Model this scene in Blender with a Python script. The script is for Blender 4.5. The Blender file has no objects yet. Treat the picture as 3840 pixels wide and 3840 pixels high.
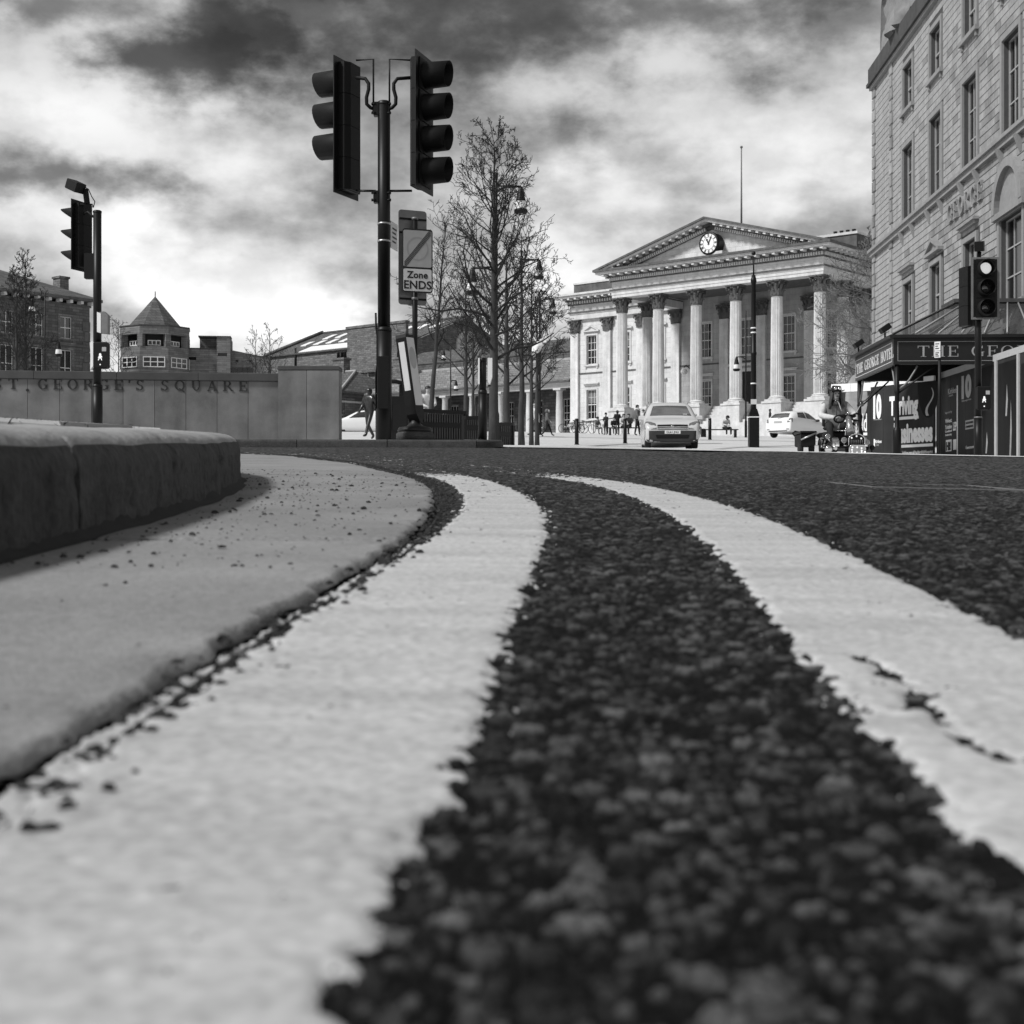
import bpy, bmesh, math, random
import numpy as np
from mathutils import Vector, Matrix, Euler

random.seed(7)
S = bpy.context.scene
COL = S.collection
PI = math.pi
R = math.radians

# ------------------------------------------------------------------ camera
F = 5400.0            # focal length in photograph pixels (3840 wide)
cd = bpy.data.cameras.new('camera')
cam = bpy.data.objects.new('camera', cd)
COL.objects.link(cam)
cd.sensor_fit = 'HORIZONTAL'
cd.sensor_width = 36.0
cd.lens = F / 3840.0 * 36.0
cd.shift_y = -20.0 / 3840.0
cd.clip_start = 0.02
cd.clip_end = 3000.0
cam.location = (0, 0, 0)
cam.rotation_euler = (R(90), 0, 0)
cd.dof.use_dof = True
cd.dof.focus_distance = 9.0
cd.dof.aperture_fstop = 19.0
S.camera = cam
S.render.resolution_x = 1024
S.render.resolution_y = 1024

# ------------------------------------------------------------------ sky and sun
SUN = Vector((-0.62, -0.34, 0.74)).normalized()      # direction towards the sun
w = bpy.data.worlds.new('World')
S.world = w
w.use_nodes = True
nt = w.node_tree
nt.nodes.clear()

def N(t, **k):
    n = nt.nodes.new(t)
    for a, b in k.items():
        setattr(n, a, b)
    return n

def L(a, b):
    nt.links.new(a, b)

def MA(op, a, b=None, c=None, clamp=False):
    n = N('ShaderNodeMath', operation=op)
    n.use_clamp = clamp
    for i, v in enumerate((a, b, c)):
        if v is None:
            continue
        if isinstance(v, (int, float)):
            n.inputs[i].default_value = v
        else:
            L(v, n.inputs[i])
    return n.outputs[0]

sky = N('ShaderNodeTexSky', sky_type='NISHITA')
sky.sun_disc = False
sky.sun_elevation = math.asin(SUN.z)
sky.sun_rotation = math.atan2(SUN.x, SUN.y)
bw = N('ShaderNodeRGBToBW')
L(sky.outputs[0], bw.inputs[0])
tc = N('ShaderNodeTexCoord')
DIR = tc.outputs['Generated']

def sky_noise(sx, sy, sz, ox, scale, detail, rough, dist):
    m = N('ShaderNodeMapping')
    m.inputs['Scale'].default_value = (sx, sy, sz)
    m.inputs['Location'].default_value = (ox, ox * .7, ox * 1.3)
    L(DIR, m.inputs[0])
    n = N('ShaderNodeTexNoise')
    n.inputs['Scale'].default_value = scale
    n.inputs['Detail'].default_value = detail
    n.inputs['Roughness'].default_value = rough
    n.inputs['Distortion'].default_value = dist
    L(m.outputs[0], n.inputs['Vector'])
    return n.outputs['Fac']

n_mid = sky_noise(1, 1, 1.9, 8.4, 5.6, 8, .53, .0)
n_puf = sky_noise(1, 1, 1.6, 5.2, 24.0, 6, .56, .0)
sp0 = N('ShaderNodeSeparateXYZ')
L(DIR, sp0.inputs[0])
AZ = MA('ARCTAN2', sp0.outputs[0], sp0.outputs[1])
EL = MA('ARCSINE', sp0.outputs[2])
def ramp(x, a, b):
    n = N('ShaderNodeMapRange', interpolation_type='SMOOTHSTEP')
    n.inputs[1].default_value = a; n.inputs[2].default_value = b
    L(x, n.inputs[0])
    return n.outputs[0]
WOB = MA('ADD', MA('MULTIPLY_ADD', n_mid, 2.4, -1.2), MA('MULTIPLY_ADD', n_puf, 1.8, -.9))     # ragged cloud edges
def blob_r2(u, v, ru, rv):
    da = MA('MULTIPLY_ADD', AZ, F / ru, -math.atan2(u - 1920, F) * F / ru)
    de = MA('MULTIPLY_ADD', EL, F / rv, -math.atan2(1900 - v, F) * F / rv)
    return MA('MULTIPLY_ADD', da, da, MA('MULTIPLY', de, de))
def lit_cloud(u, v, ru, rv):
    """soft lit billow towards column u, row v"""
    return MA('POWER', 2.718, MA('MULTIPLY', blob_r2(u, v, ru, rv), -1.0))
def dark_cloud(u, v, ru, rv):
    """ragged shaded cloud belly towards column u, row v"""
    return ramp(MA('SUBTRACT', 1.0, MA('ADD', MA('SQRT', blob_r2(u, v, ru, rv)), WOB)), -.35, .75)

# cloud deck: bright towards the horizon, with lit billows and darker bellies
elev = MA('MAXIMUM', sp0.outputs[2], 0.0)
hor = MA('POWER', 2.718, MA('MULTIPLY', elev, -4.0))
bil = MA('ADD', MA('MULTIPLY', ramp(n_mid, .38, .60), .68), MA('MULTIPLY', ramp(n_puf, .28, .72), .28))
lum = MA('MULTIPLY', MA('MULTIPLY_ADD', hor, .56, .17), MA('MULTIPLY_ADD', bil, 1.30, .34))
lit = None
for b in [(1180, 1220, 620, 120, .40), (500, 890, 190, 110, .28), (2130, 560, 190, 140, .30), (2980, 640, 380, 230, .12), (950, 600, 420, 200, .10), (230, 480, 330, 110, .18), (2450, 600, 260, 170, .05), (2200, 1150, 400, 160, .20)]:
    q = MA('MULTIPLY', lit_cloud(*b[:4]), b[4])
    lit = q if lit is None else MA('ADD', lit, q)
lum = MA('MULTIPLY_ADD', lit, MA('MULTIPLY_ADD', bil, .75, .12), lum)
dark = None
for b in [(640, 270, 430, 170, .86), (880, 140, 240, 130, .82), (200, 110, 460, 90, .66), (1140, 30, 200, 110, .6), (2350, -140, 1500, 380, .66), (3150, 100, 260, 160, .5), (150, 720, 470, 120, .74)]:
    q = MA('MULTIPLY', dark_cloud(*b[:4]), b[4])
    dark = q if dark is None else MA('MAXIMUM', dark, q)
lum = MA('MULTIPLY', lum, MA('SUBTRACT', 1.0, dark))
lum = MA('MINIMUM', MA('MAXIMUM', lum, .012), .97)
cover = MA('MULTIPLY', lum, 10.0)                               # background strength is 0.1
mixn = N('ShaderNodeMix', data_type='FLOAT')
mixn.inputs[0].default_value = .93
L(bw.outputs[0], mixn.inputs[2])
L(cover, mixn.inputs[3])
comb = N('ShaderNodeCombineColor')
for i in range(3):
    L(mixn.outputs[0], comb.inputs[i])
bg = N('ShaderNodeBackground')
bg.inputs['Strength'].default_value = .1
L(comb.outputs[0], bg.inputs['Color'])
wo = N('ShaderNodeOutputWorld')
L(bg.outputs[0], wo.inputs[0])

sl = bpy.data.lights.new('sun', 'SUN')
sun = bpy.data.objects.new('sun', sl)
COL.objects.link(sun)
sl.energy = 3.0
sl.angle = R(9)
sl.color = (1, 1, 1)
sun.rotation_euler = SUN.to_track_quat('Z', 'Y').to_euler()
sun.location = (-30, -10, 40)

vs = S.view_settings
vs.view_transform = 'Standard'
vs.look = 'None'
vs.exposure = 0.45
vs.gamma = 1.0
vs.use_curve_mapping = False

S.cycles.max_bounces = 5
S.cycles.diffuse_bounces = 2
S.cycles.glossy_bounces = 3
S.cycles.caustics_reflective = False
S.cycles.caustics_refractive = False
w.cycles.sampling_method = 'MANUAL'
w.cycles.sample_map_resolution = 512

# ------------------------------------------------------------------ materials
def mat(name, c, var=.25, scale=6.0, rough=.8, bump=0.0, bscale=None, metal=0.0, spec=.3, speck=0.0, sscale=200.0,
        rand=.0, detail=5, stretch=(1, 1, 1), emit=0.0, alpha=1.0, streak=0.0):
    """procedural grey material: noise tone, optional speckle, streak, per-object tone shift and relief"""
    m = bpy.data.materials.new(name)
    m.use_nodes = True
    t = m.node_tree
    p = t.nodes['Principled BSDF']
    def n(ty, **k):
        q = t.nodes.new(ty)
        for a, b in k.items():
            setattr(q, a, b)
        return q
    def ma(op, a, b):
        q = n('ShaderNodeMath', operation=op)
        for i, v in enumerate((a, b)):
            if isinstance(v, (int, float)):
                q.inputs[i].default_value = v
            else:
                t.links.new(v, q.inputs[i])
        return q.outputs[0]
    co = n('ShaderNodeTexCoord')
    mp = n('ShaderNodeMapping')
    mp.inputs['Scale'].default_value = stretch
    t.links.new(co.outputs['Object'], mp.inputs[0])
    no = n('ShaderNodeTexNoise')
    no.inputs['Scale'].default_value = scale
    no.inputs['Detail'].default_value = detail
    no.inputs['Roughness'].default_value = .6
    t.links.new(mp.outputs[0], no.inputs['Vector'])
    val = ma('ADD', 1.0, ma('MULTIPLY', ma('SUBTRACT', no.outputs['Fac'], .5), var * 3.0))
    if speck:
        s2 = n('ShaderNodeTexNoise')
        s2.inputs['Scale'].default_value = sscale
        s2.inputs['Detail'].default_value = 3
        t.links.new(co.outputs['Object'], s2.inputs['Vector'])
        val = ma('ADD', val, ma('MULTIPLY', ma('SUBTRACT', s2.outputs['Fac'], .5), speck * 3.0))
    if streak:
        m3 = n('ShaderNodeMapping')
        m3.inputs['Scale'].default_value = (1.0, 1.0, .06)
        t.links.new(co.outputs['Object'], m3.inputs[0])
        s3 = n('ShaderNodeTexNoise')
        s3.inputs['Scale'].default_value = 2.6
        s3.inputs['Detail'].default_value = 5
        t.links.new(m3.outputs[0], s3.inputs['Vector'])
        val = ma('ADD', val, ma('MULTIPLY', ma('SUBTRACT', s3.outputs['Fac'], .5), streak * 3.0))
    if rand:
        oi = n('ShaderNodeObjectInfo')
        val = ma('ADD', val, ma('MULTIPLY', ma('SUBTRACT', oi.outputs['Random'], .5), rand * 2))
    val = ma('MAXIMUM', val, .08)
    val = ma('MULTIPLY', val, c)
    val = ma('MINIMUM', val, .9)
    cc = n('ShaderNodeCombineColor')
    for i in range(3):
        t.links.new(val, cc.inputs[i])
    t.links.new(cc.outputs[0], p.inputs['Base Color'])
    p.inputs['Roughness'].default_value = rough
    p.inputs['Metallic'].default_value = metal
    p.inputs['Specular IOR Level'].default_value = spec
    if emit:
        p.inputs['Emission Color'].default_value = (1, 1, 1, 1)
        p.inputs['Emission Strength'].default_value = emit
    if alpha < 1:
        p.inputs['Alpha'].default_value = alpha
    if bump:
        b = n('ShaderNodeBump')
        b.inputs['Strength'].default_value = 1.0
        b.inputs['Distance'].default_value = bump
        n2 = n('ShaderNodeTexNoise')
        n2.inputs['Scale'].default_value = bscale or scale * 4
        n2.inputs['Detail'].default_value = 4
        t.links.new(mp.outputs[0], n2.inputs['Vector'])
        t.links.new(n2.outputs['Fac'], b.inputs['Height'])
        t.links.new(b.outputs[0], p.inputs['Normal'])
    return m

M = {}
M['black'] = mat('black_paint', .005, .2, 8, .45, spec=.25)
M['blackmatt'] = mat('black_plastic', .007, .25, 12, .6, bump=.0006, bscale=300, spec=.2)
M['iron'] = mat('cast_iron', .012, .3, 10, .5, bump=.001, bscale=60)
M['grey'] = mat('grey_metal', .18, .2, 8, .5, metal=.3)
M['alu'] = mat('bare_aluminium', .42, .15, 9, .35, metal=.8)
M['chrome'] = mat('chrome', .75, .05, 5, .08, metal=1.0)
M['white'] = mat('white_paint', .78, .08, 6, .5)
M['signwhite'] = mat('sign_white', .62, .10, 7, .45)
M['signgrey'] = mat('sign_grey', .38, .12, 9, .5)
M['glass'] = mat('window_glass', .018, .3, .8, .06, spec=.8)
M['carglass'] = mat('car_glass', .03, .2, 2, .03, spec=1.0)
M['lamp'] = mat('frosted_lamp', .72, .08, 6, .25)
M['lit'] = mat('lit_signal', .6, .3, 30, .3, emit=.40)
M['bark'] = mat('bark', .045, .45, 9, .9, bump=.006, bscale=40, stretch=(1, 1, .35))
M['twig'] = mat('twig_bark', .022, .35, 7, .85)
M['palebark'] = mat('pale_twig_bark', .16, .35, 5, .85)
M['slate'] = mat('slate_roof', .085, .25, 3, .7, rand=.2, speck=.12, sscale=14)
M['bronze'] = mat('dark_bronze', .06, .5, 7, .32, metal=.8)
M['skin'] = mat('skin', .38, .08, 10, .55)
M['hair'] = mat('dark_hair', .022, .4, 40, .5)
M['hairpale'] = mat('pale_hair', .35, .3, 40, .6)
M['tyre'] = mat('tyre_rubber', .018, .2, 30, .8)
M['letter'] = mat('dark_letter', .02, .3, 20, .6)

# ------------------------------------------------------------------ mesh helpers
class MB:
    """collects shapes into one mesh"""
    def __init__(s):
        s.v = []; s.f = []; s.mi = []; s.m = 0; s.sm = []
    def add(s, vs_, fs_, smooth=False):
        o = len(s.v)
        s.v.extend([tuple(q) for q in vs_])
        for f in fs_:
            s.f.append(tuple(i + o for i in f)); s.mi.append(s.m); s.sm.append(smooth)
        return s
    def box(s, x0, x1, y0, y1, z0, z1, T=None, bev=0.0):
        if bev:
            b = bev
            pts = []
            for z, k in ((z0, b), (z0 + b, 0), (z1 - b, 0), (z1, b)):
                pts += [(x0 + k, y0 + k, z), (x1 - k, y0 + k, z), (x1 - k, y1 - k, z), (x0 + k, y1 - k, z)]
            fs = [(3, 2, 1, 0), (12, 13, 14, 15)]
            for j in range(3):
                for i in range(4):
                    a = j * 4 + i; c = j * 4 + (i + 1) % 4
                    fs.append((a, c, c + 4, a + 4))
        else:
            pts = [(x0, y0, z0), (x1, y0, z0), (x1, y1, z0), (x0, y1, z0), (x0, y0, z1), (x1, y0, z1), (x1, y1, z1), (x0, y1, z1)]
            fs = [(3, 2, 1, 0), (4, 5, 6, 7), (0, 1, 5, 4), (1, 2, 6, 5), (2, 3, 7, 6), (3, 0, 4, 7)]
        if T is not None:
            pts = [T @ Vector(p) for p in pts]
        return s.add(pts, fs)
    def tube(s, path, rad, n=8, caps=True, T=None, smooth=True, sx=1.0, roll=0.0):
        path = [Vector(p) for p in path]
        if isinstance(rad, (int, float)):
            rad = [rad] * len(path)
        up = Vector((0, 0, 1))
        pts = []
        prev = None
        for i, p in enumerate(path):
            a = path[max(i - 1, 0)]; b = path[min(i + 1, len(path) - 1)]
            d = (b - a)
            if d.length < 1e-9:
                d = Vector((0, 0, 1))
            d.normalize()
            if prev is None:
                x = d.cross(up)
                if x.length < 1e-3:
                    x = Vector((1, 0, 0))
            else:
                x = prev - d * prev.dot(d)
                if x.length < 1e-6:
                    x = d.cross(up)
            x.normalize(); prev = x
            y = d.cross(x)
            for k in range(n):
                t = 2 * PI * k / n + roll
                pts.append(p + (x * math.cos(t) * sx + y * math.sin(t)) * rad[i])
        fs = []
        for i in range(len(path) - 1):
            for k in range(n):
                fs.append((i * n + k, i * n + (k + 1) % n, (i + 1) * n + (k + 1) % n, (i + 1) * n + k))
        if T is not None:
            pts = [T @ p for p in pts]
        s.add(pts, fs, smooth)
        if caps:
            o = len(s.v) - len(pts)
            s.f.append(tuple(o + k for k in range(n))[::-1]); s.mi.append(s.m); s.sm.append(False)
            s.f.append(tuple(o + (len(path) - 1) * n + k for k in range(n))); s.mi.append(s.m); s.sm.append(False)
        return s
    def lathe(s, prof, n=16, c=(0, 0, 0), T=None, smooth=True, caps=True, ang=2 * PI, a0=0.0):
        pts = []
        full = abs(ang - 2 * PI) < 1e-6
        m = n if full else n + 1
        for r, z in prof:
            for k in range(m):
                t = a0 + ang * k / n
                pts.append(Vector((c[0] + r * math.cos(t), c[1] + r * math.sin(t), c[2] + z)))
        fs = []
        for i in range(len(prof) - 1):
            for k in range(n):
                k2 = (k + 1) % m
                fs.append((i * m + k, i * m + k2, (i + 1) * m + k2, (i + 1) * m + k))
        if caps and full:
            fs.append(tuple(range(m))[::-1])
            fs.append(tuple((len(prof) - 1) * m + k for k in range(m)))
        if T is not None:
            pts = [T @ p for p in pts]
        s.add(pts, fs[:len(fs) - (2 if caps and full else 0)], smooth)
        if caps and full:
            o = len(s.v) - len(pts)
            for f in fs[-2:]:
                s.f.append(tuple(o + i for i in f)); s.mi.append(s.m); s.sm.append(False)
        return s
    def prism(s, poly, d0, d1, plane='xz', T=None):
        """polygon (ccw seen from -y for xz) extruded from d0 to d1 along the missing axis"""
        n = len(poly)
        def mk(a, b, d):
            if plane == 'xz': return (a, d, b)
            if plane == 'yz': return (d, a, b)
            return (a, b, d)
        pts = [mk(a, b, d0) for a, b in poly] + [mk(a, b, d1) for a, b in poly]
        fs = [tuple(range(n)), tuple(range(2 * n - 1, n - 1, -1))]
        for i in range(n):
            j = (i + 1) % n
            fs.append((j, i, n + i, n + j))
        if T is not None:
            pts = [T @ Vector(p) for p in pts]
        return s.add(pts, fs)
    def ball(s, c, r, nu=10, nv=7, T=None, sx=1, sy=1, sz=1):
        prof = []
        pts = [Vector((0, 0, -1))]
        for j in range(1, nv):
            a = -PI / 2 + PI * j / nv
            for i in range(nu):
                t = 2 * PI * i / nu
                pts.append(Vector((math.cos(a) * math.cos(t), math.cos(a) * math.sin(t), math.sin(a))))
        pts.append(Vector((0, 0, 1)))
        fs = []
        for i in range(nu):
            fs.append((0, 1 + (i + 1) % nu, 1 + i))
            fs.append((len(pts) - 1, len(pts) - 1 - nu + i, len(pts) - 1 - nu + (i + 1) % nu))
        for j in range(nv - 2):
            for i in range(nu):
                a = 1 + j * nu + i; b = 1 + j * nu + (i + 1) % nu
                fs.append((a, b, b + nu, a + nu))
        pts = [Vector((c[0] + p.x * r * sx, c[1] + p.y * r * sy, c[2] + p.z * r * sz)) for p in pts]
        if T is not None:
            pts = [T @ p for p in pts]
        return s.add(pts, fs, True)
    def mesh(s, name):
        me = bpy.data.meshes.new(name)
        me.from_pydata(s.v, [], s.f)
        return me
    def build(s, name, m, parent=None, fix=True):
        me = s.mesh(name)
        ms = m if isinstance(m, (list, tuple)) else [m]
        for q in ms:
            me.materials.append(M[q] if isinstance(q, str) else q)
        if len(ms) > 1:
            me.polygons.foreach_set('material_index', s.mi)
        me.polygons.foreach_set('use_smooth', s.sm)
        if fix:
            bm = bmesh.new(); bm.from_mesh(me)
            bmesh.ops.recalc_face_normals(bm, faces=bm.faces)
            bm.to_mesh(me); bm.free()
        me.update()
        return link(name, me, parent)

def link(name, me, parent=None):
    o = bpy.data.objects.new(name, me)
    COL.objects.link(o)
    if parent is not None:
        o.parent = parent
    return o

def tag(o, label, cat=None, group=None, kind=None):
    if label: o['label'] = label
    if cat: o['category'] = cat
    if group: o['group'] = group
    if kind: o['kind'] = kind
    return o

def thing(name, label, cat, loc=(0, 0, 0), rz=0.0, group=None):
    o = bpy.data.objects.new(name, None)
    o.empty_display_size = .2
    COL.objects.link(o)
    o.location = loc
    o.rotation_euler = (0, 0, rz)
    return tag(o, label, cat, group)

def structure(o):
    o['kind'] = 'structure'
    return o

def copy_tree(o, parent=None):
    c = o.copy(); COL.objects.link(c)
    if parent is not None:
        c.parent = parent
    for ch in list(o.children):
        copy_tree(ch, c)
    return c

def px(u, d):
    """lateral position of a bearing given in photograph columns, at distance d"""
    return (u - 1920.0) / F * d

def pz(v, d):
    return (1900.0 - v) / F * d

def smooth(a, b, x):
    t = max(0.0, min(1.0, (x - a) / (b - a)))
    return t * t * (3 - 2 * t)

def text_mesh(s, size=1.0, bold=0.0, ext=.01, sx=1.0, align='LEFT', spacing=1.0):
    c = bpy.data.curves.new('text', 'FONT')
    c.body = s; c.size = size; c.offset = bold; c.extrude = ext; c.resolution_u = 3
    c.align_x = align; c.space_character = spacing
    o = bpy.data.objects.new('text', c)
    COL.objects.link(o)
    dg = bpy.context.evaluated_depsgraph_get()
    me = bpy.data.meshes.new_from_object(o.evaluated_get(dg))
    bpy.data.objects.remove(o); bpy.data.curves.remove(c)
    if sx != 1.0:
        for v in me.vertices:
            v.co.x *= sx
    return me

RX = Matrix.Rotation(R(90), 4, 'X')
def put_text(name, s, m, parent, x, y, z, size, bold=0.0, ext=.006, sx=1.0, align='LEFT', spacing=1.0, rz=0.0):
    """text standing upright on a face that looks along local -y"""
    me = text_mesh(s, size, bold, ext, sx, align, spacing)
    me.materials.clear(); me.materials.append(M[m])
    o = link(name, me, parent)
    o.matrix_local = Matrix.Translation((x, y, z)) @ Matrix.Rotation(rz, 4, 'Z') @ RX
    return o

# a small serif alphabet: strokes (x0,z0,x1,z1,width) and arcs (cx,cz,rx,rz,a0,a1,thin,thick) in a 1-high cell
SERIF = {
    'T': (.82, [(.41, 0, .41, 1, .17), (.02, .97, .80, .97, .07), (.22, .02, .60, .02, .05), (.04, .78, .04, 1, .05), (.78, .78, .78, 1, .05)], []),
    'H': (.95, [(.2, 0, .2, 1, .17), (.75, 0, .75, 1, .17), (.2, .5, .75, .5, .06), (.03, .02, .37, .02, .05), (.58, .02, .92, .02, .05), (.03, .98, .37, .98, .05), (.58, .98, .92, .98, .05)], []),
    'E': (.80, [(.2, 0, .2, 1, .17), (.04, .03, .74, .03, .06), (.04, .97, .72, .97, .06), (.2, .5, .55, .5, .06), (.73, .0, .73, .28, .05), (.71, .75, .71, 1, .05), (.55, .37, .55, .63, .05)], []),
    'G': (.95, [(.78, .05, .78, .42, .15), (.58, .42, .93, .42, .05), (.78, .74, .78, 1, .05)], [(.48, .5, .43, .5, 40, 330, .05, .17)]),
    'O': (.98, [], [(.49, .5, .45, .5, 0, 360, .05, .17)]),
    'Q': (.98, [(.45, .2, .9, -.16, .1)], [(.49, .5, .45, .5, 0, 360, .05, .17)]),
    'R': (.92, [(.2, 0, .2, 1, .17), (.03, .02, .37, .02, .05), (.03, .98, .45, .98, .05), (.2, .50, .45, .50, .05), (.45, .52, .82, .02, .15), (.72, .02, .95, .02, .05)], [(.45, .75, .28, .25, -90, 90, .05, .15)]),
    'S': (.72, [(.64, .75, .64, 1, .05), (.07, 0, .07, .25, .05)], [(.36, .74, .27, .26, 30, 270, .06, .14), (.36, .26, .29, .26, -150, 90, .06, .14)]),
    'U': (.92, [(.2, .3, .2, 1, .17), (.74, .3, .74, 1, .07), (.03, .98, .37, .98, .05), (.60, .98, .90, .98, .05)], [(.47, .32, .27, .32, 180, 360, .05, .12)]),
    'A': (.92, [(.14, 0, .46, 1, .06), (.46, 1, .78, 0, .17), (.25, .33, .66, .33, .05), (.02, .02, .28, .02, .05), (.6, .02, .94, .02, .05)], []),
    'L': (.78, [(.2, 0, .2, 1, .17), (.03, .98, .37, .98, .05), (.04, .03, .72, .03, .06), (.71, 0, .71, .3, .05)], []),
    "'": (.3, [(.15, .7, .15, .98, .12)], []),
    ' ': (.55, [], []), '.': (.3, [(.15, 0, .15, .1, .12)], []),
}
def serif_letters(s, h, gap, m, parent, x, y, z, depth=.02, xs=1.0, T=None, name='letter', heavy=1.0):
    """raised serif capitals, one object per letter, on a face that looks along local -y"""
    cx = x
    for ch in s:
        wd, st, ar = SERIF[ch]
        if st or ar:
            b = MB()
            k = 0
            for (x0, z0, x1, z1, wth) in st:
                d = Vector((x1 - x0, z1 - z0)); d.normalize()
                n_ = Vector((-d.y, d.x)) * wth * .5 * heavy
                poly = [(x0 - n_.x, z0 - n_.y), (x1 - n_.x, z1 - n_.y), (x1 + n_.x, z1 + n_.y), (x0 + n_.x, z0 + n_.y)]
                e = .0008 * k; k += 1
                b.prism([(cx + p * h * xs, z + q * h) for p, q in poly], y - depth - e, y + .001 + e)
            for (ax, az, rx, rz, a0, a1, thin, thick) in ar:
                n = max(8, int(abs(a1 - a0) / 15))
                P = []
                for i in range(n + 1):
                    t = R(a0 + (a1 - a0) * i / n)
                    th = (thin + (thick - thin) * abs(math.cos(t))) * heavy
                    P.append(((ax + (rx) * math.cos(t), az + rz * math.sin(t)), (ax + (rx - th) * math.cos(t), az + (rz - th * .8) * math.sin(t))))
                for i in range(n):
                    (a, bb), (c, d_) = P[i], P[i + 1]
                    e = .0004 * (i % 2)
                    b.prism([(cx + p * h * xs, z + q * h) for p, q in (a, c, d_, bb)], y - depth - e, y + .001)
            b.build(name, m, parent)
        cx += (wd + gap) * h * xs
    return cx

# ------------------------------------------------------------------ ground height
PY = [-60, 0, 16, 20, 25, 31, 40, 46, 50, 56, 66, 80, 125, 145, 200, 400, 1500]
PZ = [-2.6, -.095, .649, .835, 1.06, 1.30, 1.62, 1.86, 2.06, 2.5, 3.25, 4.08, 6.45, 7.2, 8.4, 9.0, 9.0]
_m = np.gradient(np.array(PZ), np.array(PY))
def Hy(y):
    """smooth (Hermite) profile of the square along the view"""
    y = np.asarray(y, dtype=float)
    i = np.clip(np.searchsorted(PY, y) - 1, 0, len(PY) - 2)
    PYa = np.array(PY, float); PZa = np.array(PZ)
    h = PYa[i + 1] - PYa[i]
    t = np.clip((y - PYa[i]) / h, 0, 1)
    s_ = np.diff(PZa) / np.diff(PYa)
    mm = np.zeros(len(PYa))
    mm[1:-1] = np.minimum(s_[:-1], s_[1:]) * .5 + np.maximum(s_[:-1], s_[1:]) * .5
    mm[0] = s_[0]; mm[-1] = 0
    mm[1] = s_[1]; mm[2] = .0465
    a = PZa[i]; b = PZa[i + 1]
    t2 = t * t; t3 = t2 * t
    return (2 * t3 - 3 * t2 + 1) * a + (t3 - 2 * t2 + t) * h * mm[i] + (-2 * t3 + 3 * t2) * b + (t3 - t2) * h * mm[i + 1]
def Hn(x, y):
    x = np.asarray(x, float)
    d = .5 * (x + np.sqrt(x * x + 1.0)) - .5
    d = 16 * np.tanh(d / 16)
    return Hy(y) - .025 * d
def H(x, y):
    return float(Hn(x, y))

# ------------------------------------------------------------------ ground: road
def hash2(i, j, k):
    h = (i.astype(np.int64) * 374761393 + j.astype(np.int64) * 668265263 + k * 1274126177) & 0xffffffff
    h = ((h ^ (h >> 13)) * 1274126177) & 0xffffffff
    h = h ^ (h >> 16)
    return (h & 0xffffff) / float(0x1000000)

def stones(x, y, cell, seed, tone=False):
    """angular packed chippings of size cell: flat worn tops, steep edges"""
    gx = np.floor(x / cell); gy = np.floor(y / cell)
    f1 = np.full(x.shape, 9.0); f2 = np.full(x.shape, 9.0); val = np.zeros(x.shape)
    for di in (-1, 0, 1):
        for dj in (-1, 0, 1):
            i = gx + di; j = gy + dj
            fx = (i + .08 + .84 * hash2(i, j, seed)) * cell
            fy = (j + .08 + .84 * hash2(i, j, seed + 1)) * cell
            d = np.hypot(x - fx, y - fy) / cell
            m = d < f1
            f2 = np.where(m, f1, np.minimum(f2, d))
            f1 = np.where(m, d, f1)
            val = np.where(m, hash2(i, j, seed + 2), val)
    e = np.clip((f2 - f1) / .38, 0, 1)
    if tone:
        return val, e
    return e ** .6 * (.25 + .75 * val)

def vnoise(x, y, cell, seed):
    gx = np.floor(x / cell); gy = np.floor(y / cell)
    tx = x / cell - gx; ty = y / cell - gy
    tx = tx * tx * (3 - 2 * tx); ty = ty * ty * (3 - 2 * ty)
    a = hash2(gx, gy, seed); b = hash2(gx + 1, gy, seed); c = hash2(gx, gy + 1, seed); d = hash2(gx + 1, gy + 1, seed)
    return (a * (1 - tx) + b * tx) * (1 - ty) + (c * (1 - tx) + d * tx) * ty

def asphalt_h(x, y):
    s1 = stones(x, y, .0046, 11)
    s2 = stones(x, y, .0098, 31)
    far = np.clip(np.hypot(x, y) / 3 - .5, 0, 1) * np.clip((x - .2) / .9, 0, 1)
    return (s1 * .0018 + s2 * s2 * .0024 - .0024) + (vnoise(x, y, .05, 5) - .5) * .0016 + (vnoise(x, y, .5, 6) - .5) * .012 * far + (vnoise(x, y * .6, 1.9, 7) - .5) * .035 * far

def grid_mesh(name, V, rows, cols, m, close=False, smooth_=True):
    me = bpy.data.meshes.new(name)
    me.vertices.add(rows * cols)
    me.vertices.foreach_set('co', V.reshape(-1).astype(np.float32))
    cc = cols if close else cols - 1
    r = np.arange(rows - 1)[:, None]; c = np.arange(cc)[None, :]
    c2 = (c + 1) % cols
    q = np.stack([r * cols + c, r * cols + c2, (r + 1) * cols + c2, (r + 1) * cols + c], -1).reshape(-1, 4)
    n = len(q)
    me.loops.add(n * 4); me.polygons.add(n)
    me.loops.foreach_set('vertex_index', q.reshape(-1).astype(np.int32))
    me.polygons.foreach_set('loop_start', (np.arange(n) * 4).astype(np.int32))
    me.polygons.foreach_set('use_smooth', np.full(n, smooth_))
    me.update(calc_edges=True)
    me.materials.append(M[m])
    return me

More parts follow.
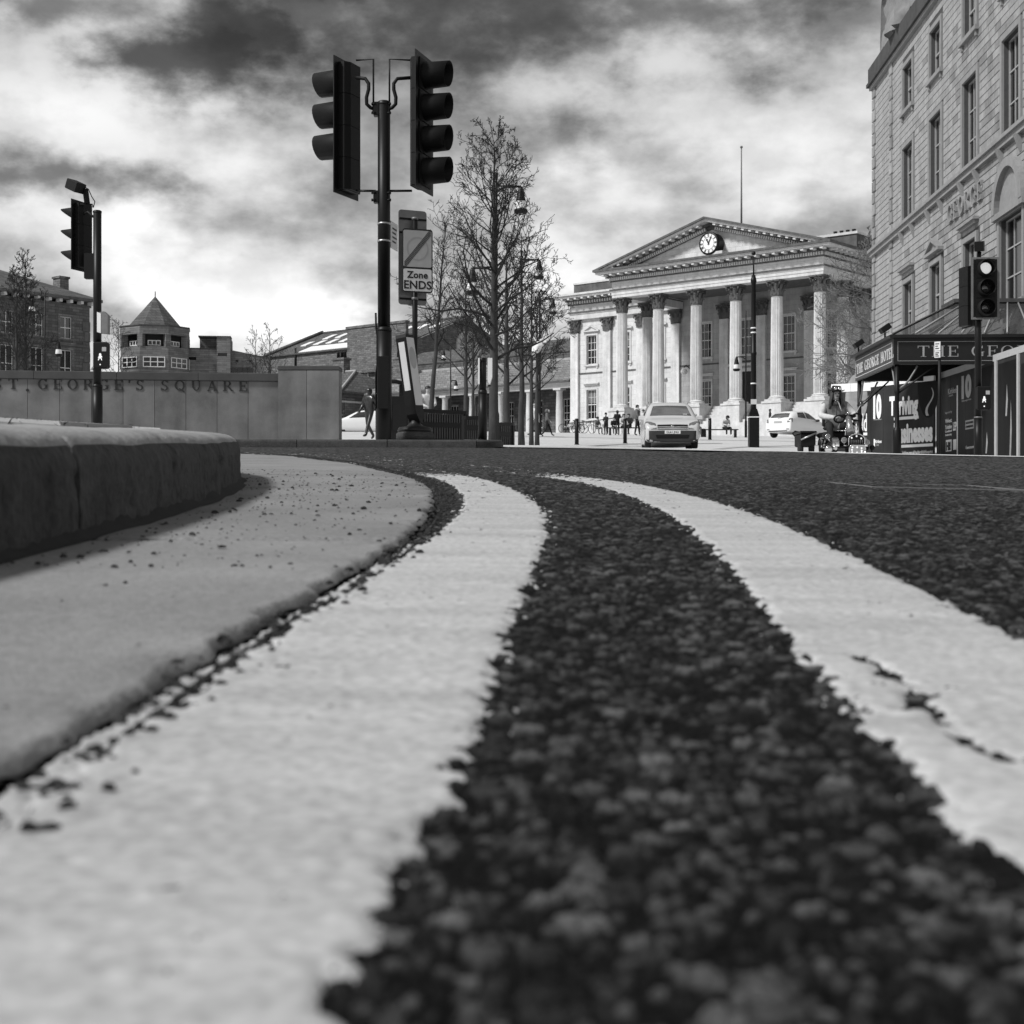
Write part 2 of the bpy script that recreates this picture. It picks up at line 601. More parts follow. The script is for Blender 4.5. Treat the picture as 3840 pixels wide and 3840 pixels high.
M['asphalt'] = mat('asphalt', 1.0, .35, 26, .75, bump=.003, bscale=420, spec=.08, speck=.6, sscale=300)
def asphalt_nodes():
    t = M['asphalt'].node_tree
    p = t.nodes['Principled BSDF']
    src = p.inputs['Base Color'].links[0].from_socket
    at = t.nodes.new('ShaderNodeAttribute'); at.attribute_name = 'chip'
    mr = t.nodes.new('ShaderNodeMapRange')
    mr.inputs[3].default_value = .003; mr.inputs[4].default_value = .135
    t.links.new(at.outputs['Fac'], mr.inputs[0])
    mx = t.nodes.new('ShaderNodeMix'); mx.data_type = 'RGBA'; mx.blend_type = 'MULTIPLY'; mx.inputs[0].default_value = 1.0
    t.links.new(src, mx.inputs[6]); t.links.new(mr.outputs[0], mx.inputs[7])
    t.links.new(mx.outputs[2], p.inputs['Base Color'])
asphalt_nodes()
M['linepaint'] = mat('road_line_paint', .39, .26, 11, .75, bump=.0006, bscale=300, speck=.34, sscale=190, stretch=(.35, 1.5, 1), spec=.15)
M['slab'] = mat('channel_stone', .215, .30, 4, .8, bump=.0014, bscale=420, speck=.30, sscale=170, rand=.10)
M['kerb'] = mat('kerb_gritstone', .045, .45, 12, .85, bump=.0035, bscale=130, speck=.55, sscale=85, rand=.1, streak=.0)  # near black tone paints the shade of the kerb face
M['kerbtop'] = mat('kerb_lit_top', .25, .25, 8, .85, bump=.002, bscale=120, speck=.25, sscale=90, rand=.08)  # paler than the face: the light on the kerb top is painted in
M['flag'] = mat('paving_flag', .33, .18, 5, .8, bump=.001, bscale=150, speck=.12, sscale=90, rand=.12)
M['plaza'] = mat('square_paving', .52, .14, .9, .75, bump=.003, bscale=5, speck=.16, sscale=9)
M['earth'] = mat('joint_dirt', .02, .4, 40, .95)
M['grit'] = mat('grit', .018, .5, 30, .9, rand=.3)
M['grass'] = mat('grass', .09, .4, 30, .7)
M['far'] = mat('far_ground', .16, .25, .05, .9)

def polar(name, radii, angs, detail, dz, m):
    a = np.array(angs)[None, :]; r = np.array(radii)[:, None]
    x = r * np.sin(a); y = r * np.cos(a)
    z = Hn(x, y) + dz
    if detail:
        z = z + asphalt_h(x, y)
        # bedding dips under the channel stones and the footway
        z = z - .010 * np.clip((np.interp(y, SC[:, 1], SC[:, 0]) + .003 - x) / .006, 0, 1) * (y > -2.9) * (y < 12.9)
    me = grid_mesh(name, np.stack([x, y, z], -1), len(radii), len(angs), m, close=True)
    if detail:
        # colour of each chipping; bitumen binder between them is near black
        v1, e1 = stones(x, y, .0046, 11, True); v2, e2 = stones(x, y, .0098, 31, True)
        # far away only the worn tops of the chippings are seen, so the gaps close up there
        close = np.clip((np.hypot(x, y) - 1.2) / 4.0, 0, 1)
        g1 = np.clip(e1 * 1.3 + close * .8, 0, 1); g2_ = np.clip(e2 * 1.3 + close * .8, 0, 1)
        chip = g1 ** 1.5 * (.03 + .97 * v1 ** (5.0 - 3.2 * close))
        big = g2_ ** 1.5 * (v2 > .55) * (.04 + .96 * hash2(np.floor(v2 * 997), np.floor(v2 * 3331), 3) ** 2.6)
        tone = np.clip(np.maximum(chip * .7, big), 0, 1)
        at = me.attributes.new('chip', 'FLOAT', 'POINT')
        at.data.foreach_set('value', tone.reshape(-1).astype(np.float32))
    return me

fine = np.radians(np.linspace(-24, 24, 620))
coarse = np.radians(np.linspace(24, 336, 74)[1:-1])
angs = np.concatenate([fine, coarse])
radii = np.exp(np.linspace(math.log(.09), math.log(7.0), 900))
radii = np.concatenate([radii, np.exp(np.linspace(math.log(7.0), math.log(22.0), 230))[1:], [25, 28, 34]])

# ------------------------------------------------------------------ curves of the kerb corner
def curve(pts, step=.02):
    P = np.array(pts, float)
    out = []
    for i in range(len(P) - 1):
        p0 = P[max(i - 1, 0)]; p1 = P[i]; p2 = P[i + 1]; p3 = P[min(i + 2, len(P) - 1)]
        L1 = np.linalg.norm(p2 - p1)
        n = max(2, int(L1 / step))
        m1 = (p2 - p0) / max(np.linalg.norm(p2 - p1) + np.linalg.norm(p1 - p0), 1e-6) * L1
        m2 = (p3 - p1) / max(np.linalg.norm(p3 - p2) + np.linalg.norm(p2 - p1), 1e-6) * L1
        t = np.linspace(0, 1, n, endpoint=False)[:, None]
        out.append((2 * t**3 - 3 * t**2 + 1) * p1 + (t**3 - 2 * t**2 + t) * m1 + (-2 * t**3 + 3 * t**2) * p2 + (t**3 - t**2) * m2)
    out.append(P[-1:])
    return np.concatenate(out)

def offs(C, d):
    """curve moved sideways, positive to the left of travel"""
    T = np.gradient(C, axis=0)
    T /= np.linalg.norm(T, axis=1)[:, None]
    d = np.asarray(d)
    if d.ndim:
        d = d[:, None]
    return C + np.stack([-T[:, 1], T[:, 0]], 1) * d

KC = curve([(-.37, -3), (-.375, -1), (-.38, 0), (-.384, 1.0), (-.39, 1.295), (-.405, 1.65), (-.462, 2.3), (-.53, 2.78), (-.67, 3.45), (-.95, 4.1), (-1.5, 4.8), (-2.4, 5.35), (-4, 5.75), (-8, 6.0), (-20, 6.2)])
SC = curve([(-.125, -3), (-.125, 0), (-.127, .36), (-.127, .5), (-.122, .7), (-.105, .95), (-.092, 1.34), (-.094, 1.71), (-.106, 2.15), (-.177, 3.09), (-.276, 3.78), (-.387, 4.37), (-.598, 5.5), (-.855, 6.5), (-1.288, 8.1), (-1.8, 9.2), (-3, 10.6), (-6, 12), (-20, 13)])
C1 = curve([(-.10, -3), (-.092, 0), (-.083, .25), (-.073, .36), (-.063, .55), (-.046, .92), (-.027, 1.3), (-.015, 1.72), (-.018, 2.15), (-.055, 2.8), (-.125, 3.45), (-.26, 4.2), (-.48, 5.3), (-.9, 7.0), (-1.35, 8.5), (-2.2, 10), (-4, 11.6), (-10, 13)], .006)
C2 = curve([(.30, -3), (.19, 0), (.171, .30), (.170, .40), (.190, .68), (.211, .93), (.237, 1.3), (.264, 1.9), (.261, 2.55), (.222, 3.2), (.13, 3.8), (.03, 4.3), (-.16, 5.1), (-.56, 6.6), (-1.05, 8.3), (-1.95, 9.8), (-4, 11.2), (-10, 12.6)], .006)

structure(link('road', polar('road', radii, angs, True, 0.0, 'asphalt')))

def pitch(C, y0, y1, k):
    """resample a curve: spacing grows with distance"""
    s = np.concatenate([[0], np.cumsum(np.linalg.norm(np.diff(C, axis=0), axis=1))])
    r = np.hypot(C[:, 0], C[:, 1])
    out = [0.0]
    while out[-1] < s[-1]:
        rr = np.interp(out[-1], s, r)
        out.append(out[-1] + max(.0022, k * rr))
    out = np.array(out[:-1])
    return np.stack([np.interp(out, s, C[:, 0]), np.interp(out, s, C[:, 1])], 1)

CRACK = np.array([(.150, .66), (.157, .635), (.1556, .559), (.152, .525), (.1445, .467), (.1455, .447), (.16, .42), (.172, .40)])
CRACK2 = np.array([(.1225, .515), (.1305, .506), (.145, .520), (.152, .525)])
def dist_poly(x, y, P):
    d = np.full(x.shape, 9.0)
    for a, b in zip(P[:-1], P[1:]):
        ab = b - a
        t = np.clip(((x - a[0]) * ab[0] + (y - a[1]) * ab[1]) / ab.dot(ab), 0, 1)
        d = np.minimum(d, np.hypot(x - a[0] - t * ab[0], y - a[1] - t * ab[1]))
    return d

def road_line(C, width, wear, label):
    C = pitch(C, 0, 0, .0045)
    C = C[C[:, 1] > -2.9]
    across = np.linspace(-.5, .5, 61)
    rows = []
    for t in across:
        rows.append(offs(C, t * (width + .03)))
    G = np.stack(rows, 1)                       # len x 61 x 2
    x = G[..., 0]; y = G[..., 1]
    e = (np.abs(across)[None, :] * (width + .03)) - width / 2          # distance outside the nominal edge
    e = e + (vnoise(x, y, .007, 77) - .5) * .011 + (vnoise(x, y, .022, 78) - .5) * .007
    far = np.clip((y - 1.8) / 2.6, 0, 1)
    ah = asphalt_h(x, y)
    lo = ah - .0010
    fl = np.clip(np.hypot(x, y) / 3 - .5, 0, 1) * np.clip((x - .2) / .9, 0, 1)
    flat = (vnoise(x, y, .5, 6) - .5) * .012 * fl + (vnoise(x, y * .6, 1.9, 7) - .5) * .035 * fl
    top = (ah - flat) * (.25 + .45 * far) + flat + .0012 - far * .0010 - np.clip((y - 3.6) / 1.4, 0, 1) * .004
    k = np.clip((e + .001) / .0025, 0, 1)
    # wear: pin holes and, on the outer line, an open broken crack
    pit = vnoise(x, y, .011, 81) * .55 + vnoise(x, y, .004, 82) * .45
    k = np.maximum(k, np.clip((pit - .895) / .03, 0, 1))
    if wear:
        d = np.minimum(dist_poly(x, y, CRACK), dist_poly(x, y, CRACK2)) + (vnoise(x, y, .007, 90) - .5) * .012 + (vnoise(x, y, .02, 91) - .5) * .006
        k = np.maximum(k, np.clip((.0036 - d) / .0015, 0, 1))
    z = top * (1 - k) + lo * k + Hn(x, y)
    o = structure(link('road_line', grid_mesh('road_line', np.stack([x, y, z], -1), len(C), 61, 'linepaint')))
    o['label'] = label
    return o
road_line(C1, .104, False, 'pale painted road line nearest the kerb')
road_line(C2, .108, True, 'pale painted road line with an open crack in the foreground')

# ------------------------------------------------------------------ channel stones between kerb and line
def split_curve(C, ys):
    """indices of a curve at given y values (y rises along it at first)"""
    return [int(np.argmin(np.abs(C[:, 1] - q))) for q in ys]

def resample(C, n):
    s = np.concatenate([[0], np.cumsum(np.linalg.norm(np.diff(C, axis=0), axis=1))])
    q = np.linspace(0, s[-1], n)
    return np.stack([np.interp(q, s, C[:, 0]), np.interp(q, s, C[:, 1])], 1)

channel = structure(thing('channel', None, None))
ky = [-2.9, -1.5, -.1, 1.295, 2.62]
kidx = split_curve(KC, ky) + [int(len(KC) * q) for q in (.50, .56, .64, .74, .86, .99)]
sidx = split_curve(SC, [-2.9, -1.5, -.1, 1.325, 2.65, 4.1, 5.6, 7.3, 8.9]) + [int(len(SC) * q) for q in (.80, .99)]
for a in range(len(kidx) - 1):
    n = 26 if a not in (2, 3, 4) else 150
    A = resample(KC[kidx[a]:kidx[a + 1] + 1], n)
    B = resample(SC[sidx[a]:sidx[a + 1] + 1], n)
    B[:, 0] += -.012 + (vnoise(B[:, 0] * 0 + 3.3, B[:, 1], .035, 15) - .5) * .010 + (vnoise(B[:, 0] * 0 + 7.7, B[:, 1], .011, 16) - .5) * .006
    m_ = 14
    g = .013
    V = []
    ta = np.concatenate([np.linspace(0, .97, 11), [.978, .988, 1.0]])
    for i in range(n):
        for t in ta:
            p = A[i] * (1 - t) + B[i] * t
            V.append(p)
    V = np.array(V).reshape(n, m_, 2)
    # recess the two end edges slightly to open the joint
    d0 = V[3] - V[0]; V[:3] += d0 / np.linalg.norm(d0, axis=1)[:, None] * g * np.array([1, .7, .4])[:, None, None]
    d1 = V[-4] - V[-1]; V[-3:] += d1 / np.linalg.norm(d1, axis=1)[:, None] * g * np.array([.4, .7, 1])[:, None, None]
    x = V[..., 0]; y = V[..., 1]
    edge = np.clip((ta - .975) / .025, 0, 1)[None, :] ** 2
    z = Hn(x, y) + .0020 - edge * (.004 + .003 * vnoise(x, y, .03, 3)) + (vnoise(x, y, .2, 9) - .5) * .002
    z[0] -= .007; z[-1] -= .007
    z = np.where(edge > 0, z + (vnoise(x, y, .02, 12) - .5) * .003, z)
    o = link('channel_stone', grid_mesh('channel_stone', np.stack([x, y, z], -1), n, m_, 'slab'), channel)

# ------------------------------------------------------------------ kerb and footway beside the camera
KH = .10
def foot_z(x, y, d):
    return Hn(x, y) + KH + .06 * np.minimum(d, 1.4)

kerb = structure(thing('kerb', None, None))
prof = [(0.0, -.03)] + [(0.0, q) for q in np.arange(-.006, .068, .006)] + [(.002, .074), (.0045, .080), (.008, .086), (.012, .0915), (.018, .0955), (.025, .0985), (.033, .1008), (.045, .1022), (.06, .1032), (.09, .1050), (.12, .1065), (.148, .108), (.150, .04)]
kj = kidx[:5] + [int(np.argmin(np.abs(KC[:, 1] - q))) for q in (3.55, 4.3)] + [int(len(KC) * q) for q in (.58, .66, .75, .86, .985)]
kj[4] = int(np.argmin(np.abs(KC[:, 1] - 2.74)))
for a in range(len(kj) - 1):
    n = max(8, int((kj[a + 1] - kj[a]) / 1.5)) if a not in (2, 3, 4) else 240
    C = KC[kj[a]:kj[a + 1] + 1].copy()
    T = (C[1] - C[0]) / np.linalg.norm(C[1] - C[0]); C[0] += T * .004
    T = (C[-2] - C[-1]) / np.linalg.norm(C[-1] - C[-2]); C[-1] += T * .004
    C = resample(C, n)
    rows = []
    for dd, zz in prof:
        P = offs(C, dd)
        wv = ((vnoise(P[:, 1] + 5, P[:, 0] * 0 + zz + dd, .05, 40 + a) - .5) * .004 + (vnoise(P[:, 1] + 9, P[:, 0] * 0 + zz + dd, .012, 60 + a) - .5) * .0030 + np.clip(vnoise(P[:, 1], P[:, 0] * 0 + zz + dd, .028, 70 + a) - .72, 0, 1) * .016) * (1 if .0 < zz and dd < .04 else 0)
        P = offs(C, dd + wv)
        rows.append(np.stack([P[:, 0], P[:, 1], Hn(C[:, 0], C[:, 1]) + zz + (vnoise(P[:, 0], P[:, 1], .11, 50) - .5) * .003], 1))
    V = np.stack(rows, 1)
    # pinch the ends so that each stone has rounded arrises
    for e, k in ((0, 1), (-1, -2)):
        c = V[e].mean(0)
        V[e] = V[e] + (V[k] - V[e]) * 0 - np.array([0, 0, .003])
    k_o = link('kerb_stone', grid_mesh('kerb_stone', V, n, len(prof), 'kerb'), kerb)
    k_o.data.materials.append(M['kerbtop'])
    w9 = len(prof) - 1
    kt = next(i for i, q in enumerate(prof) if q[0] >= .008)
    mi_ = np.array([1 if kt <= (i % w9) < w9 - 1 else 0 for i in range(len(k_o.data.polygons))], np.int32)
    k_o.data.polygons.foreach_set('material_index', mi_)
    # end caps
    bm = bmesh.new(); bm.from_mesh(k_o.data)
    bm.verts.ensure_lookup_table()
    w_ = len(prof)
    bm.faces.new([bm.verts[i] for i in range(w_)][::-1])
    bm.faces.new([bm.verts[(n - 1) * w_ + i] for i in range(w_)])
    bm.to_mesh(k_o.data); bm.free()
# dirt in the joint line at the foot of the kerb
C = resample(KC[kidx[0]:int(len(KC) * .9)], 300)
rows = [np.stack([offs(C, d)[:, 0], offs(C, d)[:, 1], Hn(C[:, 0], C[:, 1]) + z], 1) for d, z in ((.004, .018), (-.004 , .0055), (-.014, .0021))]
V = np.stack(rows, 1)
V[:, 1:, :2] += ((np.random.RandomState(3).rand(300, 2, 2)) - .5) * .008
o = structure(link('kerb_joint', grid_mesh('kerb_joint', V, 300, 3, 'earth')))

# footway sheet behind the kerb and its flags
C = resample(KC[:int(len(KC) * .99)], 160)
ds = [.150, .3, .6, 1.0, 1.5, 3, 6, 12]
rows = []
for d in ds:
    P = offs(C, d)
    P[:, 0] = np.minimum(P[:, 0], C[:, 0] - .0)
    rows.append(np.stack([P[:, 0], P[:, 1], foot_z(C[:, 0], C[:, 1], d - .05) + (.0465 * (P[:, 1] - C[:, 1])) - .004], 1))
structure(link('footway', grid_mesh('footway', np.stack(rows, 1), 160, len(ds), 'earth')))
def kerb_dist(x, y):
    d = np.hypot(KC[:, 0] - x, KC[:, 1] - y)
    i = int(np.argmin(d))
    T = KC[min(i + 1, len(KC) - 1)] - KC[max(i - 1, 0)]
    side = T[0] * (y - KC[i, 1]) - T[1] * (x - KC[i, 0])
    return d[i] * (1 if side > 0 else -1), i
footway = bpy.data.objects['footway']
rs = np.random.RandomState(4)
for r_ in range(9):
    y0 = -.6 + r_ * .62
    x = -.56 - .3 * (r_ % 2)
    k_ = 0
    while x > -5.5:
        wd = .75 if k_ else .60
        quad = [(x - wd + .006, y0 + .006), (x - .006, y0 + .006), (x - .006, y0 + .614), (x - wd + .006, y0 + .614)]
        k_ += 1
        x -= wd
        ds_ = [kerb_dist(*q)[0] for q in quad]
        if max(ds_) < .25:
            continue
        # trim corners that would cross the kerb
        qq = []
        for (qx, qy), d in zip(quad, ds_):
            if d < .162:
                dd, i = kerb_dist(qx, qy)
                Tn = KC[min(i + 1, len(KC) - 1)] - KC[i - 1]; Tn = Tn / np.linalg.norm(Tn)
                qx, qy = KC[i, 0] - Tn[1] * .166, KC[i, 1] + Tn[0] * .166
            qq.append((qx, qy))
        tilt = rs.uniform(-.0025, .0035)
        top = []
        for qx, qy in qq:
            d, i = kerb_dist(qx, qy)
            top.append((qx, qy, float(foot_z(KC[i, 0], KC[i, 1], d - .05)) + .0465 * (qy - KC[i, 1]) + .006 + tilt))
        b = MB()
        n4 = len(top)
        cx = sum(p[0] for p in top) / 4; cy = sum(p[1] for p in top) / 4
        ins = [(p[0] + (cx - p[0]) * .015, p[1] + (cy - p[1]) * .015, p[2]) for p in top]
        low = [(p[0], p[1], p[2] - .005) for p in top]
        bot = [(p[0], p[1], p[2] - .04) for p in top]
        b.add(ins + low + bot, [(0, 1, 2, 3)] + [(i, 4 + i, 4 + (i + 1) % 4, (i + 1) % 4) for i in range(4)] + [(4 + i, 8 + i, 8 + (i + 1) % 4, 4 + (i + 1) % 4) for i in range(4)])
        b.build('flagstone', 'flag', footway)

# loose grit on the channel stones, in the joint, and weeds in the footway joints
b = MB()
rs = np.random.RandomState(12)
def pebble(x, y, z, r):
    q = rs.uniform(.7, 1.3, 3)
    a = rs.uniform(0, 6)
    vs_ = []
    for (i, j, k) in ((1, 0, 0), (0, 1, 0), (-1, 0, 0), (0, -1, 0), (0, 0, 1), (.7, .7, .6), (-.7, .5, .7), (.2, -.8, .7)):
        X = i * r * q[0]; Y = j * r * q[1]
        vs_.append((x + X * math.cos(a) - Y * math.sin(a), y + X * math.sin(a) + Y * math.cos(a), z + max(-.2, k) * r * .8 * q[2]))
    b.add(vs_, [(0, 5, 4), (5, 1, 4), (1, 6, 4), (6, 2, 4), (2, 3, 7), (2, 7, 4), (3, 0, 7), (7, 0, 4), (0, 1, 5), (1, 2, 6)])
for i in range(900):
    y = 1.0 + 3.2 * rs.rand() ** 1.1
    if rs.rand() < .8:
        j = int(np.argmin(np.abs(KC[:int(len(KC) * .5), 1] - y)))
        t = abs(rs.normal(.10, .10)) * (1 + .5 * (y > 1.9))
        x = KC[j, 0] + .012 + t
    else:
        x = rs.uniform(-.42, -.13)
    k2 = int(np.argmin(np.abs(SC[:, 1] - y)))
    if x > SC[k2, 0] - .02:
        continue
    pebble(x, y, H(x, y) + .0028, rs.choice([.0009, .0013, .0018, .0026, .004], p=[.4, .3, .17, .09, .04]))
for i in range(26):
    y = .36 + .7 * rs.rand(); x = rs.uniform(-.36, -.15)
    pebble(x, y, H(x, y) + .0028, rs.choice([.0008, .0014, .002]))
for i in range(3600):                                          # crumbs filling the joint beside the line
    j = rs.randint(0, int(len(SC) * .55))
    if SC[j, 1] < .2: continue
    x = SC[j, 0] + rs.normal(.004, .008); y = SC[j, 1] + rs.uniform(-.01, .01)
    pebble(x, y, H(x, y) + .001, rs.uniform(.001, .0036) * (.6 + .5 * min(1, y)))
tag(b.build('grit', 'grit'), 'dark loose grit and crumbs scattered on the pale channel stones', kind='stuff')

b = MB()
def blade(x, y, z, h, lean, a):
    dx, dy = math.cos(a), math.sin(a)
    wd = .0016
    b.add([(x - dy * wd, y + dx * wd, z), (x + dy * wd, y - dx * wd, z), (x + dx * lean * .5, y + dy * lean * .5, z + h * .7), (x + dx * lean, y + dy * lean, z + h)], [(0, 1, 2), (0, 2, 3)])
for (gx, gy, sx_, n_) in ((-.70, 2.05, .12, 120), (-.78, 2.52, .16, 150), (-1.02, 2.52, .2, 100), (-.93, 3.0, .1, 80), (-.64, 1.9, .05, 60)):
    for i in range(n_):
        x = gx + rs.uniform(-sx_, sx_); y = gy + rs.normal(0, .012)
        d, i_ = kerb_dist(x, y)
        if d < .16: continue
        z = float(foot_z(KC[i_, 0], KC[i_, 1], d - .05)) + .0465 * (y - KC[i_, 1])
        blade(x, y, z, rs.uniform(.003, .011), rs.uniform(.003, .012), rs.uniform(0, 6.3))
tag(b.build('joint_weeds', 'grass'), 'short weeds growing in the footway joints behind the kerb', kind='stuff')

# ------------------------------------------------------------------ the square beyond the road
def strip_sheet(name, edge, ys, m, dz, jitter=0.0):
    """sheet whose near edge is a polyline (x, y); runs back through ys"""
    E_ = np.array(edge, float)
    n = 120
    t = np.linspace(E_[0, 0], E_[-1, 0], n)
    y0 = np.interp(t, E_[:, 0], E_[:, 1])
    rows = [np.stack([t, y0, Hn(t, y0) + dz], 1)]
    for q in ys:
        y = np.maximum(y0 + .01 * (1 + ys.index(q)), np.full(n, float(q)))
        x = t * (1 + (q - 16) / 60.0)
        rows.append(np.stack([x, y, Hn(x, y) + dz], 1))
    return structure(link(name, grid_mesh(name, np.stack(rows, 0), len(rows), n, m)))
PE = [(-45, 14.6), (-6, 15.7), (-.15, 16.3), (.6, 16.5), (2, 17.4), (6, 20.0), (14, 24), (45, 33)]
strip_sheet('square', PE, [22, 25, 28, 31, 34, 37, 40, 43, 46, 48, 50, 52, 54, 56, 58, 60, 63, 66, 70, 75, 80, 90, 100, 110, 125, 145], 'plaza', .012)
# terrain to the horizon
xs = np.concatenate([np.linspace(-900, -60, 12), np.linspace(-50, 50, 21), np.linspace(60, 900, 12)])
ysf = np.array([-60, -20, 0, 16, 25, 31, 40, 46, 50, 56, 66, 80, 100, 125, 145, 170, 200, 300, 400, 700, 1500], float)
X_, Y_ = np.meshgrid(xs, ysf)
Z_ = Hn(X_, Y_) - .12
structure(link('ground', grid_mesh('ground', np.stack([X_, Y_, Z_], -1), len(ysf), len(xs), 'far')))

# pale flush kerb strips that curve across the square
def flush_strip(pts, wd, name='flush_kerb'):
    C = curve(pts, .3)
    V = np.stack([np.stack([offs(C, d)[:, 0], offs(C, d)[:, 1], Hn(*offs(C, d).T) + .022 + (.01 if abs(d) < wd * .4 else 0)], 1) for d in (-wd / 2, -wd * .3, wd * .3, wd / 2)], 1)
    return structure(link(name, grid_mesh(name, V, len(C), 4, 'flag')))
flush_strip([(px(2130, 46), 46), (px(2160, 50), 50), (px(2250, 54), 54), (px(2400, 57), 57), (px(2700, 60), 60)], .35)
flush_strip([(px(2680, 47), 47), (px(2650, 50), 50), (px(2720, 54), 54), (px(2850, 57), 57), (px(3100, 60), 60)], .35)
flush_strip([(-2, 64), (8, 65), (20, 66)], .3)

# raised island paving with its kerb
ISL = [(-30, 15.3), (-6, 15.75), (-.35, 16.25), (-.16, 16.5), (-.35, 18), (-1.0, 22), (-1.6, 30), (-3, 42), (-12, 44), (-30, 44)]
bm = bmesh.new()
vs_ = [bm.verts.new((x, y, H(x, y) + .085)) for x, y in ISL]
# fan of rows for a smooth surface
bm.free()
n = 50
yy = np.linspace(0, 1, 24)
front = np.array(ISL[:4]); right = np.array(ISL[3:8])
tx = np.linspace(-30, -.16, n)
y_front = np.interp(tx, front[:, 0], front[:, 1])
rows = []
for q in yy:
    yb = y_front + (44 - y_front) * q
    xr = np.interp(yb, right[:, 1], right[:, 0])
    x = np.minimum(tx, 0) * 1.0
    x = tx + (xr - (-.16)) * np.clip((tx + 8) / 7.84, 0, 1)
    rows.append(np.stack([x, yb, Hn(x, yb) + .085], 1))
structure(link('island_paving', grid_mesh('island_paving', np.stack(rows, 0), 24, n, 'plaza')))
ik = structure(thing('island_kerb', None, None))
IC = curve([(-30, 15.25), (-6, 15.7), (-1.2, 16.1), (-.42, 16.16), (-.2, 16.3), (-.1, 16.6), (-.22, 17.6), (-.5, 19)], .1)
sI = np.concatenate([[0], np.cumsum(np.linalg.norm(np.diff(IC, axis=0), axis=1))])
cuts = list(np.arange(sI[-1], max(0, sI[-1] - 20), -1.0))[::-1]
for a, c in zip(cuts[:-1], cuts[1:]):
    q = np.linspace(a + .004, c - .004, 6)
    C = np.stack([np.interp(q, sI, IC[:, 0]), np.interp(q, sI, IC[:, 1])], 1)
    rows = []
    for dd, zz in [(0, -.03), (0, .06), (.008, .08), (.03, .09), (.14, .092), (.15, .04)]:
        P = offs(C, dd)
        rows.append(np.stack([P[:, 0], P[:, 1], Hn(C[:, 0], C[:, 1]) + zz], 1))
    link('kerb_stone', grid_mesh('kerb_stone', np.stack(rows, 1), 6, 6, 'kerb'), ik)

# access cover in the road: pale frame set flush round a dark tray
ac = thing('access_cover', 'pale thin frame of an access cover set in the dark road', 'manhole cover', (1.0, 3.5, H(1.0, 3.5)), R(4))
def cover_z(x, y): return H(1.0 + x, 3.5 + y) - H(1.0, 3.5)
for (x0, x1, y0, y1) in ((-.19, .19, -.19, -.178), (-.19, .19, .178, .19), (-.19, -.178, -.176, .176), (.178, .19, -.176, .176)):
    b = MB()
    b.add([(x0, y0, .001 + cover_z(x0, y0)), (x1, y0, .001 + cover_z(x1, y0)), (x1, y1, .001 + cover_z(x1, y1)), (x0, y1, .001 + cover_z(x0, y1)),
           (x0, y0, -.02), (x1, y0, -.02), (x1, y1, -.02), (x0, y1, -.02)], [(0, 1, 2, 3), (0, 4, 5, 1), (1, 5, 6, 2), (2, 6, 7, 3), (3, 7, 4, 0)])
    b.build('frame', 'grey', ac)

# ------------------------------------------------------------------ stone name wall on the island
M['wall'] = mat('sandstone_wall', .13, .48, 1.6, .85, bump=.0016, bscale=120, speck=.14, sscale=60, rand=.14, streak=.22)
M['coping'] = mat('wall_coping', .06, .30, 2.2, .85, bump=.0016, bscale=110, rand=.12)
D0, D1 = 29.0, 30.0
wz0 = 1.20
ZT = pz(1401, D1)                                     # top of the low part
xr = px(1046, D1)                                      # right end of the low part
xl = px(-500, D0)
ang = math.atan2(D1 - D0, xr - xl)
wl = thing('name_wall', 'long low stone wall with dark capital letters carved along it', 'wall', (xr, D1, wz0), ang)
Lw = math.hypot(xr - xl, D1 - D0)
ht = ZT - wz0
pw = 228 / F * D1 / 1.0 * .5
k = 0
x = 0.0
while x > -Lw:
    b = MB(); b.box(x - pw + .004, x - .004, rs.uniform(0, .004), .34, 0, ht - .17)
    b.build('wall_slab', 'wall', wl); x -= pw
x = 0.0
while x > -Lw:
    b = MB(); b.box(x - 2.6 * pw + .004, x - .004, -.05, .40, ht - .166, ht, bev=.012)
    b.build('coping_stone', 'coping', wl); x -= 2.6 * pw
lh = 37 / F * D1
def wx(u):   # position along the wall of a bearing
    t = (u - 1920.0) / F
    # intersection of the bearing with the wall face line
    c, s_ = math.cos(ang), math.sin(ang)
    return (t * D1 - xr) / (c - t * s_)
for word, u0, u1 in (("ST", -25, 68), ("GEORGE'S", 140, 540), ("SQUARE", 602, 928)):
    a, bq = wx(u0), wx(u1)
    nat = sum(SERIF[ch][0] for ch in word)
    gap = ((bq - a) / lh - nat * 1.12) / max(1, len(word) - 1) / 1.12
    serif_letters(word, lh, gap, 'letter', wl, a, -.001, pz(1468, D1) - wz0, depth=.012, xs=1.12)
b = MB(); b.lathe([(.03, 0), (.03, .012)], 10, T=Matrix.Translation((wx(103), .0, pz(1472, D1) - wz0)) @ Matrix.Rotation(R(90), 4, 'X')); b.build('stud', 'letter', wl)
# the taller end block
eb = thing('wall_end_block', 'tall square stone end block at the right end of the lettered wall', 'wall', (xr + .002, D1 - .12, wz0), 0)
xe = px(1270, D1 - .12) - xr
xm = px(1149, D1 - .12) - xr
hb = pz(1388, D1 - .12) - wz0
for a, c in ((0, xm - .004), (xm + .004, xe)):
    b = MB(); b.box(a, c, 0, .55, 0, hb, bev=.006); b.build('wall_slab', 'wall', eb)
b = MB(); b.box(-.01, xe + .012, -.012, .57, hb + .003, pz(1372, D1 - .12) - wz0, bev=.01); b.build('coping_stone', 'coping', eb)

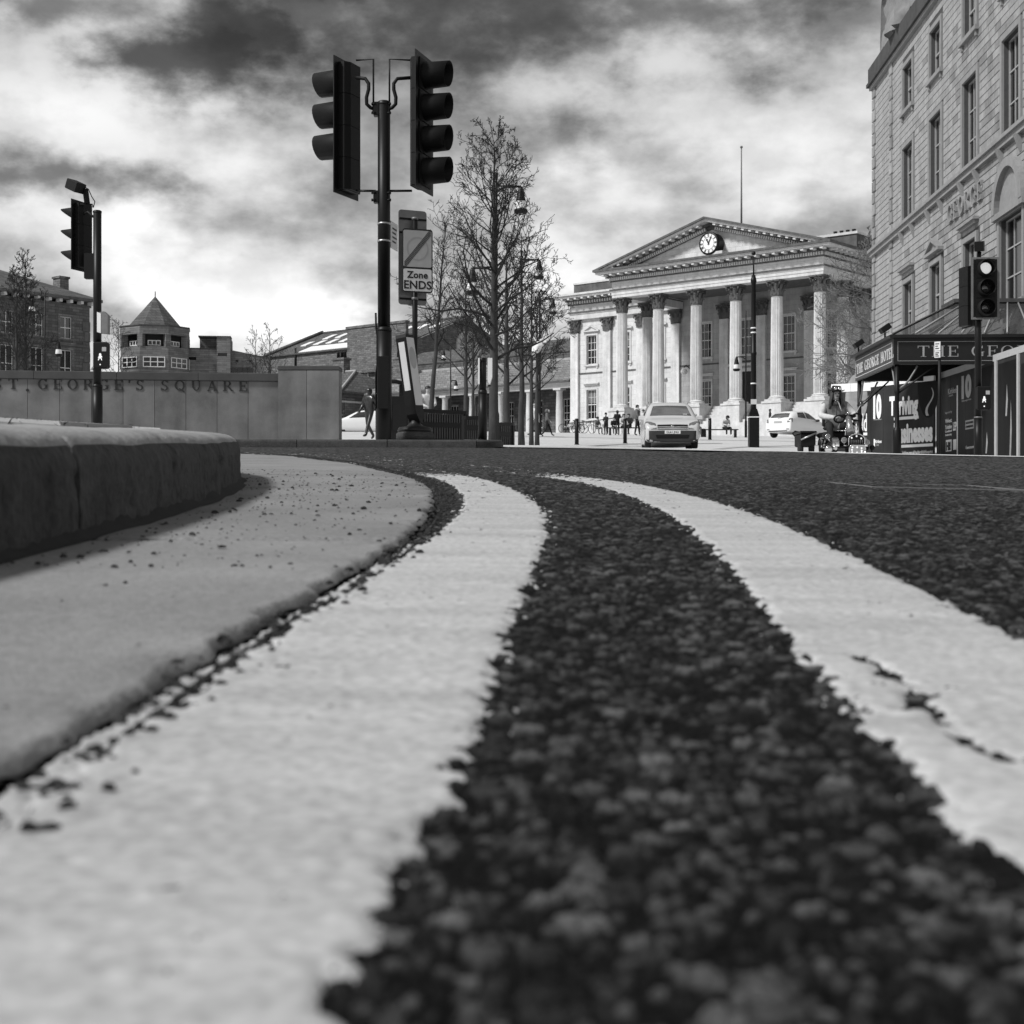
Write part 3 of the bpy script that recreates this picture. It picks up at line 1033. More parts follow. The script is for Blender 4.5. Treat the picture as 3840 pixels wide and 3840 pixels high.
# ------------------------------------------------------------------ traffic signals
def visor(b, T, r, ln, kind):
    """hood along local -y from a lens at the origin"""
    n = 18
    if kind == 'tube':
        prof_o, prof_i = [], []
        o = len(b.v)
        pts = []
        for rr, yy, sc in ((r, .0, 1.0), (r * .94, -ln, .96), (r * .92, -ln, .94), (r * .97, .0, .97)):
            for k in range(n):
                t = 2 * PI * k / n
                cut = 0
                if yy < -.01:
                    cut = ln * .14 * (1 - math.sin(t)) * .5
                pts.append(T @ Vector((rr * math.cos(t), yy + cut, rr * math.sin(t))))
        fs = []
        for j in range(3):
            for k in range(n):
                fs.append((j * n + k, j * n + (k + 1) % n, (j + 1) * n + (k + 1) % n, (j + 1) * n + k))
        b.add(pts, fs, True)
    else:                                   # cut-away cowl: long on top, short underneath
        pts = []
        for rr, far in ((r, False), (r * .86, True), (r * .84, True), (r * .97, False)):
            for k in range(n):
                t = 2 * PI * k / n
                yy = 0.0
                if far:
                    yy = -ln * (.12 + .88 * min(1.0, max(0.0, (math.sin(t) + 1.0) * .56)))
                pts.append(T @ Vector((rr * math.cos(t), yy, rr * math.sin(t) * (1 if not far else .9) + (.02 if far else 0))))
        fs = []
        for j in range(3):
            for k in range(n):
                fs.append((j * n + k, j * n + (k + 1) % n, (j + 1) * n + (k + 1) % n, (j + 1) * n + k))
        b.add(pts, fs, True)

def signal_head(parent, pos, az, n, pitch_, wd, hgt, ln, kind, lit=None, frame=False, skip=()):
    """head facing az (0 = towards the camera side -y); centre of its board at pos (local to parent)"""
    T = Matrix.Translation(pos) @ Matrix.Rotation(az, 4, 'Z')
    b = MB(); b.box(-wd / 2, wd / 2, .0, .012, -hgt / 2, hgt / 2, T=T)
    bd = b.build('backing_board', 'black', parent)
    if frame:
        b = MB()
        e = .038
        for q in ((-wd / 2, wd / 2, hgt / 2 - e, hgt / 2), (-wd / 2, wd / 2, -hgt / 2, -hgt / 2 + e)):
            b.box(q[0], q[1], -.004, .0, q[2], q[3], T=T)
        for q in ((-wd / 2, -wd / 2 + e), (wd / 2 - e, wd / 2)):
            b.box(q[0], q[1], -.004, .0, -hgt / 2 + e + .001, hgt / 2 - e - .001, T=T)
        b.build('board_border', 'grey', parent)
    hh = n * pitch_
    b = MB()
    hw = wd * .33
    # housing: flat front, chamfered back
    poly = [(-hw, .012), (hw, .012), (hw, .09), (hw * .6, .135), (-hw * .6, .135), (-hw, .09)]
    for k in range(n):
        z0 = -hh / 2 + k * pitch_
        b.prism([(p, q) for p, q in poly], z0 + .003, z0 + pitch_ - .003, 'xy', T=T)
    b.build('housing', 'blackmatt', parent)
    b = MB()
    b.box(-hw * .8, hw * .8, .02, .10, -hh / 2 - .002, hh / 2 + .002, T=T)
    b.build('housing_core', 'black', parent)
    for k in range(n):
        z = hh / 2 - (k + .5) * pitch_
        Tk = T @ Matrix.Translation((0, -.012, z))
        r = min(pitch_ * .42, wd * .36)
        bz = MB(); bz.box(-hw * 1.0, hw * 1.0, -.016, -.004, z - pitch_ * .47, z + pitch_ * .47, T=T)
        bz.build('lens_door', 'blackmatt', parent)
        ln_ = MB()
        Tl = Tk @ Matrix.Rotation(R(90), 4, 'X')
        ln_.lathe([(r * .68, .008), (r * .64, .022), (r * .45, .034), (.001, .040)], 20, T=Tl, caps=False)
        lo = ln_.build('lens', 'lit' if lit == k else 'carglass', parent)
        if lit == k: tag(lo, 'lit round signal lamp')
        if k in skip:
            continue
        v = MB(); visor(v, Tk @ Matrix.Translation((0, -.004, 0)), r, ln, kind)
        v.build('visor', 'blackmatt', parent)
    return bd

def pole_parts(parent, zb, r0, z1, r1, z2):
    b = MB()
    b.tube([(0, 0, zb), (0, 0, z1 - .03)], r0, 20)
    b.build('lower_pole', 'black', parent)
    b = MB()
    b.lathe([(r0 + .002, z1 - .032), (r0 + .004, z1 - .02), (r1 + .006, z1 + .012), (r1, z1 + .016)], 20)
    b.build('collar', 'black', parent)
    b = MB()
    b.tube([(0, 0, z1 + .01), (0, 0, z2)], r1, 20)
    b.build('upper_pole', 'black', parent)
    b = MB()
    b.lathe([(r1 + .004, z2 - .03), (r1 + .006, z2 + .0), (r1 * .8, z2 + .014), (.001, z2 + .018)], 20, caps=False)
    b.build('pole_cap', 'black', parent)

def clamp(parent, z, r, m='black', h=.05):
    b = MB(); b.lathe([(r + .002, z - h / 2), (r + .006, z - h / 2), (r + .006, z + h / 2), (r + .002, z + h / 2)], 18)
    b.build('clamp_band', m, parent)

# 1. the tall pole with two heads
d = 16.5
xp = px(1440, d)
g = H(xp, d) + .085
sg = thing('traffic_signal', 'tall black traffic signal with two heads back to back beside the zone sign', 'traffic light', (xp, d, g), 0)
zt = pz(384, d) - g
pole_parts(sg, 0, .089, pz(1232, d) - g, .072, zt)
def zl(v): return pz(v, d) - g
def xl_(u): return px(u, d) - xp
# right head
aR = math.atan2(.95, .31)          # local -y turned towards (+x, slightly to camera)
aR = math.atan2(.95, .31)
signal_head(sg, (xl_(1592), .02, zl(462)), aR, 4, .365, .545, 1.56, .30, 'tube')
# left head, faces left and away
aL = math.atan2(-.91, -.41)
signal_head(sg, (xl_(1291), .12, zl(474)), aL, 4, .365, .545, 1.56, .37, 'tube', skip=(3,))
b = MB(); b.lathe([(.13, 0), (.12, .05), (.07, .085), (.001, .095)], 16, T=Matrix.Translation((xl_(1290), .12, zl(474))) @ Matrix.Rotation(aL, 4, 'Z') @ Matrix.Translation((0, -.02, -.55)) @ Matrix.Rotation(R(90), 4, 'X'), caps=False)
b.build('arrow_lens', 'blackmatt', sg)
for sgn, uo, ui, ut in ((-1, 1335, 1401, 1345), (1, 1545, 1461, 1525)):
    b = MB()
    b.tube([(xl_(ui), -.02, zl(420)), (xl_(ui), -.02, zl(224)), (xl_(uo), .0, zl(226))], .011, 8)
    b.build('bracket_strap', 'black', sg)
    b = MB()
    b.tube([(xl_(ui), -.03, zl(410)), (xl_(ui + sgn * 10), -.04, zl(408)), (xl_(ui + sgn * 24), -.05, zl(395)), (xl_(ui + sgn * 25), -.05, zl(370)), (xl_(ui + sgn * 17), -.05, zl(340)), (xl_(ui + sgn * 17), -.05, zl(318)), (xl_(ui + sgn * 30), -.03, zl(298)), (xl_(uo), 0, zl(291))], .021, 10)
    b.build('cable_conduit', 'blackmatt', sg)
    b = MB()
    b.tube([(xl_(ui - sgn * 8), 0, zl(716)), (xl_(uo), .02, zl(714))], .014, 8)
    b.build('lower_bracket', 'black', sg)
    for v0, v1 in ((385, 436), (717, 762)):
        b = MB()
        b.box(xl_(ui - sgn * 10) - .03, xl_(ui - sgn * 10) + .03, -.05, .05, zl(v1), zl(v0), bev=.006)
        for vv in (v0 + 9, v1 - 9):
            b.tube([(xl_(ui - sgn * 10), -.045, zl(vv)), (xl_(ui + sgn * 7), -.045, zl(vv))], .013, 8)
            b.tube([(xl_(ui + sgn * 3), -.045, zl(vv)), (xl_(ui + sgn * 5), -.045, zl(vv))], .021, 6)
        b.build('bracket_clamp', 'black', sg)
clamp(sg, zl(840), .072, 'alu', .022)
clamp(sg, zl(905), .072, 'alu', .022)
b = MB()
T = Matrix.Translation((.078, .03, zl(877))) @ Matrix.Rotation(R(78), 4, 'Z')
b.box(-.02, .26, -.004, .004, -.155, .155, T=T)
b.build('side_plate', 'signwhite', sg)
b = MB()
for i in range(4):
    b.box(.04, .21 - .03 * (i % 2), -.006, -.0045, .07 - i * .05, .09 - i * .05, T=T)
b.build('plate_print', 'letter', sg)
b = MB()
b.tube([(-.085, -.03, .35), (-.09, -.03, .75), (-.072, -.045, .85), (-.072, -.045, 1.18), (-.088, -.03, 1.28), (-.092, -.03, 1.45)], .012, 8)
b.build('service_cable', 'blackmatt', sg)
b = MB(); b.box(-.06, .06, -.094, -.086, .35, .95, bev=.003); b.build('access_door', 'blackmatt', sg)

# 2. signal with detector and push-button box at the left
d = 24.5
xp = px(365, d); g = H(xp, d) + .085
s2 = thing('traffic_signal', 'black traffic signal at left with a tilted detector on top and walking figure box', 'traffic light', (xp, d, g), 0)
pole_parts(s2, 0, .088, pz(1444, d) - g, .069, pz(792, d) - g)
signal_head(s2, (px(290, d) - xp, .22, pz(878, d) - g), math.atan2(-.93, -.36), 3, .365, .55, 1.20, .36, 'cowl')
b = MB()
b.tube([(px(310, d) - xp, .1, zl(0) * 0 + pz(798, d) - g), (px(330, d) - xp, 0, pz(795, d) - g), (px(348, d) - xp, 0, pz(812, d) - g), (px(362, d) - xp, 0, pz(815, d) - g)], .022, 8)
b.build('cable_conduit', 'blackmatt', s2)
b = MB(); b.box(px(316, d) - xp, px(352, d) - xp, -.02, .10, pz(1045, d) - g, pz(950, d) - g, bev=.01); b.build('lower_bracket', 'black', s2)
T = Matrix.Translation((px(286, d) - xp, -.02, pz(700, d) - g)) @ Matrix.Rotation(R(28), 4, 'Y') @ Matrix.Rotation(R(-32), 4, 'Z') @ Matrix.Rotation(R(14), 4, 'X')
b = MB(); b.box(-.15, .13, -.10, .10, -.085, .085, T=T, bev=.008); b.build('detector', 'blackmatt', s2)
b = MB(); b.tube([(px(320, d) - xp, 0, pz(710, d) - g), (px(327, d) - xp, 0, pz(764, d) - g)], .05, 12)
b.tube([(px(300, d) - xp, 0, pz(766, d) - g), (px(346, d) - xp, 0, pz(766, d) - g), (px(350, d) - xp, 0, pz(778, d) - g)], .012, 6)
b.build('detector_stem', 'blackmatt', s2)
b = MB()
b.tube([(px(318, d) - xp, 0, pz(702, d) - g), (px(333, d) - xp, -.02, pz(710, d) - g), (px(345, d) - xp, -.02, pz(738, d) - g), (px(356, d) - xp, 0, pz(756, d) - g), (px(350, d) - xp, 0, pz(778, d) - g)], .008, 6)
b.build('detector_cable', 'blackmatt', s2)
def push_box(parent, x, y, z, az, wd, hgt, white_side, name='push_box'):
    T = Matrix.Translation((x, y, z)) @ Matrix.Rotation(az, 4, 'Z')
    b = MB(); b.box(-wd / 2, wd / 2, -.09, .07, -hgt / 2, hgt / 2, T=T, bev=.025)
    o = b.build(name, 'blackmatt', parent)
    if white_side:
        b = MB(); b.prism([(-wd / 2 - .055, -hgt / 2 - .02), (-wd / 2 - .002, -hgt / 2 + .04), (-wd / 2 - .002, hgt / 2), (-wd / 2 - .03, hgt / 2 + .01), (-wd / 2 - .06, hgt / 2 - .03), (-wd / 2 - .045, 0)], -.08, .08, T=T)
        b.build('box_shroud', 'white', parent)
    # walking figure
    b = MB()
    s_ = hgt
    b.ball((.0, -.094, .02 * s_), .022 * s_ * 2, 8, 6, T=T, sy=.15)
    for poly in ([(-.035, -.04), (.035, -.04), (.028, .0), (-.022, .0)], [(-.035, -.04), (-.01, -.04), (-.05, -.2), (-.085, -.2)], [(.01, -.12), (.035, -.04), (.07, -.2), (.045, -.2)], [(-.035, -.04), (.035, -.04), (.03, -.13), (-.03, -.13)], [(-.022, -.0), (-.04, -.02), (-.085, -.1), (-.07, -.11)], [(.028, .0), (.08, -.08), (.07, -.1), (.03, -.05)]):
        b.prism([(p * s_, q * s_) for p, q in poly], -.0945 - .0002 * len(b.f) * .02, -.0905, T=T)
    b.build('walking_figure', 'lit', parent)
    b = MB(); b.box(wd * .12, wd * .42, -.094, -.09, hgt * .14, hgt * .30, T=T); b.build('box_notice', 'signgrey', parent)
    b = MB(); b.ball((0, -.094, -hgt * .36), .012, 8, 6, T=T, sy=.4); b.build('box_lamp', 'lit', parent)
    return o
push_box(s2, px(386, d) - xp, -.07, pz(1335, d) - g, 0, .24, .45, True)
b = MB()
T = Matrix.Translation((px(391, d) - xp, -.03, pz(1212, d) - g))
b.prism([(-.085, -.17), (.085, -.19), (.085, .13), (.02, .19), (-.085, .17)], -.07, .08, T=T); b.build('sounder_box', 'grey', s2)
b = MB(); b.prism([(-.095, -.16), (-.03, -.18), (-.03, .15), (-.095, .18)], -.075, -.071, T=T); b.build('sounder_panel', 'white', s2)

# 3. signal by the hotel, one lamp lit
d = 24.4
xp = px(3668, d); g = H(xp, d) + .01
s3 = thing('traffic_signal', 'black traffic signal with its top lamp lit in front of the hotel', 'traffic light', (xp, d, g), 0)
pole_parts(s3, -.05, .068, pz(1565, d) - g, .055, pz(990, d) - g)
signal_head(s3, (px(3686, d) - xp, -.12, pz(1085, d) - g), R(-4), 3, .335, .47, 1.05, .20, 'tube', lit=0, frame=True)
signal_head(s3, (px(3652, d) - xp, .28, pz(1105, d) - g), R(98), 3, .335, .47, 1.05, .20, 'tube')
b = MB()
T = Matrix.Translation((px(3671, d) - xp, -.03, pz(926, d) - g)) @ Matrix.Rotation(R(-22), 4, 'Z') @ Matrix.Rotation(R(10), 4, 'X')
b.box(-.075, .075, -.11, .13, -.08, .09, T=T, bev=.006); b.build('detector', 'blackmatt', s3)
b = MB(); b.tube([(px(3671, d) - xp, -.02, pz(945, d) - g), (px(3669, d) - xp, -.02, pz(975, d) - g)], .035, 10); b.build('detector_stem', 'blackmatt', s3)
push_box(s3, px(3680, d) - xp, -.06, pz(1494, d) - g, 0, .22, .40, False)
clamp(s3, pz(1565, d) - g, .062, 'grey', .02)

# ------------------------------------------------------------------ zone sign on its post
d = 18.0
xp = px(1556, d); g = H(xp, d) + .085
zs = thing('zone_sign', 'pale rectangular zone sign with dark bars on a slim post behind the signal', 'sign', (xp, d, g), 0)
b = MB(); b.tube([(0, 0, 0), (0, 0, pz(818, d) - g)], .034, 16); b.build('post', 'black', zs)
az = R(19)
def plate(uc, v0, v1, wd, yoff, m, name, rad=.035, th=.004, a=az):
    T = Matrix.Translation((px(uc, d) - xp, yoff, 0)) @ Matrix.Rotation(a, 4, 'Z')
    z1, z0 = pz(v0, d) - g, pz(v1, d) - g
    poly = []
    for cx, cz, a0 in ((wd / 2 - rad, z1 - rad, 0), (-wd / 2 + rad, z1 - rad, 90), (-wd / 2 + rad, z0 + rad, 180), (wd / 2 - rad, z0 + rad, 270)):
        for q in range(5):
            t = R(a0 + q * 22.5)
            poly.append((cx + rad * math.cos(t), cz + rad * math.sin(t)))
    b = MB(); b.prism(poly, -th / 2, th / 2, T=T)
    return b.build(name, m, zs), T, z0, z1
_, Tp, z0, z1 = plate(1567, 862, 1100, .390, -.062, 'letter', 'front_plate')
f1, Tp, z0, z1 = plate(1567, 868, 1005, .362, -.0655, 'signgrey', 'upper_panel', .02, .003)
put = []
b = MB()
for i in range(4):
    o_ = (i - 1.5) * .024
    hgt = z1 - z0
    x0, x1 = -.17, .17
    def q(x, o): return (z0 + z1) / 2 + (x) * (hgt - .03) / .34 + o
    b.prism([(x0, q(x0, o_ - .007)), (x1, q(x1, o_ - .007)), (x1, q(x1, o_ + .007)), (x0, q(x0, o_ + .007))], -.0030, -.0016, T=Tp)
b.build('cancel_bars', 'letter', zs)
b = MB()
n = 36
for i in range(n):
    t0, t1 = 2 * PI * i / n, 2 * PI * (i + 1) / n
    zc = (z0 + z1) / 2
    b.prism([(r_ * math.cos(t) * .95, zc + r_ * math.sin(t)) for r_, t in ((.150, t0), (.150, t1), (.128, t1), (.128, t0))], -.0024, -.00155, T=Tp)
M['ring'] = mat('faded_ring', .31, .12, 9, .5)
b.build('faded_ring', 'ring', zs)
f2, Tp, z0, z1 = plate(1567, 1012, 1095, .362, -.0655, 'signwhite', 'lower_panel', .02, .003)
for s_, v, sz in (('Zone', 1046, .118), ('ENDS', 1086, .142)):
    me = text_mesh(s_, sz, .0035, .001, 1.0, 'CENTER', 1.04); me.materials.clear(); me.materials.append(M['letter'])
    o = link('lettering', me, zs)
    o.matrix_local = Tp @ Matrix.Translation((0, -.0028, pz(v, d) - g)) @ RX
plate(1546, 786, 1142, .375, .050, 'grey', 'rear_plate', .04, .004, R(24))
for v in (820, 872, 1120):
    b = MB()
    T = Matrix.Translation((px(1548, d) - xp, .040, pz(v, d) - g)) @ Matrix.Rotation(R(24), 4, 'Z')
    b.box(-.18, .18, -.006, .0, -.012, .012, T=T); b.build('rail', 'blackmatt', zs)
    clamp(zs, pz(v, d) - g, .035, 'grey', .03)

# ------------------------------------------------------------------ leaning keep-left bollard
d = 16.9
xp = px(1556, d); g = H(xp, d) + .085
kb = thing('keep_left_bollard', 'leaning internally lit bollard on a round foot in front of the zone sign', 'bollard', (xp, d, g), 0)
b = MB(); b.lathe([(.22, 0), (.22, .07), (.20, .09), (.17, .095)], 24); b.build('foot', 'kerb', kb)
b = MB(); b.lathe([(.20, .096), (.205, .11), (.19, .145), (.10, .16), (.06, .2), (.05, .26)], 20); b.build('base_ring', 'iron', kb)
T = Matrix.Translation((.02, 0, .20)) @ Matrix.Rotation(R(-8), 4, 'Y') @ Matrix.Rotation(R(68), 4, 'Z')
b = MB()
pr = [(-.04, 0), (.04, 0), (.105, .10), (.11, .2), (.11, 1.0), (.095, 1.04), (-.095, 1.04), (-.11, 1.0), (-.11, .2), (-.105, .10)]
b.prism(pr, -.065, .065, T=T); b.build('shell', 'blackmatt', kb)
b = MB(); b.prism([(-.098, .2), (.098, .2), (.098, 1.0), (-.098, 1.0)], -.0685, -.0655, T=T); b.build('front_panel', 'signwhite', kb)
b = MB(); b.prism([(-.098, .2), (.098, .2), (.098, 1.0), (-.098, 1.0)], .0655, .0685, T=T); b.build('rear_panel', 'signwhite', kb)
b = MB()
b.prism([(.085 * math.cos(2 * PI * i / 28), .76 + .13 * math.sin(2 * PI * i / 28)) for i in range(28)], -.0705, -.0688, T=T)
b.build('round_sign', 'signgrey', kb)
b = MB(); b.box(-.1135, -.1105, -.038, .038, .38, .95, T=T); b.build('side_window', 'signwhite', kb)

# ------------------------------------------------------------------ push-button post with white boxes seen from behind
d = 18.2
xp = px(1810, d); g = H(xp, d) + .085
pp = thing('crossing_post', 'short black post with white box backs beside the tree trunk', 'post', (xp, d, g), 0)
pole_parts(pp, 0, .056, pz(1467, d) - g, .046, pz(1346, d) - g)
for u0, u1, sgn in ((1793, 1799, -1), (1829, 1846, 1)):
    T = Matrix.Translation((px((u0 + u1) / 2, d) - xp, .0, pz(1393, d) - g))
    wd = (u1 - u0) / F * d
    b = MB(); b.prism([(-wd / 2, -.13), (-wd / 2 + (.02 if sgn > 0 else .0), -.165), (wd / 2 - (.03 if sgn > 0 else 0), -.165), (wd / 2, -.07), (wd / 2, .165), (-wd / 2, .165)], -.06, .10, T=T)
    b.build('push_box', 'white', pp)
b = MB(); b.box(px(1829, d) - xp, px(1840, d) - xp, -.02, .06, pz(1450, d) - g, pz(1444, d) - g); b.build('box_bracket', 'black', pp)

# ------------------------------------------------------------------ slatted enclosures
def slat_panel(name, label, u0, u1, d0, d1, vt0, vt1, dz, nslat, parent_group=None):
    x0, x1 = px(u0, d0), px(u1, d1)
    a = math.atan2(d1 - d0, x1 - x0)
    ln = math.hypot(d1 - d0, x1 - x0)
    g0 = min(H(x0, d0), H(x1, d1)) + dz
    t = thing(name, label, 'fence', (x0, d0, g0), a)
    za, zb = pz(vt0, d0) - g0, pz(vt1, d1) - g0
    for i in range(nslat):
        x = ln * (i + .5) / nslat
        z = za + (zb - za) * (i + .5) / nslat
        b = MB(); b.box(x - ln / nslat * .30, x + ln / nslat * .30, -.012, .012, .02, z - .05)
        b.build('slat', 'grey' if False else M_slat, t)
    b = MB()
    b.add([(0, -.035, za - .05), (ln, -.035, zb - .05), (ln, .035, zb - .05), (0, .035, za - .05), (0, -.035, za), (ln, -.035, zb), (ln, .035, zb), (0, .035, za)], [(3, 2, 1, 0), (4, 5, 6, 7), (0, 1, 5, 4), (1, 2, 6, 5), (2, 3, 7, 6), (3, 0, 4, 7)])
    b.build('top_rail', 'black', t)
    b = MB(); b.box(0, ln, -.02, .02, za * .42, za * .42 + .07); b.build('mid_rail', 'black', t)
    for x in (0.0, ln):
        b = MB(); b.box(x - .025, x + .025, -.03, .03, -.02, (za if x == 0 else zb) - .051); b.build('post', 'black', t)
    b = MB(); b.box(.03, ln - .03, .03, .04, .0, min(za, zb) - .06); b.build('back_sheet', 'black', t)
    return t
M_slat = mat('slat_grey', .05, .2, 12, .5, metal=.2)
slat_panel('slatted_fence', 'wide dark slatted screen behind the leaning bollard', 1578, 1745, 21.0, 21.4, 1533, 1542, .085, 18)
slat_panel('slatted_fence', 'narrow dark slatted screen beside the crossing post', 1741, 1800, 20.3, 20.5, 1560, 1560, .085, 8)
slat_panel('slatted_fence', 'small dark slatted screen behind the thick tree trunks', 1868, 1921, 23.5, 23.8, 1584, 1584, .0, 7)

# dark kiosk with an open top behind the tall pole
d = 19.5
x0, x1 = px(1408, d), px(1530, d)
g = H(x0, d) + .085
kk = thing('service_kiosk', 'black service kiosk with an open roof frame behind the tall signal pole', 'kiosk', ((x0 + x1) / 2, d, g), 0)
hw = (x1 - x0) / 2
zb = pz(1486, d) - g; zt = pz(1426, d) - g
b = MB(); b.box(-hw, hw, 0, .5, 0, zb, bev=.01); b.build('cabinet', 'black', kk)
for x in (-hw, hw * .45, hw - .06):
    b = MB(); b.box(x, x + .06, .02, .10, zb + .001, zt - .06); b.build('roof_post', 'black', kk)
b = MB()
b.tube([(-hw, .02, zt - .05), (-hw * .3, -.02, zt - .02), (hw * .3, -.02, zt - .02), (hw, .02, zt - .06)], .028, 8)
b.build('roof_rim', 'black', kk)
b = MB(); b.box(-hw * .9, hw * .02, -.006, -.001, .12, zb - .1); b.box(hw * .06, hw * .92, -.006, -.001, .12, zb - .1); b.build('door', 'blackmatt', kk)

# ------------------------------------------------------------------ coursed masonry / slate materials
def coursed(name, c, bw, bh, mortar, dark, var=.2, scale=1.2, rough=.85, rand=0.0, streak=.15, bump=.012, speck=.1, offset=.5, tone=.18):
    m = mat(name, c, var, scale, rough, speck=speck, sscale=12, rand=rand, streak=streak)
    t = m.node_tree
    p = t.nodes['Principled BSDF']
    src = p.inputs['Base Color'].links[0].from_socket
    co = t.nodes.new('ShaderNodeTexCoord')
    sp = t.nodes.new('ShaderNodeSeparateXYZ'); t.links.new(co.outputs['Object'], sp.inputs[0])
    ad = t.nodes.new('ShaderNodeMath'); ad.operation = 'ADD'
    t.links.new(sp.outputs[0], ad.inputs[0]); t.links.new(sp.outputs[1], ad.inputs[1])
    cb = t.nodes.new('ShaderNodeCombineXYZ'); t.links.new(ad.outputs[0], cb.inputs[0]); t.links.new(sp.outputs[2], cb.inputs[1])
    br = t.nodes.new('ShaderNodeTexBrick')
    br.offset = offset
    br.inputs['Scale'].default_value = 1.0
    br.inputs['Brick Width'].default_value = bw
    br.inputs['Row Height'].default_value = bh
    br.inputs['Mortar Size'].default_value = mortar
    br.inputs['Mortar Smooth'].default_value = .2
    br.inputs['Color1'].default_value = (1 - tone,) * 3 + (1,)
    br.inputs['Color2'].default_value = (1 + tone,) * 3 + (1,)
    br.inputs['Mortar'].default_value = (dark,) * 3 + (1,)
    t.links.new(cb.outputs[0], br.inputs['Vector'])
    mx = t.nodes.new('ShaderNodeMix'); mx.data_type = 'RGBA'; mx.blend_type = 'MULTIPLY'
    mx.inputs[0].default_value = 1.0
    t.links.new(src, mx.inputs[6]); t.links.new(br.outputs['Color'], mx.inputs[7])
    t.links.new(mx.outputs[2], p.inputs['Base Color'])
    if bump:
        b = t.nodes.new('ShaderNodeBump'); b.inputs['Distance'].default_value = bump; b.invert = True
        t.links.new(br.outputs['Fac'], b.inputs['Height']); t.links.new(b.outputs[0], p.inputs['Normal'])
    return m
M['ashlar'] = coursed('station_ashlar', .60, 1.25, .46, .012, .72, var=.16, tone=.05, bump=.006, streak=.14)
M['shadeashlar'] = coursed('portico_back_ashlar', .36, 1.25, .46, .012, .72, var=.25, tone=.06, bump=.006, streak=.2)  # darker than the other ashlar, painting in shade behind the columns
M['stone'] = mat('station_stone', .56, .22, 1.4, .85, speck=.10, sscale=9, streak=.16)
M['colstone'] = mat('column_stone', .60, .25, 1.2, .85, speck=.12, sscale=10, streak=.25, rand=.08)
M['dirtshadestone'] = mat('weathered_shade_stone', .10, .45, 1.6, .9, speck=.15, sscale=8, streak=.3)  # weathering; its dark tone also paints the shade of the portico ceiling
M['gritwall'] = coursed('coursed_gritstone', .15, .62, .23, .02, .55, tone=.3, var=.3)
M['darkwall'] = coursed('soot_stone', .11, .75, .28, .02, .5, tone=.3, var=.35)
M['brick'] = coursed('buff_brick', .17, .9, .22, .016, .6, tone=.22, var=.25)
M['slates'] = coursed('slate_courses', .10, .5, .30, .02, .45, tone=.2, var=.3, bump=.02, streak=.2)
M['paleslates'] = coursed('pale_slate_courses', .20, .6, .34, .025, .5, tone=.2, var=.3, bump=.02, streak=.2)
M['frame'] = mat('window_frame_paint', .70, .1, 4, .5)
M['shade'] = mat('dark_opening', .012, .2, 2, .8)
M['door'] = mat('dark_door', .02, .2, 3, .5)
M['curtain'] = mat('window_blind', .16, .25, 4, .8)
M['lead'] = mat('lead_sheet', .34, .2, 2, .6, streak=.2)

def wall_open(b, x0, x1, z0, z1, t0, t1, ops):
    """wall slab between depths t0 and t1 with rectangular openings (xa, xb, za, zb)"""
    xs = sorted({x0, x1, *[q for o in ops for q in o[:2] if x0 < q < x1]})
    for a, c in zip(xs[:-1], xs[1:]):
        m_ = (a + c) / 2
        cur = z0
        for o in sorted([o for o in ops if o[0] < m_ < o[1]], key=lambda o: o[2]):
            if o[2] > cur + 1e-4: b.box(a, c, t0, t1, cur, o[2])
            cur = max(cur, o[3])
        if cur < z1 - 1e-4: b.box(a, c, t0, t1, cur, z1)
    return b

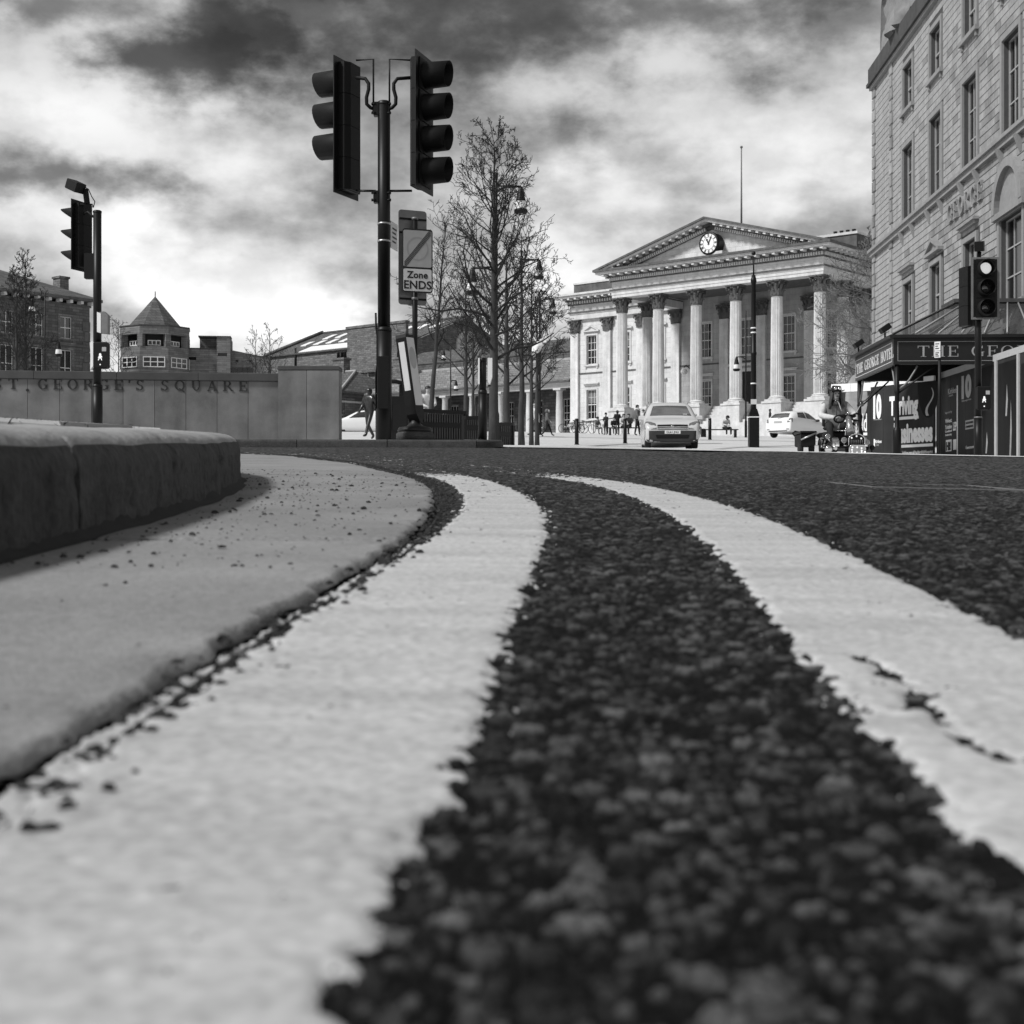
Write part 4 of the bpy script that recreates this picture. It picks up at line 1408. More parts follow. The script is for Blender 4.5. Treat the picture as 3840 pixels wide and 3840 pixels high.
def sash(parent, x, z0, z1, wd, t, cols=3, rows=4, depth=.22, surround=.16, hood=None, sill=True, blind=0.0, fm='frame', sm='stone', bar=.035, mid=True):
    """sash window in an opening: pane set back, bars, frame, stone surround, sill and hood"""
    b = MB(); b.box(x - wd / 2, x + wd / 2, t + depth, t + depth + .02, z0, z1)
    o = b.build('window', 'glass', parent)
    if blind:
        b = MB(); b.box(x - wd / 2 + .05, x + wd / 2 - .05, t + depth - .012, t + depth - .004, z1 - (z1 - z0) * blind, z1 - .05); b.build('blind', 'curtain', o)
    b = MB()
    e = .06
    b.box(x - wd / 2, x - wd / 2 + e, t + depth - .06, t + depth - .001, z0, z1)
    b.box(x + wd / 2 - e, x + wd / 2, t + depth - .06, t + depth - .001, z0, z1)
    b.box(x - wd / 2 + e, x + wd / 2 - e, t + depth - .06, t + depth - .001, z1 - e, z1)
    b.box(x - wd / 2 + e, x + wd / 2 - e, t + depth - .06, t + depth - .001, z0, z0 + e * 1.4)
    if mid:
        zm = (z0 + z1) / 2
        b.box(x - wd / 2 + e, x + wd / 2 - e, t + depth - .07, t + depth - .0012, zm - .035, zm + .035)
    b.build('window_frame', fm, o)
    b = MB()
    for i in range(1, cols):
        xx = x - wd / 2 + wd * i / cols
        b.box(xx - bar / 2, xx + bar / 2, t + depth - .04, t + depth - .0015, z0 + e, z1 - e)
    for j in range(1, rows):
        if mid and abs(j - rows / 2) < .01: continue
        zz = z0 + (z1 - z0) * j / rows
        b.box(x - wd / 2 + e, x + wd / 2 - e, t + depth - .043, t + depth - .0018, zz - bar / 2, zz + bar / 2)
    if b.v: b.build('glazing_bars', fm, o)
    if surround:
        b = MB(); s_ = surround
        b.box(x - wd / 2 - s_, x - wd / 2 - .002, t - .07, t + .05, z0, z1 + s_)
        b.box(x + wd / 2 + .002, x + wd / 2 + s_, t - .07, t + .05, z0, z1 + s_)
        b.box(x - wd / 2 - .002, x + wd / 2 + .002, t - .072, t + .05, z1 + .002, z1 + s_ - .002)
        b.build('surround', sm, o)
    if sill:
        b = MB(); b.box(x - wd / 2 - surround - .1, x + wd / 2 + surround + .1, t - .16, t + depth - .08, z0 - .17, z0 - .003)
        for q in (-1, 1):
            b.box(x + q * (wd / 2 + surround * .5) - .08, x + q * (wd / 2 + surround * .5) + .08, t - .1, t - .002, z0 - .36, z0 - .172)
        b.build('sill', sm, o)
    if hood == 'flat':
        b = MB(); zc = z1 + surround + .28
        b.box(x - wd / 2 - surround - .16, x + wd / 2 + surround + .16, t - .24, t - .002, zc + .1, zc + .2)
        b.box(x - wd / 2 - surround - .08, x + wd / 2 + surround + .08, t - .15, t - .003, zc - .02, zc + .098)
        b.build('hood', sm, o)
    if hood == 'pediment':
        b = MB(); zc = z1 + surround + .18; hw = wd / 2 + surround + .2
        b.box(x - hw, x + hw, t - .24, t - .002, zc, zc + .12)
        b.prism([(x - hw, zc + .122), (x - hw + .22, zc + .122), (x, zc + .50), (x, zc + .66)], t - .24, t - .003)
        b.prism([(x + hw, zc + .122), (x, zc + .66), (x, zc + .50), (x + hw - .22, zc + .122)], t - .24, t - .003)
        b.prism([(x - hw + .2, zc + .123), (x + hw - .2, zc + .123), (x, zc + .5)], t - .1, t - .004)
        b.build('pediment', sm, o)
    return o

# ------------------------------------------------------------------ the station with its portico
SX, SY = 9.55, 125.0
SG = 6.37                                   # height of the forecourt at the portico
SA = math.atan2(-.649, .761)
st = thing('railway_station', 'grand stone station with six columned portico and clock in its pediment', 'station', (SX, SY, SG), SA)
SP = 3.82
# --- column meshes
def column_meshes(r=.52, z0=.42, z1=8.37):
    b = MB()
    n = 24 * 4
    rings = [(z0, 1.0), (z0 + .06, .985)] + [(z0 + (z1 - z0) * q, 1.0 - .14 * q ** 1.6) for q in (.15, .3, .45, .6, .75, .9)] + [(z1 - .08, .86), (z1, .87)]
    pts = []
    for i, (z, k) in enumerate(rings):
        for j in range(n):
            f = (1.0, .92, .86, .92)[j % 4]
            if i in (0, len(rings) - 1): f = .99
            a = 2 * PI * j / n
            pts.append((r * k * f * math.cos(a), r * k * f * math.sin(a), z))
    fs = []
    for i in range(len(rings) - 1):
        for j in range(n):
            fs.append((i * n + j, i * n + (j + 1) % n, (i + 1) * n + (j + 1) % n, (i + 1) * n + j))
    b.add(pts, fs)
    # drum joints
    for z in (z0 + (z1 - z0) * .46,):
        b.lathe([(r * .955, z - .012), (r * .958, z), (r * .955, z + .012)], 32, caps=False)
    shaft = b
    c = MB()
    c.box(-r * 1.42, r * 1.42, -r * 1.42, r * 1.42, 0, .16)
    c.lathe([(r * 1.36, .162), (r * 1.42, .20), (r * 1.36, .245), (r * 1.18, .26), (r * 1.16, .30), (r * 1.25, .335), (r * 1.22, .375), (r * 1.04, .40), (r * 1.0, .44)], 28)
    k = MB()
    h = 1.22
    rb = r * .86
    k.lathe([(rb * 1.08, -.06), (rb * 1.12, -.02), (rb, .02), (rb * .98, .4), (rb * 1.04, .75), (rb * 1.3, 1.02), (rb * 1.38, h - .13)], 20)
    def leaf(a, zb, hh, rr, out, wd):
        T = Matrix.Rotation(a, 4, 'Z')
        P = [(rr, zb), (rr * 1.04, zb + hh * .45), (rr + out * .5, zb + hh * .85), (rr + out, zb + hh), (rr + out * 1.15, zb + hh * .86)]
        W = [wd * .7, wd, wd * .9, wd * .7, wd * .3]
        pts, fs = [], []
        for (x, z), w_ in zip(P, W):
            pts += [T @ Vector((x, -w_, z)), T @ Vector((x + .05, 0, z)), T @ Vector((x, w_, z))]
        for i in range(len(P) - 1):
            for j in range(2):
                q = i * 3 + j
                fs.append((q, q + 1, q + 4, q + 3))
        k.add(pts, fs)
    for i in range(8):
        leaf(2 * PI * i / 8, 0, .48, rb * 1.03, .17, .15)
        leaf(2 * PI * (i + .5) / 8, .1, .78, rb * 1.03, .23, .15)
    for i in range(4):                      # corner volutes
        a = PI / 4 + i * PI / 2
        T = Matrix.Rotation(a, 4, 'Z')
        k.tube([T @ Vector(p) for p in ((rb * 1.02, 0, .62), (rb * 1.25, 0, .86), (rb * 1.62, 0, 1.02), (rb * 1.8, 0, .98), (rb * 1.76, 0, .86), (rb * 1.62, 0, .9))], [.05, .06, .075, .08, .07, .05], 6)
    for i in range(4):
        a = i * PI / 2
        T = Matrix.Rotation(a, 4, 'Z')
        k.tube([T @ Vector(p) for p in ((rb * 1.05, .22, .66), (rb * 1.2, .12, .92), (rb * 1.4, .07, .98), (rb * 1.38, .07, .88))], [.035, .045, .05, .03], 5)
        k.tube([T @ Vector(p) for p in ((rb * 1.05, -.22, .66), (rb * 1.2, -.12, .92), (rb * 1.4, -.07, .98), (rb * 1.38, -.07, .88))], [.035, .045, .05, .03], 5)
        k.ball((0, 0, 0), .09, 8, 6, T=T @ Matrix.Translation((rb * 1.46, 0, h - .07)))
    ab = []
    for i in range(4):
        a = PI / 4 + i * PI / 2
        q = rb * 1.98
        ab += [(q * math.cos(a - .09), q * math.sin(a - .09)), (q * math.cos(a + .09), q * math.sin(a + .09)), (rb * 1.42 * math.cos(a + PI / 4), rb * 1.42 * math.sin(a + PI / 4))]
    k.prism(ab, h - .13, h, 'xy')
    return shaft, c, k
sh, ba, ca = column_meshes()
col0 = sh.build('column', 'colstone', st)
cb0 = ba.build('column_base', 'stone', col0)
cc0 = ca.build('capital', 'dirtshadestone', col0); cc0.location = (0, 0, 8.45)
ZC = 2.03
cols = [(SP * i, 0.0) for i in range(6)] + [(0.0, SP), (SP * 5, SP)]
for i, (s_, t_) in enumerate(cols):
    o = col0 if i == 0 else copy_tree(col0, st)
    o.location = (s_, t_, ZC)
# --- pedestals and steps
for i, (s_, t_) in enumerate(cols):
    b = MB(); b.box(s_ - .85, s_ + .85, t_ - .85, t_ + (.85 if t_ == 0 else 5.2), -3, ZC - .16)
    b.box(s_ - .92, s_ + .92, t_ - .92, t_ + .92, ZC - .158, ZC - .004)
    b.build('pedestal', 'stone', st)
b = MB(); b.box(.9, SP * 5 - .9, 1.2, 9.0, -3, ZC - .02); b.build('portico_floor', 'stone', st)
for k in range(7):
    b = MB(); b.box(.87, SP * 5 - .87, 1.18 - (k + 1) * .34, 1.199, -3, ZC - .02 - (k + 1) * .26 - .002 * k); b.build('step', 'stone', st)
# --- entablature of the portico (front and both returns)
FW = 9.0                                     # depth of the portico to the main wall
x0, x1 = -.62, SP * 5 + .62
def band(name, z0, z1, proj, m, parent=st):
    b = MB()
    b.box(x0 - proj, x1 + proj, -.62 - proj, .55, z0, z1)
    b.box(x0 - proj, x0 + .95, .552, FW - .01, z0, z1)
    b.box(x1 - .95, x1 + proj, .552, FW - .01, z0, z1)
    return b.build(name, m, parent)
band('architrave', 11.70, 11.95, 0.0, 'stone'); band('architrave', 11.952, 12.20, .04, 'stone'); band('architrave', 12.202, 12.34, .08, 'stone')
band('taenia', 12.342, 12.45, .18, 'dirtshadestone')
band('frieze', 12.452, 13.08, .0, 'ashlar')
band('bed_mould', 13.082, 13.16, .14, 'dirtshadestone')
band('dentil_course', 13.162, 13.44, .10, 'dirtshadestone')
band('ovolo', 13.442, 13.52, .36, 'dirtshadestone')
band('soffit', 13.522, 13.72, .34, 'dirtshadestone')
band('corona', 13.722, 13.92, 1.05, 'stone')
band('cymatium', 13.922, 14.10, 1.22, 'dirtshadestone')
# dentils (joined) and modillions (one by one)
b = MB()
n = 92
for i in range(n):
    x = x0 - .12 + (x1 - x0 + .24) * (i + .5) / n
    b.box(x - .07, x + .07, -.62 - .30, -.62 - .102, 13.18, 13.43)
for i in range(40):
    y = -.7 + (FW + .6) * (i + .5) / 40
    for xx, sgn in ((x0 - .102, -1), (x1 + .102, 1)):
        b.box(min(xx, xx + sgn * .2), max(xx, xx + sgn * .2), y - .07, y + .07, 13.18, 13.43)
tag(b.build('dentils', 'stone', st), None, kind='stuff')
md = MB(); md.box(-.13, .13, -.62, 0, 0, .17); mdm = None
n = 26
for i in range(n):
    x = x0 - .75 + (x1 - x0 + 1.5) * (i + .5) / n
    if mdm is None:
        o = md.build('modillion', 'stone', st); mdm = o.data
    else:
        o = link('modillion', mdm, st)
    o.location = (x, -.62 - .345, 13.535)
for i in range(11):
    for xx, rz in ((x1 + .345, R(90)), (x0 - .345, R(-90))):
        o = link('modillion', mdm, st); o.location = (xx, -.2 + (FW - .4) * i / 10.5, 13.535); o.rotation_euler = (0, 0, rz)
# ceiling of the portico
b = MB(); b.box(x0 + .96, x1 - .96, .56, FW - .02, 12.5, 12.9); b.build('portico_ceiling', 'dirtshadestone', st)  # shade of the recess is put into this dark colour
# --- pediment
CX = (x0 + x1) / 2
HW = (x1 - x0) / 2 + 1.22
ZA = 17.3
sl_ = (ZA - 14.102) / HW
b = MB(); b.prism([(CX - HW + 1.0, 14.102), (CX + HW - 1.0, 14.102), (CX, ZA - .35)], -.55, .2); b.build('tympanum', 'ashlar', st)
def rake(name, lo, hi, proj, m):
    """sloping band; lo, hi measured down from the top edge"""
    for sgn in (-1, 1):
        b = MB()
        def P(t, dn): return (CX + sgn * HW * (1 - t), 14.102 + (ZA - 14.102) * t - dn)
        t0 = min(.98, hi * 1.0 / (ZA - 14.102))
        t1 = min(.98, lo * 1.0 / (ZA - 14.102))
        poly = [P(t0, hi), P(1, hi), P(1, lo), P(t1, lo)]
        if sgn > 0: poly = poly[::-1]
        b.prism(poly, -.62 - proj, -.40 if proj < .5 else .3)
        b.build(name, m, st)
rake('raking_cymatium', 0.0, .17, 1.22, 'dirtshadestone')
rake('raking_corona', .172, .36, 1.05, 'stone')
rake('raking_soffit', .362, .54, .34, 'dirtshadestone')
rake('raking_dentil_course', .62, .90, .10, 'dirtshadestone')
rake('raking_mould', .542, .618, .36, 'dirtshadestone')
b = MB()
ra = math.atan(sl_)
for sgn in (-1, 1):
    for i in range(44):
        t = .16 + .80 * (i + .5) / 44
        T = Matrix.Translation((CX + sgn * HW * (1 - t), -.72, 14.102 + (ZA - 14.102) * t - .62)) @ Matrix.Rotation(sgn * ra, 4, 'Y')
        b.box(-.07, .07, -.20, 0, -.26, -.01, T=T)
tag(b.build('raking_dentils', 'stone', st), None, kind='stuff')
for sgn in (-1, 1):
    for i in range(15):
        t = .08 + .88 * (i + .5) / 15
        o = link('modillion', mdm, st)
        o.location = (CX + sgn * HW * (1 - t), -.62 - .345, 14.102 + (ZA - 14.102) * t - .54)
        o.rotation_euler = (0, sgn * ra, 0)
# roof behind the pediment
b = MB()
for sgn in (-1, 1):
    pts = [(CX + sgn * HW, .3, 14.104), (CX, .3, ZA - .02), (CX, 14, ZA - .02), (CX + sgn * HW, 14, 14.104)]
    b.add(pts, [(0, 1, 2, 3) if sgn > 0 else (3, 2, 1, 0)])
b.build('portico_roof', 'slates', st)
# --- clock
ck = MB(); Tc = Matrix.Translation((9.85, -.56, 15.10)) @ Matrix.Rotation(R(90), 4, 'X')
ck.lathe([(.86, 0), (.90, .1), (.90, .82), (.96, .88), (.93, .98), (.82, 1.0)], 36, T=Tc)
clock = ck.build('clock', 'black', st)
b = MB(); b.lathe([(.80, 1.001), (.80, 1.012)], 36, T=Tc); b.build('dial', M_dial if 'M_dial' in globals() else 'white', clock)
b = MB()
for i in range(12):
    a = 2 * PI * i / 12
    T = Matrix.Translation((9.85, -.56 - 1.014, 15.10)) @ Matrix.Rotation(a, 4, 'Y')
    for k in range((1, 2, 3, 3, 2, 3, 3, 4, 3, 2, 3, 3)[(i - 1) % 12]):
        b.box(-.085 + .055 * k, -.055 + .055 * k, -.012, 0, .56, .78, T=T)
for r0, r1 in ((.50, .525), (.785, .81)):
    for i in range(36):
        t0, t1 = 2 * PI * i / 36, 2 * PI * (i + 1) / 36
        b.prism([(9.85 + r_ * math.cos(t), 15.10 + r_ * math.sin(t)) for r_, t in ((r1, t0), (r1, t1), (r0, t1), (r0, t0))], -1.584, -1.575)
b.build('numerals', 'letter', clock)
for nm, a, ln_, wd in (('hour_hand', R(-27), .44, .055), ('minute_hand', R(26), .70, .035)):
    T = Matrix.Translation((9.85, -1.60 - (.02 if ln_ > .5 else 0), 15.10)) @ Matrix.Rotation(a, 4, 'Y')
    b = MB(); b.prism([(-wd, -.12), (wd, -.12), (wd, ln_ * .7), (wd * (2 if ln_ < .5 else 1), ln_ * .78), (0, ln_), (-wd * (2 if ln_ < .5 else 1), ln_ * .78), (-wd, ln_ * .7)], -.008, .008, T=T); b.build(nm, 'letter', clock)
b = MB(); b.box(8.8, 11.1, -1.5, -.552, 14.103, 14.40); b.build('clock_plinth', 'stone', st)
b = MB(); b.tube([(CX, 4.0, 16.6), (CX, 4.0, 24.0)], [.09, .05], 8); b.ball((CX, 4, 24.05), .12)
b.build('flagpole', 'palebark', st)
# --- main block: wings and the wall behind the portico
WL, WR = -12.6, SP * 5 + 12.6
T0 = FW
wins = []
for xw in (-10.15, -6.25, -2.35, SP * 5 + 2.35, SP * 5 + 6.25, SP * 5 + 10.15):
    wins += [(xw, 2.03, 4.87, 1.2, 'flat'), (xw, 7.3, 10.1, 1.2, 'pediment')]
for xw in (2.73, 11.2, 15.45):
    wins += [(xw, 2.25, 5.0, 1.25, 'flat'), (xw, 7.1, 10.2, 1.25, None)]
wins.append((6.95, 7.1, 10.2, 1.25, None))
ops = [(a - w_ / 2, a + w_ / 2, z0, z1) for a, z0, z1, w_, h_ in wins] + [(5.3, 7.6, 2.0, 5.6)]
b = MB(); wall_open(b, .0, SP * 5, -3, 13.0, T0, T0 + .5, ops); b.build('portico_wall', 'shadeashlar', st)
b = MB(); wall_open(b, SP * 5, WR, -3, 11.7, T0, T0 + .5, ops); b.box(WR - .5, WR, T0 + .5, T0 + 15, -3, 11.7); b.build('wall', 'ashlar', st)
b = MB(); wall_open(b, WL, .0, -3, 11.7, T0, T0 + .5, ops)
b.box(WL, WL + .5, T0 + .5, T0 + 15, -3, 11.7)
b.build('wall', 'ashlar', st)
for i, (a, z0, z1, w_, h_) in enumerate(wins):
    sash(st, a, z0, z1, w_, T0, 3, 4, hood=h_, blind=(.45 if i % 3 == 0 else 0))
b = MB(); b.box(5.3, 7.6, T0 + .35, T0 + .42, 2.0, 5.6); dr = b.build('door', 'door', st)
b = MB(); b.box(6.41, 6.49, T0 + .33, T0 + .349, 2.05, 5.5); b.box(5.4, 7.5, T0 + .325, T0 + .3485, 4.6, 4.7); b.build('door_stile', 'iron', dr)
b = MB(); b.box(5.0, 5.297, T0 - .08, T0 + .1, 2.0, 5.9); b.box(7.603, 7.9, T0 - .08, T0 + .1, 2.0, 5.9); b.box(5.297, 7.603, T0 - .082, T0 + .1, 5.602, 5.898); b.box(4.8, 8.1, T0 - .3, T0, 6.1, 6.3); b.build('door_surround', 'stone', st)
for a, c in ((WL - .12, -.9), (SP * 5 + .9, WR + .12)):
    b = MB(); b.box(a, c, T0 - .14, T0 - .001, -3, 1.45); b.build('plinth', 'stone', st)
b = MB(); b.box(WL - .03, WR + .03, T0 - .06, T0 - .001, 6.42, 6.55); b.build('string_course', 'dirtshadestone', st)
# pilasters
pil = None
for xs_ in (-12.1, -8.2, -4.3, -.4, 3.9 * 1.23, 8.6, 13.3, 17.6, SP * 5 + .4, SP * 5 + 4.3, SP * 5 + 8.2, SP * 5 + 12.1):
    b = MB(); b.box(-.45, .45, T0 - .28, T0 - .002, 1.9, 10.4)
    p_ = b.build('pilaster', 'colstone', st); p_.location = (xs_, 0, 0)
    b = MB(); b.box(-.62, .62, T0 - .45, T0 - .003, 1.46, 1.60); b.box(-.56, .56, T0 - .38, T0 - .003, 1.602, 1.75); b.box(-.5, .5, T0 - .33, T0 - .003, 1.752, 1.898); b.build('pilaster_base', 'stone', p_)
    k = link('capital', cc0.data, p_); k.location = (0, T0 - .12, 10.45); k.scale = (1.05, .62, 1.0)
# wing entablature, cornice, parapet
def wband(name, z0, z1, proj, m):
    b = MB(); b.box(WL - proj, x0 - .002, T0 - .30 - proj, T0 + .45, z0, z1); b.box(WL - proj, WL + .3, T0 + .45, T0 + 15, z0, z1); b.build(name, m, st)
    b = MB(); b.box(x1 + .002, WR + proj, T0 - .30 - proj, T0 + .45, z0, z1); b.box(WR - .3, WR + proj, T0 + .45, T0 + 15, z0, z1); b.build(name, m, st)
for nm, z0, z1, pr, m_ in (('wing_architrave', 11.702, 12.2, 0, 'stone'), ('wing_architrave', 12.202, 12.34, .06, 'stone'), ('wing_taenia', 12.342, 12.45, .16, 'dirtshadestone'), ('wing_frieze', 12.452, 13.08, 0, 'ashlar'), ('wing_dentil_course', 13.082, 13.44, .16, 'dirtshadestone'), ('wing_soffit', 13.442, 13.72, .34, 'dirtshadestone'), ('wing_corona', 13.722, 13.92, 1.0, 'stone'), ('wing_cymatium', 13.922, 14.10, 1.15, 'stone')):
    wband(nm, z0, z1, pr, m_)
b = MB()
for i in range(40):
    x = WL - .2 + (x0 - WL) * (i + .5) / 40
    b.box(x - .07, x + .07, T0 - .30 - .3, T0 - .30 - .162, 13.18, 13.43)
tag(b.build('wing_dentils', 'stone', st), None, kind='stuff')
for i in range(14):
    o = link('modillion', mdm, st); o.location = (WL - .7 + (x0 - 1.2 - WL + .7) * (i + .5) / 14, T0 - .30 - .345, 13.535)
for bx in ((WL + .2, x0 - 1.4, T0 + .1, T0 + .6, 14.102, 15.15), (WL + .2, WL + .7, T0 + .602, T0 + 14, 14.102, 15.15), (x1 + 1.4, WR - .2, T0 + .1, T0 + .6, 14.102, 15.15), (SP * 5 - 2.4, SP * 5 + 1.2, T0 - 5.2, T0 + .0, 14.112, 15.4)):
    b = MB(); b.box(*bx); b.build('parapet', 'dirtshadestone', st)
for bx in ((WL + .15, x0 - 1.3, T0 + .02, T0 + .68, 15.152, 15.32), (x1 + 1.3, WR - .15, T0 + .02, T0 + .68, 15.152, 15.32), (SP * 5 - 2.5, SP * 5 + 1.3, T0 - 5.3, T0 + .01, 15.402, 15.6)):
    b = MB(); b.box(*bx); b.build('parapet_coping', 'stone', st)
b = MB(); b.add([(WL + 1.5, T0 + 1.2, 14.2), (x0 - 1, T0 + 1.2, 14.2), (x0 - 1, T0 + 6.5, 17.2), (WL + 6, T0 + 6.5, 17.2), (WL + 1.5, T0 + 12, 14.2)], [(0, 1, 2, 3), (0, 3, 4)]); b.build('wing_roof', 'lead', st)
for (xc, tcc) in ((-4.2, T0 + 3.0),):
    b = MB(); b.box(xc - 1.0, xc + 1.0, tcc - .6, tcc + .6, 14.4, 18.0); b.box(xc - 1.12, xc + 1.12, tcc - .7, tcc + .7, 18.002, 18.3)
    ch_ = b.build('chimney', 'gritwall', st)
for q in range(4):
    b = MB(); b.lathe([(.16, 15.602), (.14, 15.9), (.17, 15.92), (.17, 15.98)], 10, c=(SP * 5 - 1.2 + q * .55, T0 - 4.2, 0)); b.build('chimney_pot', 'iron', st)
b = MB(); b.box(WL + .6, WR - .6, T0 + .55, T0 + .7, -.5, 11); b.build('inner_dark', 'shade', st)

# wall lanterns under the portico
for (s_, z_, t_) in ((1.1, 5.9, FW - 1.0), (16.4, 6.2, FW - 1.2)):
    ln_ = MB(); ln_.tube([(s_, FW - .02, z_ + .3), (s_, t_ + .35, z_ + .55), (s_, t_, z_ + .35)], .05, 6)
    lo = ln_.build('wall_lantern', 'iron', st)
    b = MB(); b.ball((s_, t_, z_ - .05), .32, 10, 7, sz=.9); b.build('globe', 'lamp', lo)

# ------------------------------------------------------------------ low colonnaded wing to the left of the station
cw = thing('colonnade_wing', 'long low station wing with slate roofs and a row of columns', 'building', (SX, SY, SG), SA)
CL = -42.0
b = MB()
cops = [(-15.1 - 3.85 * i - .6, -15.1 - 3.85 * i + .6, 1.6, 4.4) for i in range(7)]
wall_open(b, CL, WL - .2, -.6, 5.6, T0 + 2.6, T0 + 3.0, cops)
b.build('wall', 'darkwall', cw)
for o_ in cops:
    sash(cw, (o_[0] + o_[1]) / 2, 1.6, 4.4, 1.2, T0 + 2.6, 3, 4, hood=None, sm='gritwall', depth=.12)
b = MB(); b.box(CL, WL - .2, T0 + 3.1, T0 + 3.2, -.5, 5.4); b.build('inner_dark', 'shade', cw)
for i in range(8):
    s_ = WL - 2.0 - 3.85 * i
    if s_ < CL: break
    b = MB(); b.lathe([(.44, .2), (.44, .34), (.38, .42), (.36, .5), (.355, 3.0), (.30, 4.85), (.34, 4.9), (.34, 4.98), (.44, 5.1)], 18, c=(s_, T0 + .6, 0)); b.box(s_ - .46, s_ + .46, T0 + .14, T0 + 1.06, 5.1, 5.28)
    b.box(s_ - .5, s_ + .5, T0 + .1, T0 + 1.1, -.6, .2)
    b.build('column', 'stone', cw)
for nm, z0, z1, t0_, m_ in (('lintel', 5.282, 5.62, T0 + .22, 'stone'), ('eaves_cornice', 5.622, 5.80, T0 + .02, 'stone'), ('gutter', 5.802, 5.98, T0 - .22, 'dirtshadestone')):
    b = MB(); b.box(CL, WL - .2, t0_, T0 + 1.0, z0, z1); b.build(nm, m_, cw)
b = MB(); b.box(CL, WL - .2, T0 + 1.002, T0 + 2.6, 5.4, 5.6); b.build('soffit', 'dirtshadestone', cw)
def roof_plane(name, sA, sB, t0_, z0, t1_, z1, m, parent, th=.06):
    b = MB()
    p = [(sA, t0_, z0), (sB, t0_, z0), (sB, t1_, z1), (sA, t1_, z1)]
    b.add(p + [(q[0], q[1], q[2] - th) for q in p], [(0, 1, 2, 3), (7, 6, 5, 4), (0, 4, 5, 1), (1, 5, 6, 2), (2, 6, 7, 3), (3, 7, 4, 0)])
    return b.build(name, m, parent)
roof_plane('roof', CL, WL - .2, T0 - .2, 6.02, T0 + 7.5, 8.9, 'paleslates', cw)
b = MB(); b.box(CL, WL - .2, T0 + 7.5, T0 + 7.9, 8.5, 9.15); b.build('ridge_flashing', 'lead', cw)
b = MB(); b.box(CL - 4, WL - .2, T0 + 8, T0 + 9, 3, 10.0); b.build('upper_wall', 'darkwall', cw)
roof_plane('upper_roof', CL - 4, WL - .2, T0 + 7.92, 9.9, T0 + 14, 12.1, 'slates', cw)

# pavilion at its far end
pv = thing('corner_pavilion', 'low stone pavilion with hipped slate roof behind the statue', 'building', (SX, SY, SG), SA)
P0, P1 = -54.0, -42.02
pt = T0 - 3.2
pops = [(q - .7, q + .7, 1.5, 4.3) for q in (-44.6, -48.2, -51.6)]
b = MB(); wall_open(b, P0, P1, -.6, 5.6, pt, pt + .4, pops); b.box(P1 - .4, P1, pt + .401, pt + 6.5, -.6, 5.6); b.build('wall', 'gritwall', pv)
for o_ in pops: sash(pv, (o_[0] + o_[1]) / 2, 1.5, 4.3, 1.4, pt, 3, 4, sm='stone', depth=.15, surround=.2)
b = MB(); b.box(P0, P1, pt + .5, pt + .6, -.5, 5.4); b.build('inner_dark', 'shade', pv)
for nm, z0, z1, pr, m_ in (('band', 5.0, 5.2, .08, 'stone'), ('cornice', 5.602, 5.95, .25, 'dirtshadestone'), ('gutter', 5.952, 6.2, .5, 'dirtshadestone')):
    b = MB(); b.box(P0 - pr, P1 + pr, pt - pr, pt + 7, z0, z1); b.build(nm, m_, pv)
b = MB()
a_, c_ = P0 - .5, P1 + .5
b.add([(a_, pt - .5, 6.2), (c_, pt - .5, 6.2), (c_, pt + 11, 6.2), (a_, pt + 11, 6.2), (a_ + 3.4, pt + 5, 8.9), (c_ - 3.4, pt + 5, 8.9)], [(0, 1, 5, 4), (1, 2, 5), (3, 0, 4), (2, 3, 4, 5)])
b.build('roof', 'slates', pv)
b = MB(); b.tube([(c_, pt - .5, 6.25), (c_ - 3.4, pt + 5, 8.95), (a_ + 3.4, pt + 5, 8.95)], .16, 6); b.build('hip_ridge', 'lead', pv)
for (s_, t_) in ((-47.5, pt + 5.2), (-41.6, pt + 9)):
    b = MB(); b.box(s_ - .9, s_ + .9, t_ - .5, t_ + .5, 8.0, 10.3); b.box(s_ - 1.05, s_ + 1.05, t_ - .6, t_ + .6, 10.302, 10.55)
    c0 = b.build('chimney', 'gritwall', pv)
    for q in (-.5, .1, .6):
        b = MB(); b.lathe([(.2, 10.552), (.17, 11.2), (.2, 11.25)], 8, c=(s_ + q, t_, 0)); b.build('chimney_pot', 'iron', c0)

# train shed behind
ts = thing('train_shed', 'large stone train shed with skylights in its long slate roof', 'building', (SX, SY, SG), SA)
s0, s1, t0_, t1_, ze, zr = -77.0, -50.0, 25.0, 45.0, 13.8, 17.9
b = MB()
b.prism([(t0_, -1), (t1_, -1), (t1_, ze), ((t0_ + t1_) / 2, zr - .1), (t0_, ze)], s1 - .5, s1, 'yz')
b.build('gable', 'gritwall', ts)
b = MB()
for i in range(28):
    a0, a1 = 2 * PI * i / 28, 2 * PI * (i + 1) / 28
    b.prism([(35 + r_ * math.cos(a), 14.0 + r_ * math.sin(a)) for r_, a in ((2.1, a0), (2.1, a1), (1.5, a1), (1.5, a0))], s1, s1 + .2, 'yz')
rw = b.build('round_window', 'stone', ts)
b = MB(); b.lathe([(1.5, .02), (1.5, .06)], 28, T=Matrix.Translation((s1, 35, 14.0)) @ Matrix.Rotation(R(90), 4, 'Y')); b.build('pane', 'glass', rw)
b = MB()
for k in range(6):
    a = PI * k / 6
    b.box(-1.5, 1.5, -.06, .06, .06, .12, T=Matrix.Translation((s1, 35, 14.0)) @ Matrix.Rotation(R(90), 4, 'Y') @ Matrix.Rotation(a, 4, 'Z'))
b.build('glazing_bars', 'frame', rw)
sops = [(s0 + 3 + 3.0 * i, s0 + 4.2 + 3.0 * i, 9.6, 11.4) for i in range(8)]
b = MB(); wall_open(b, s0, s1 - .5, -1, ze, t0_, t0_ + .5, sops); b.build('wall', 'gritwall', ts)
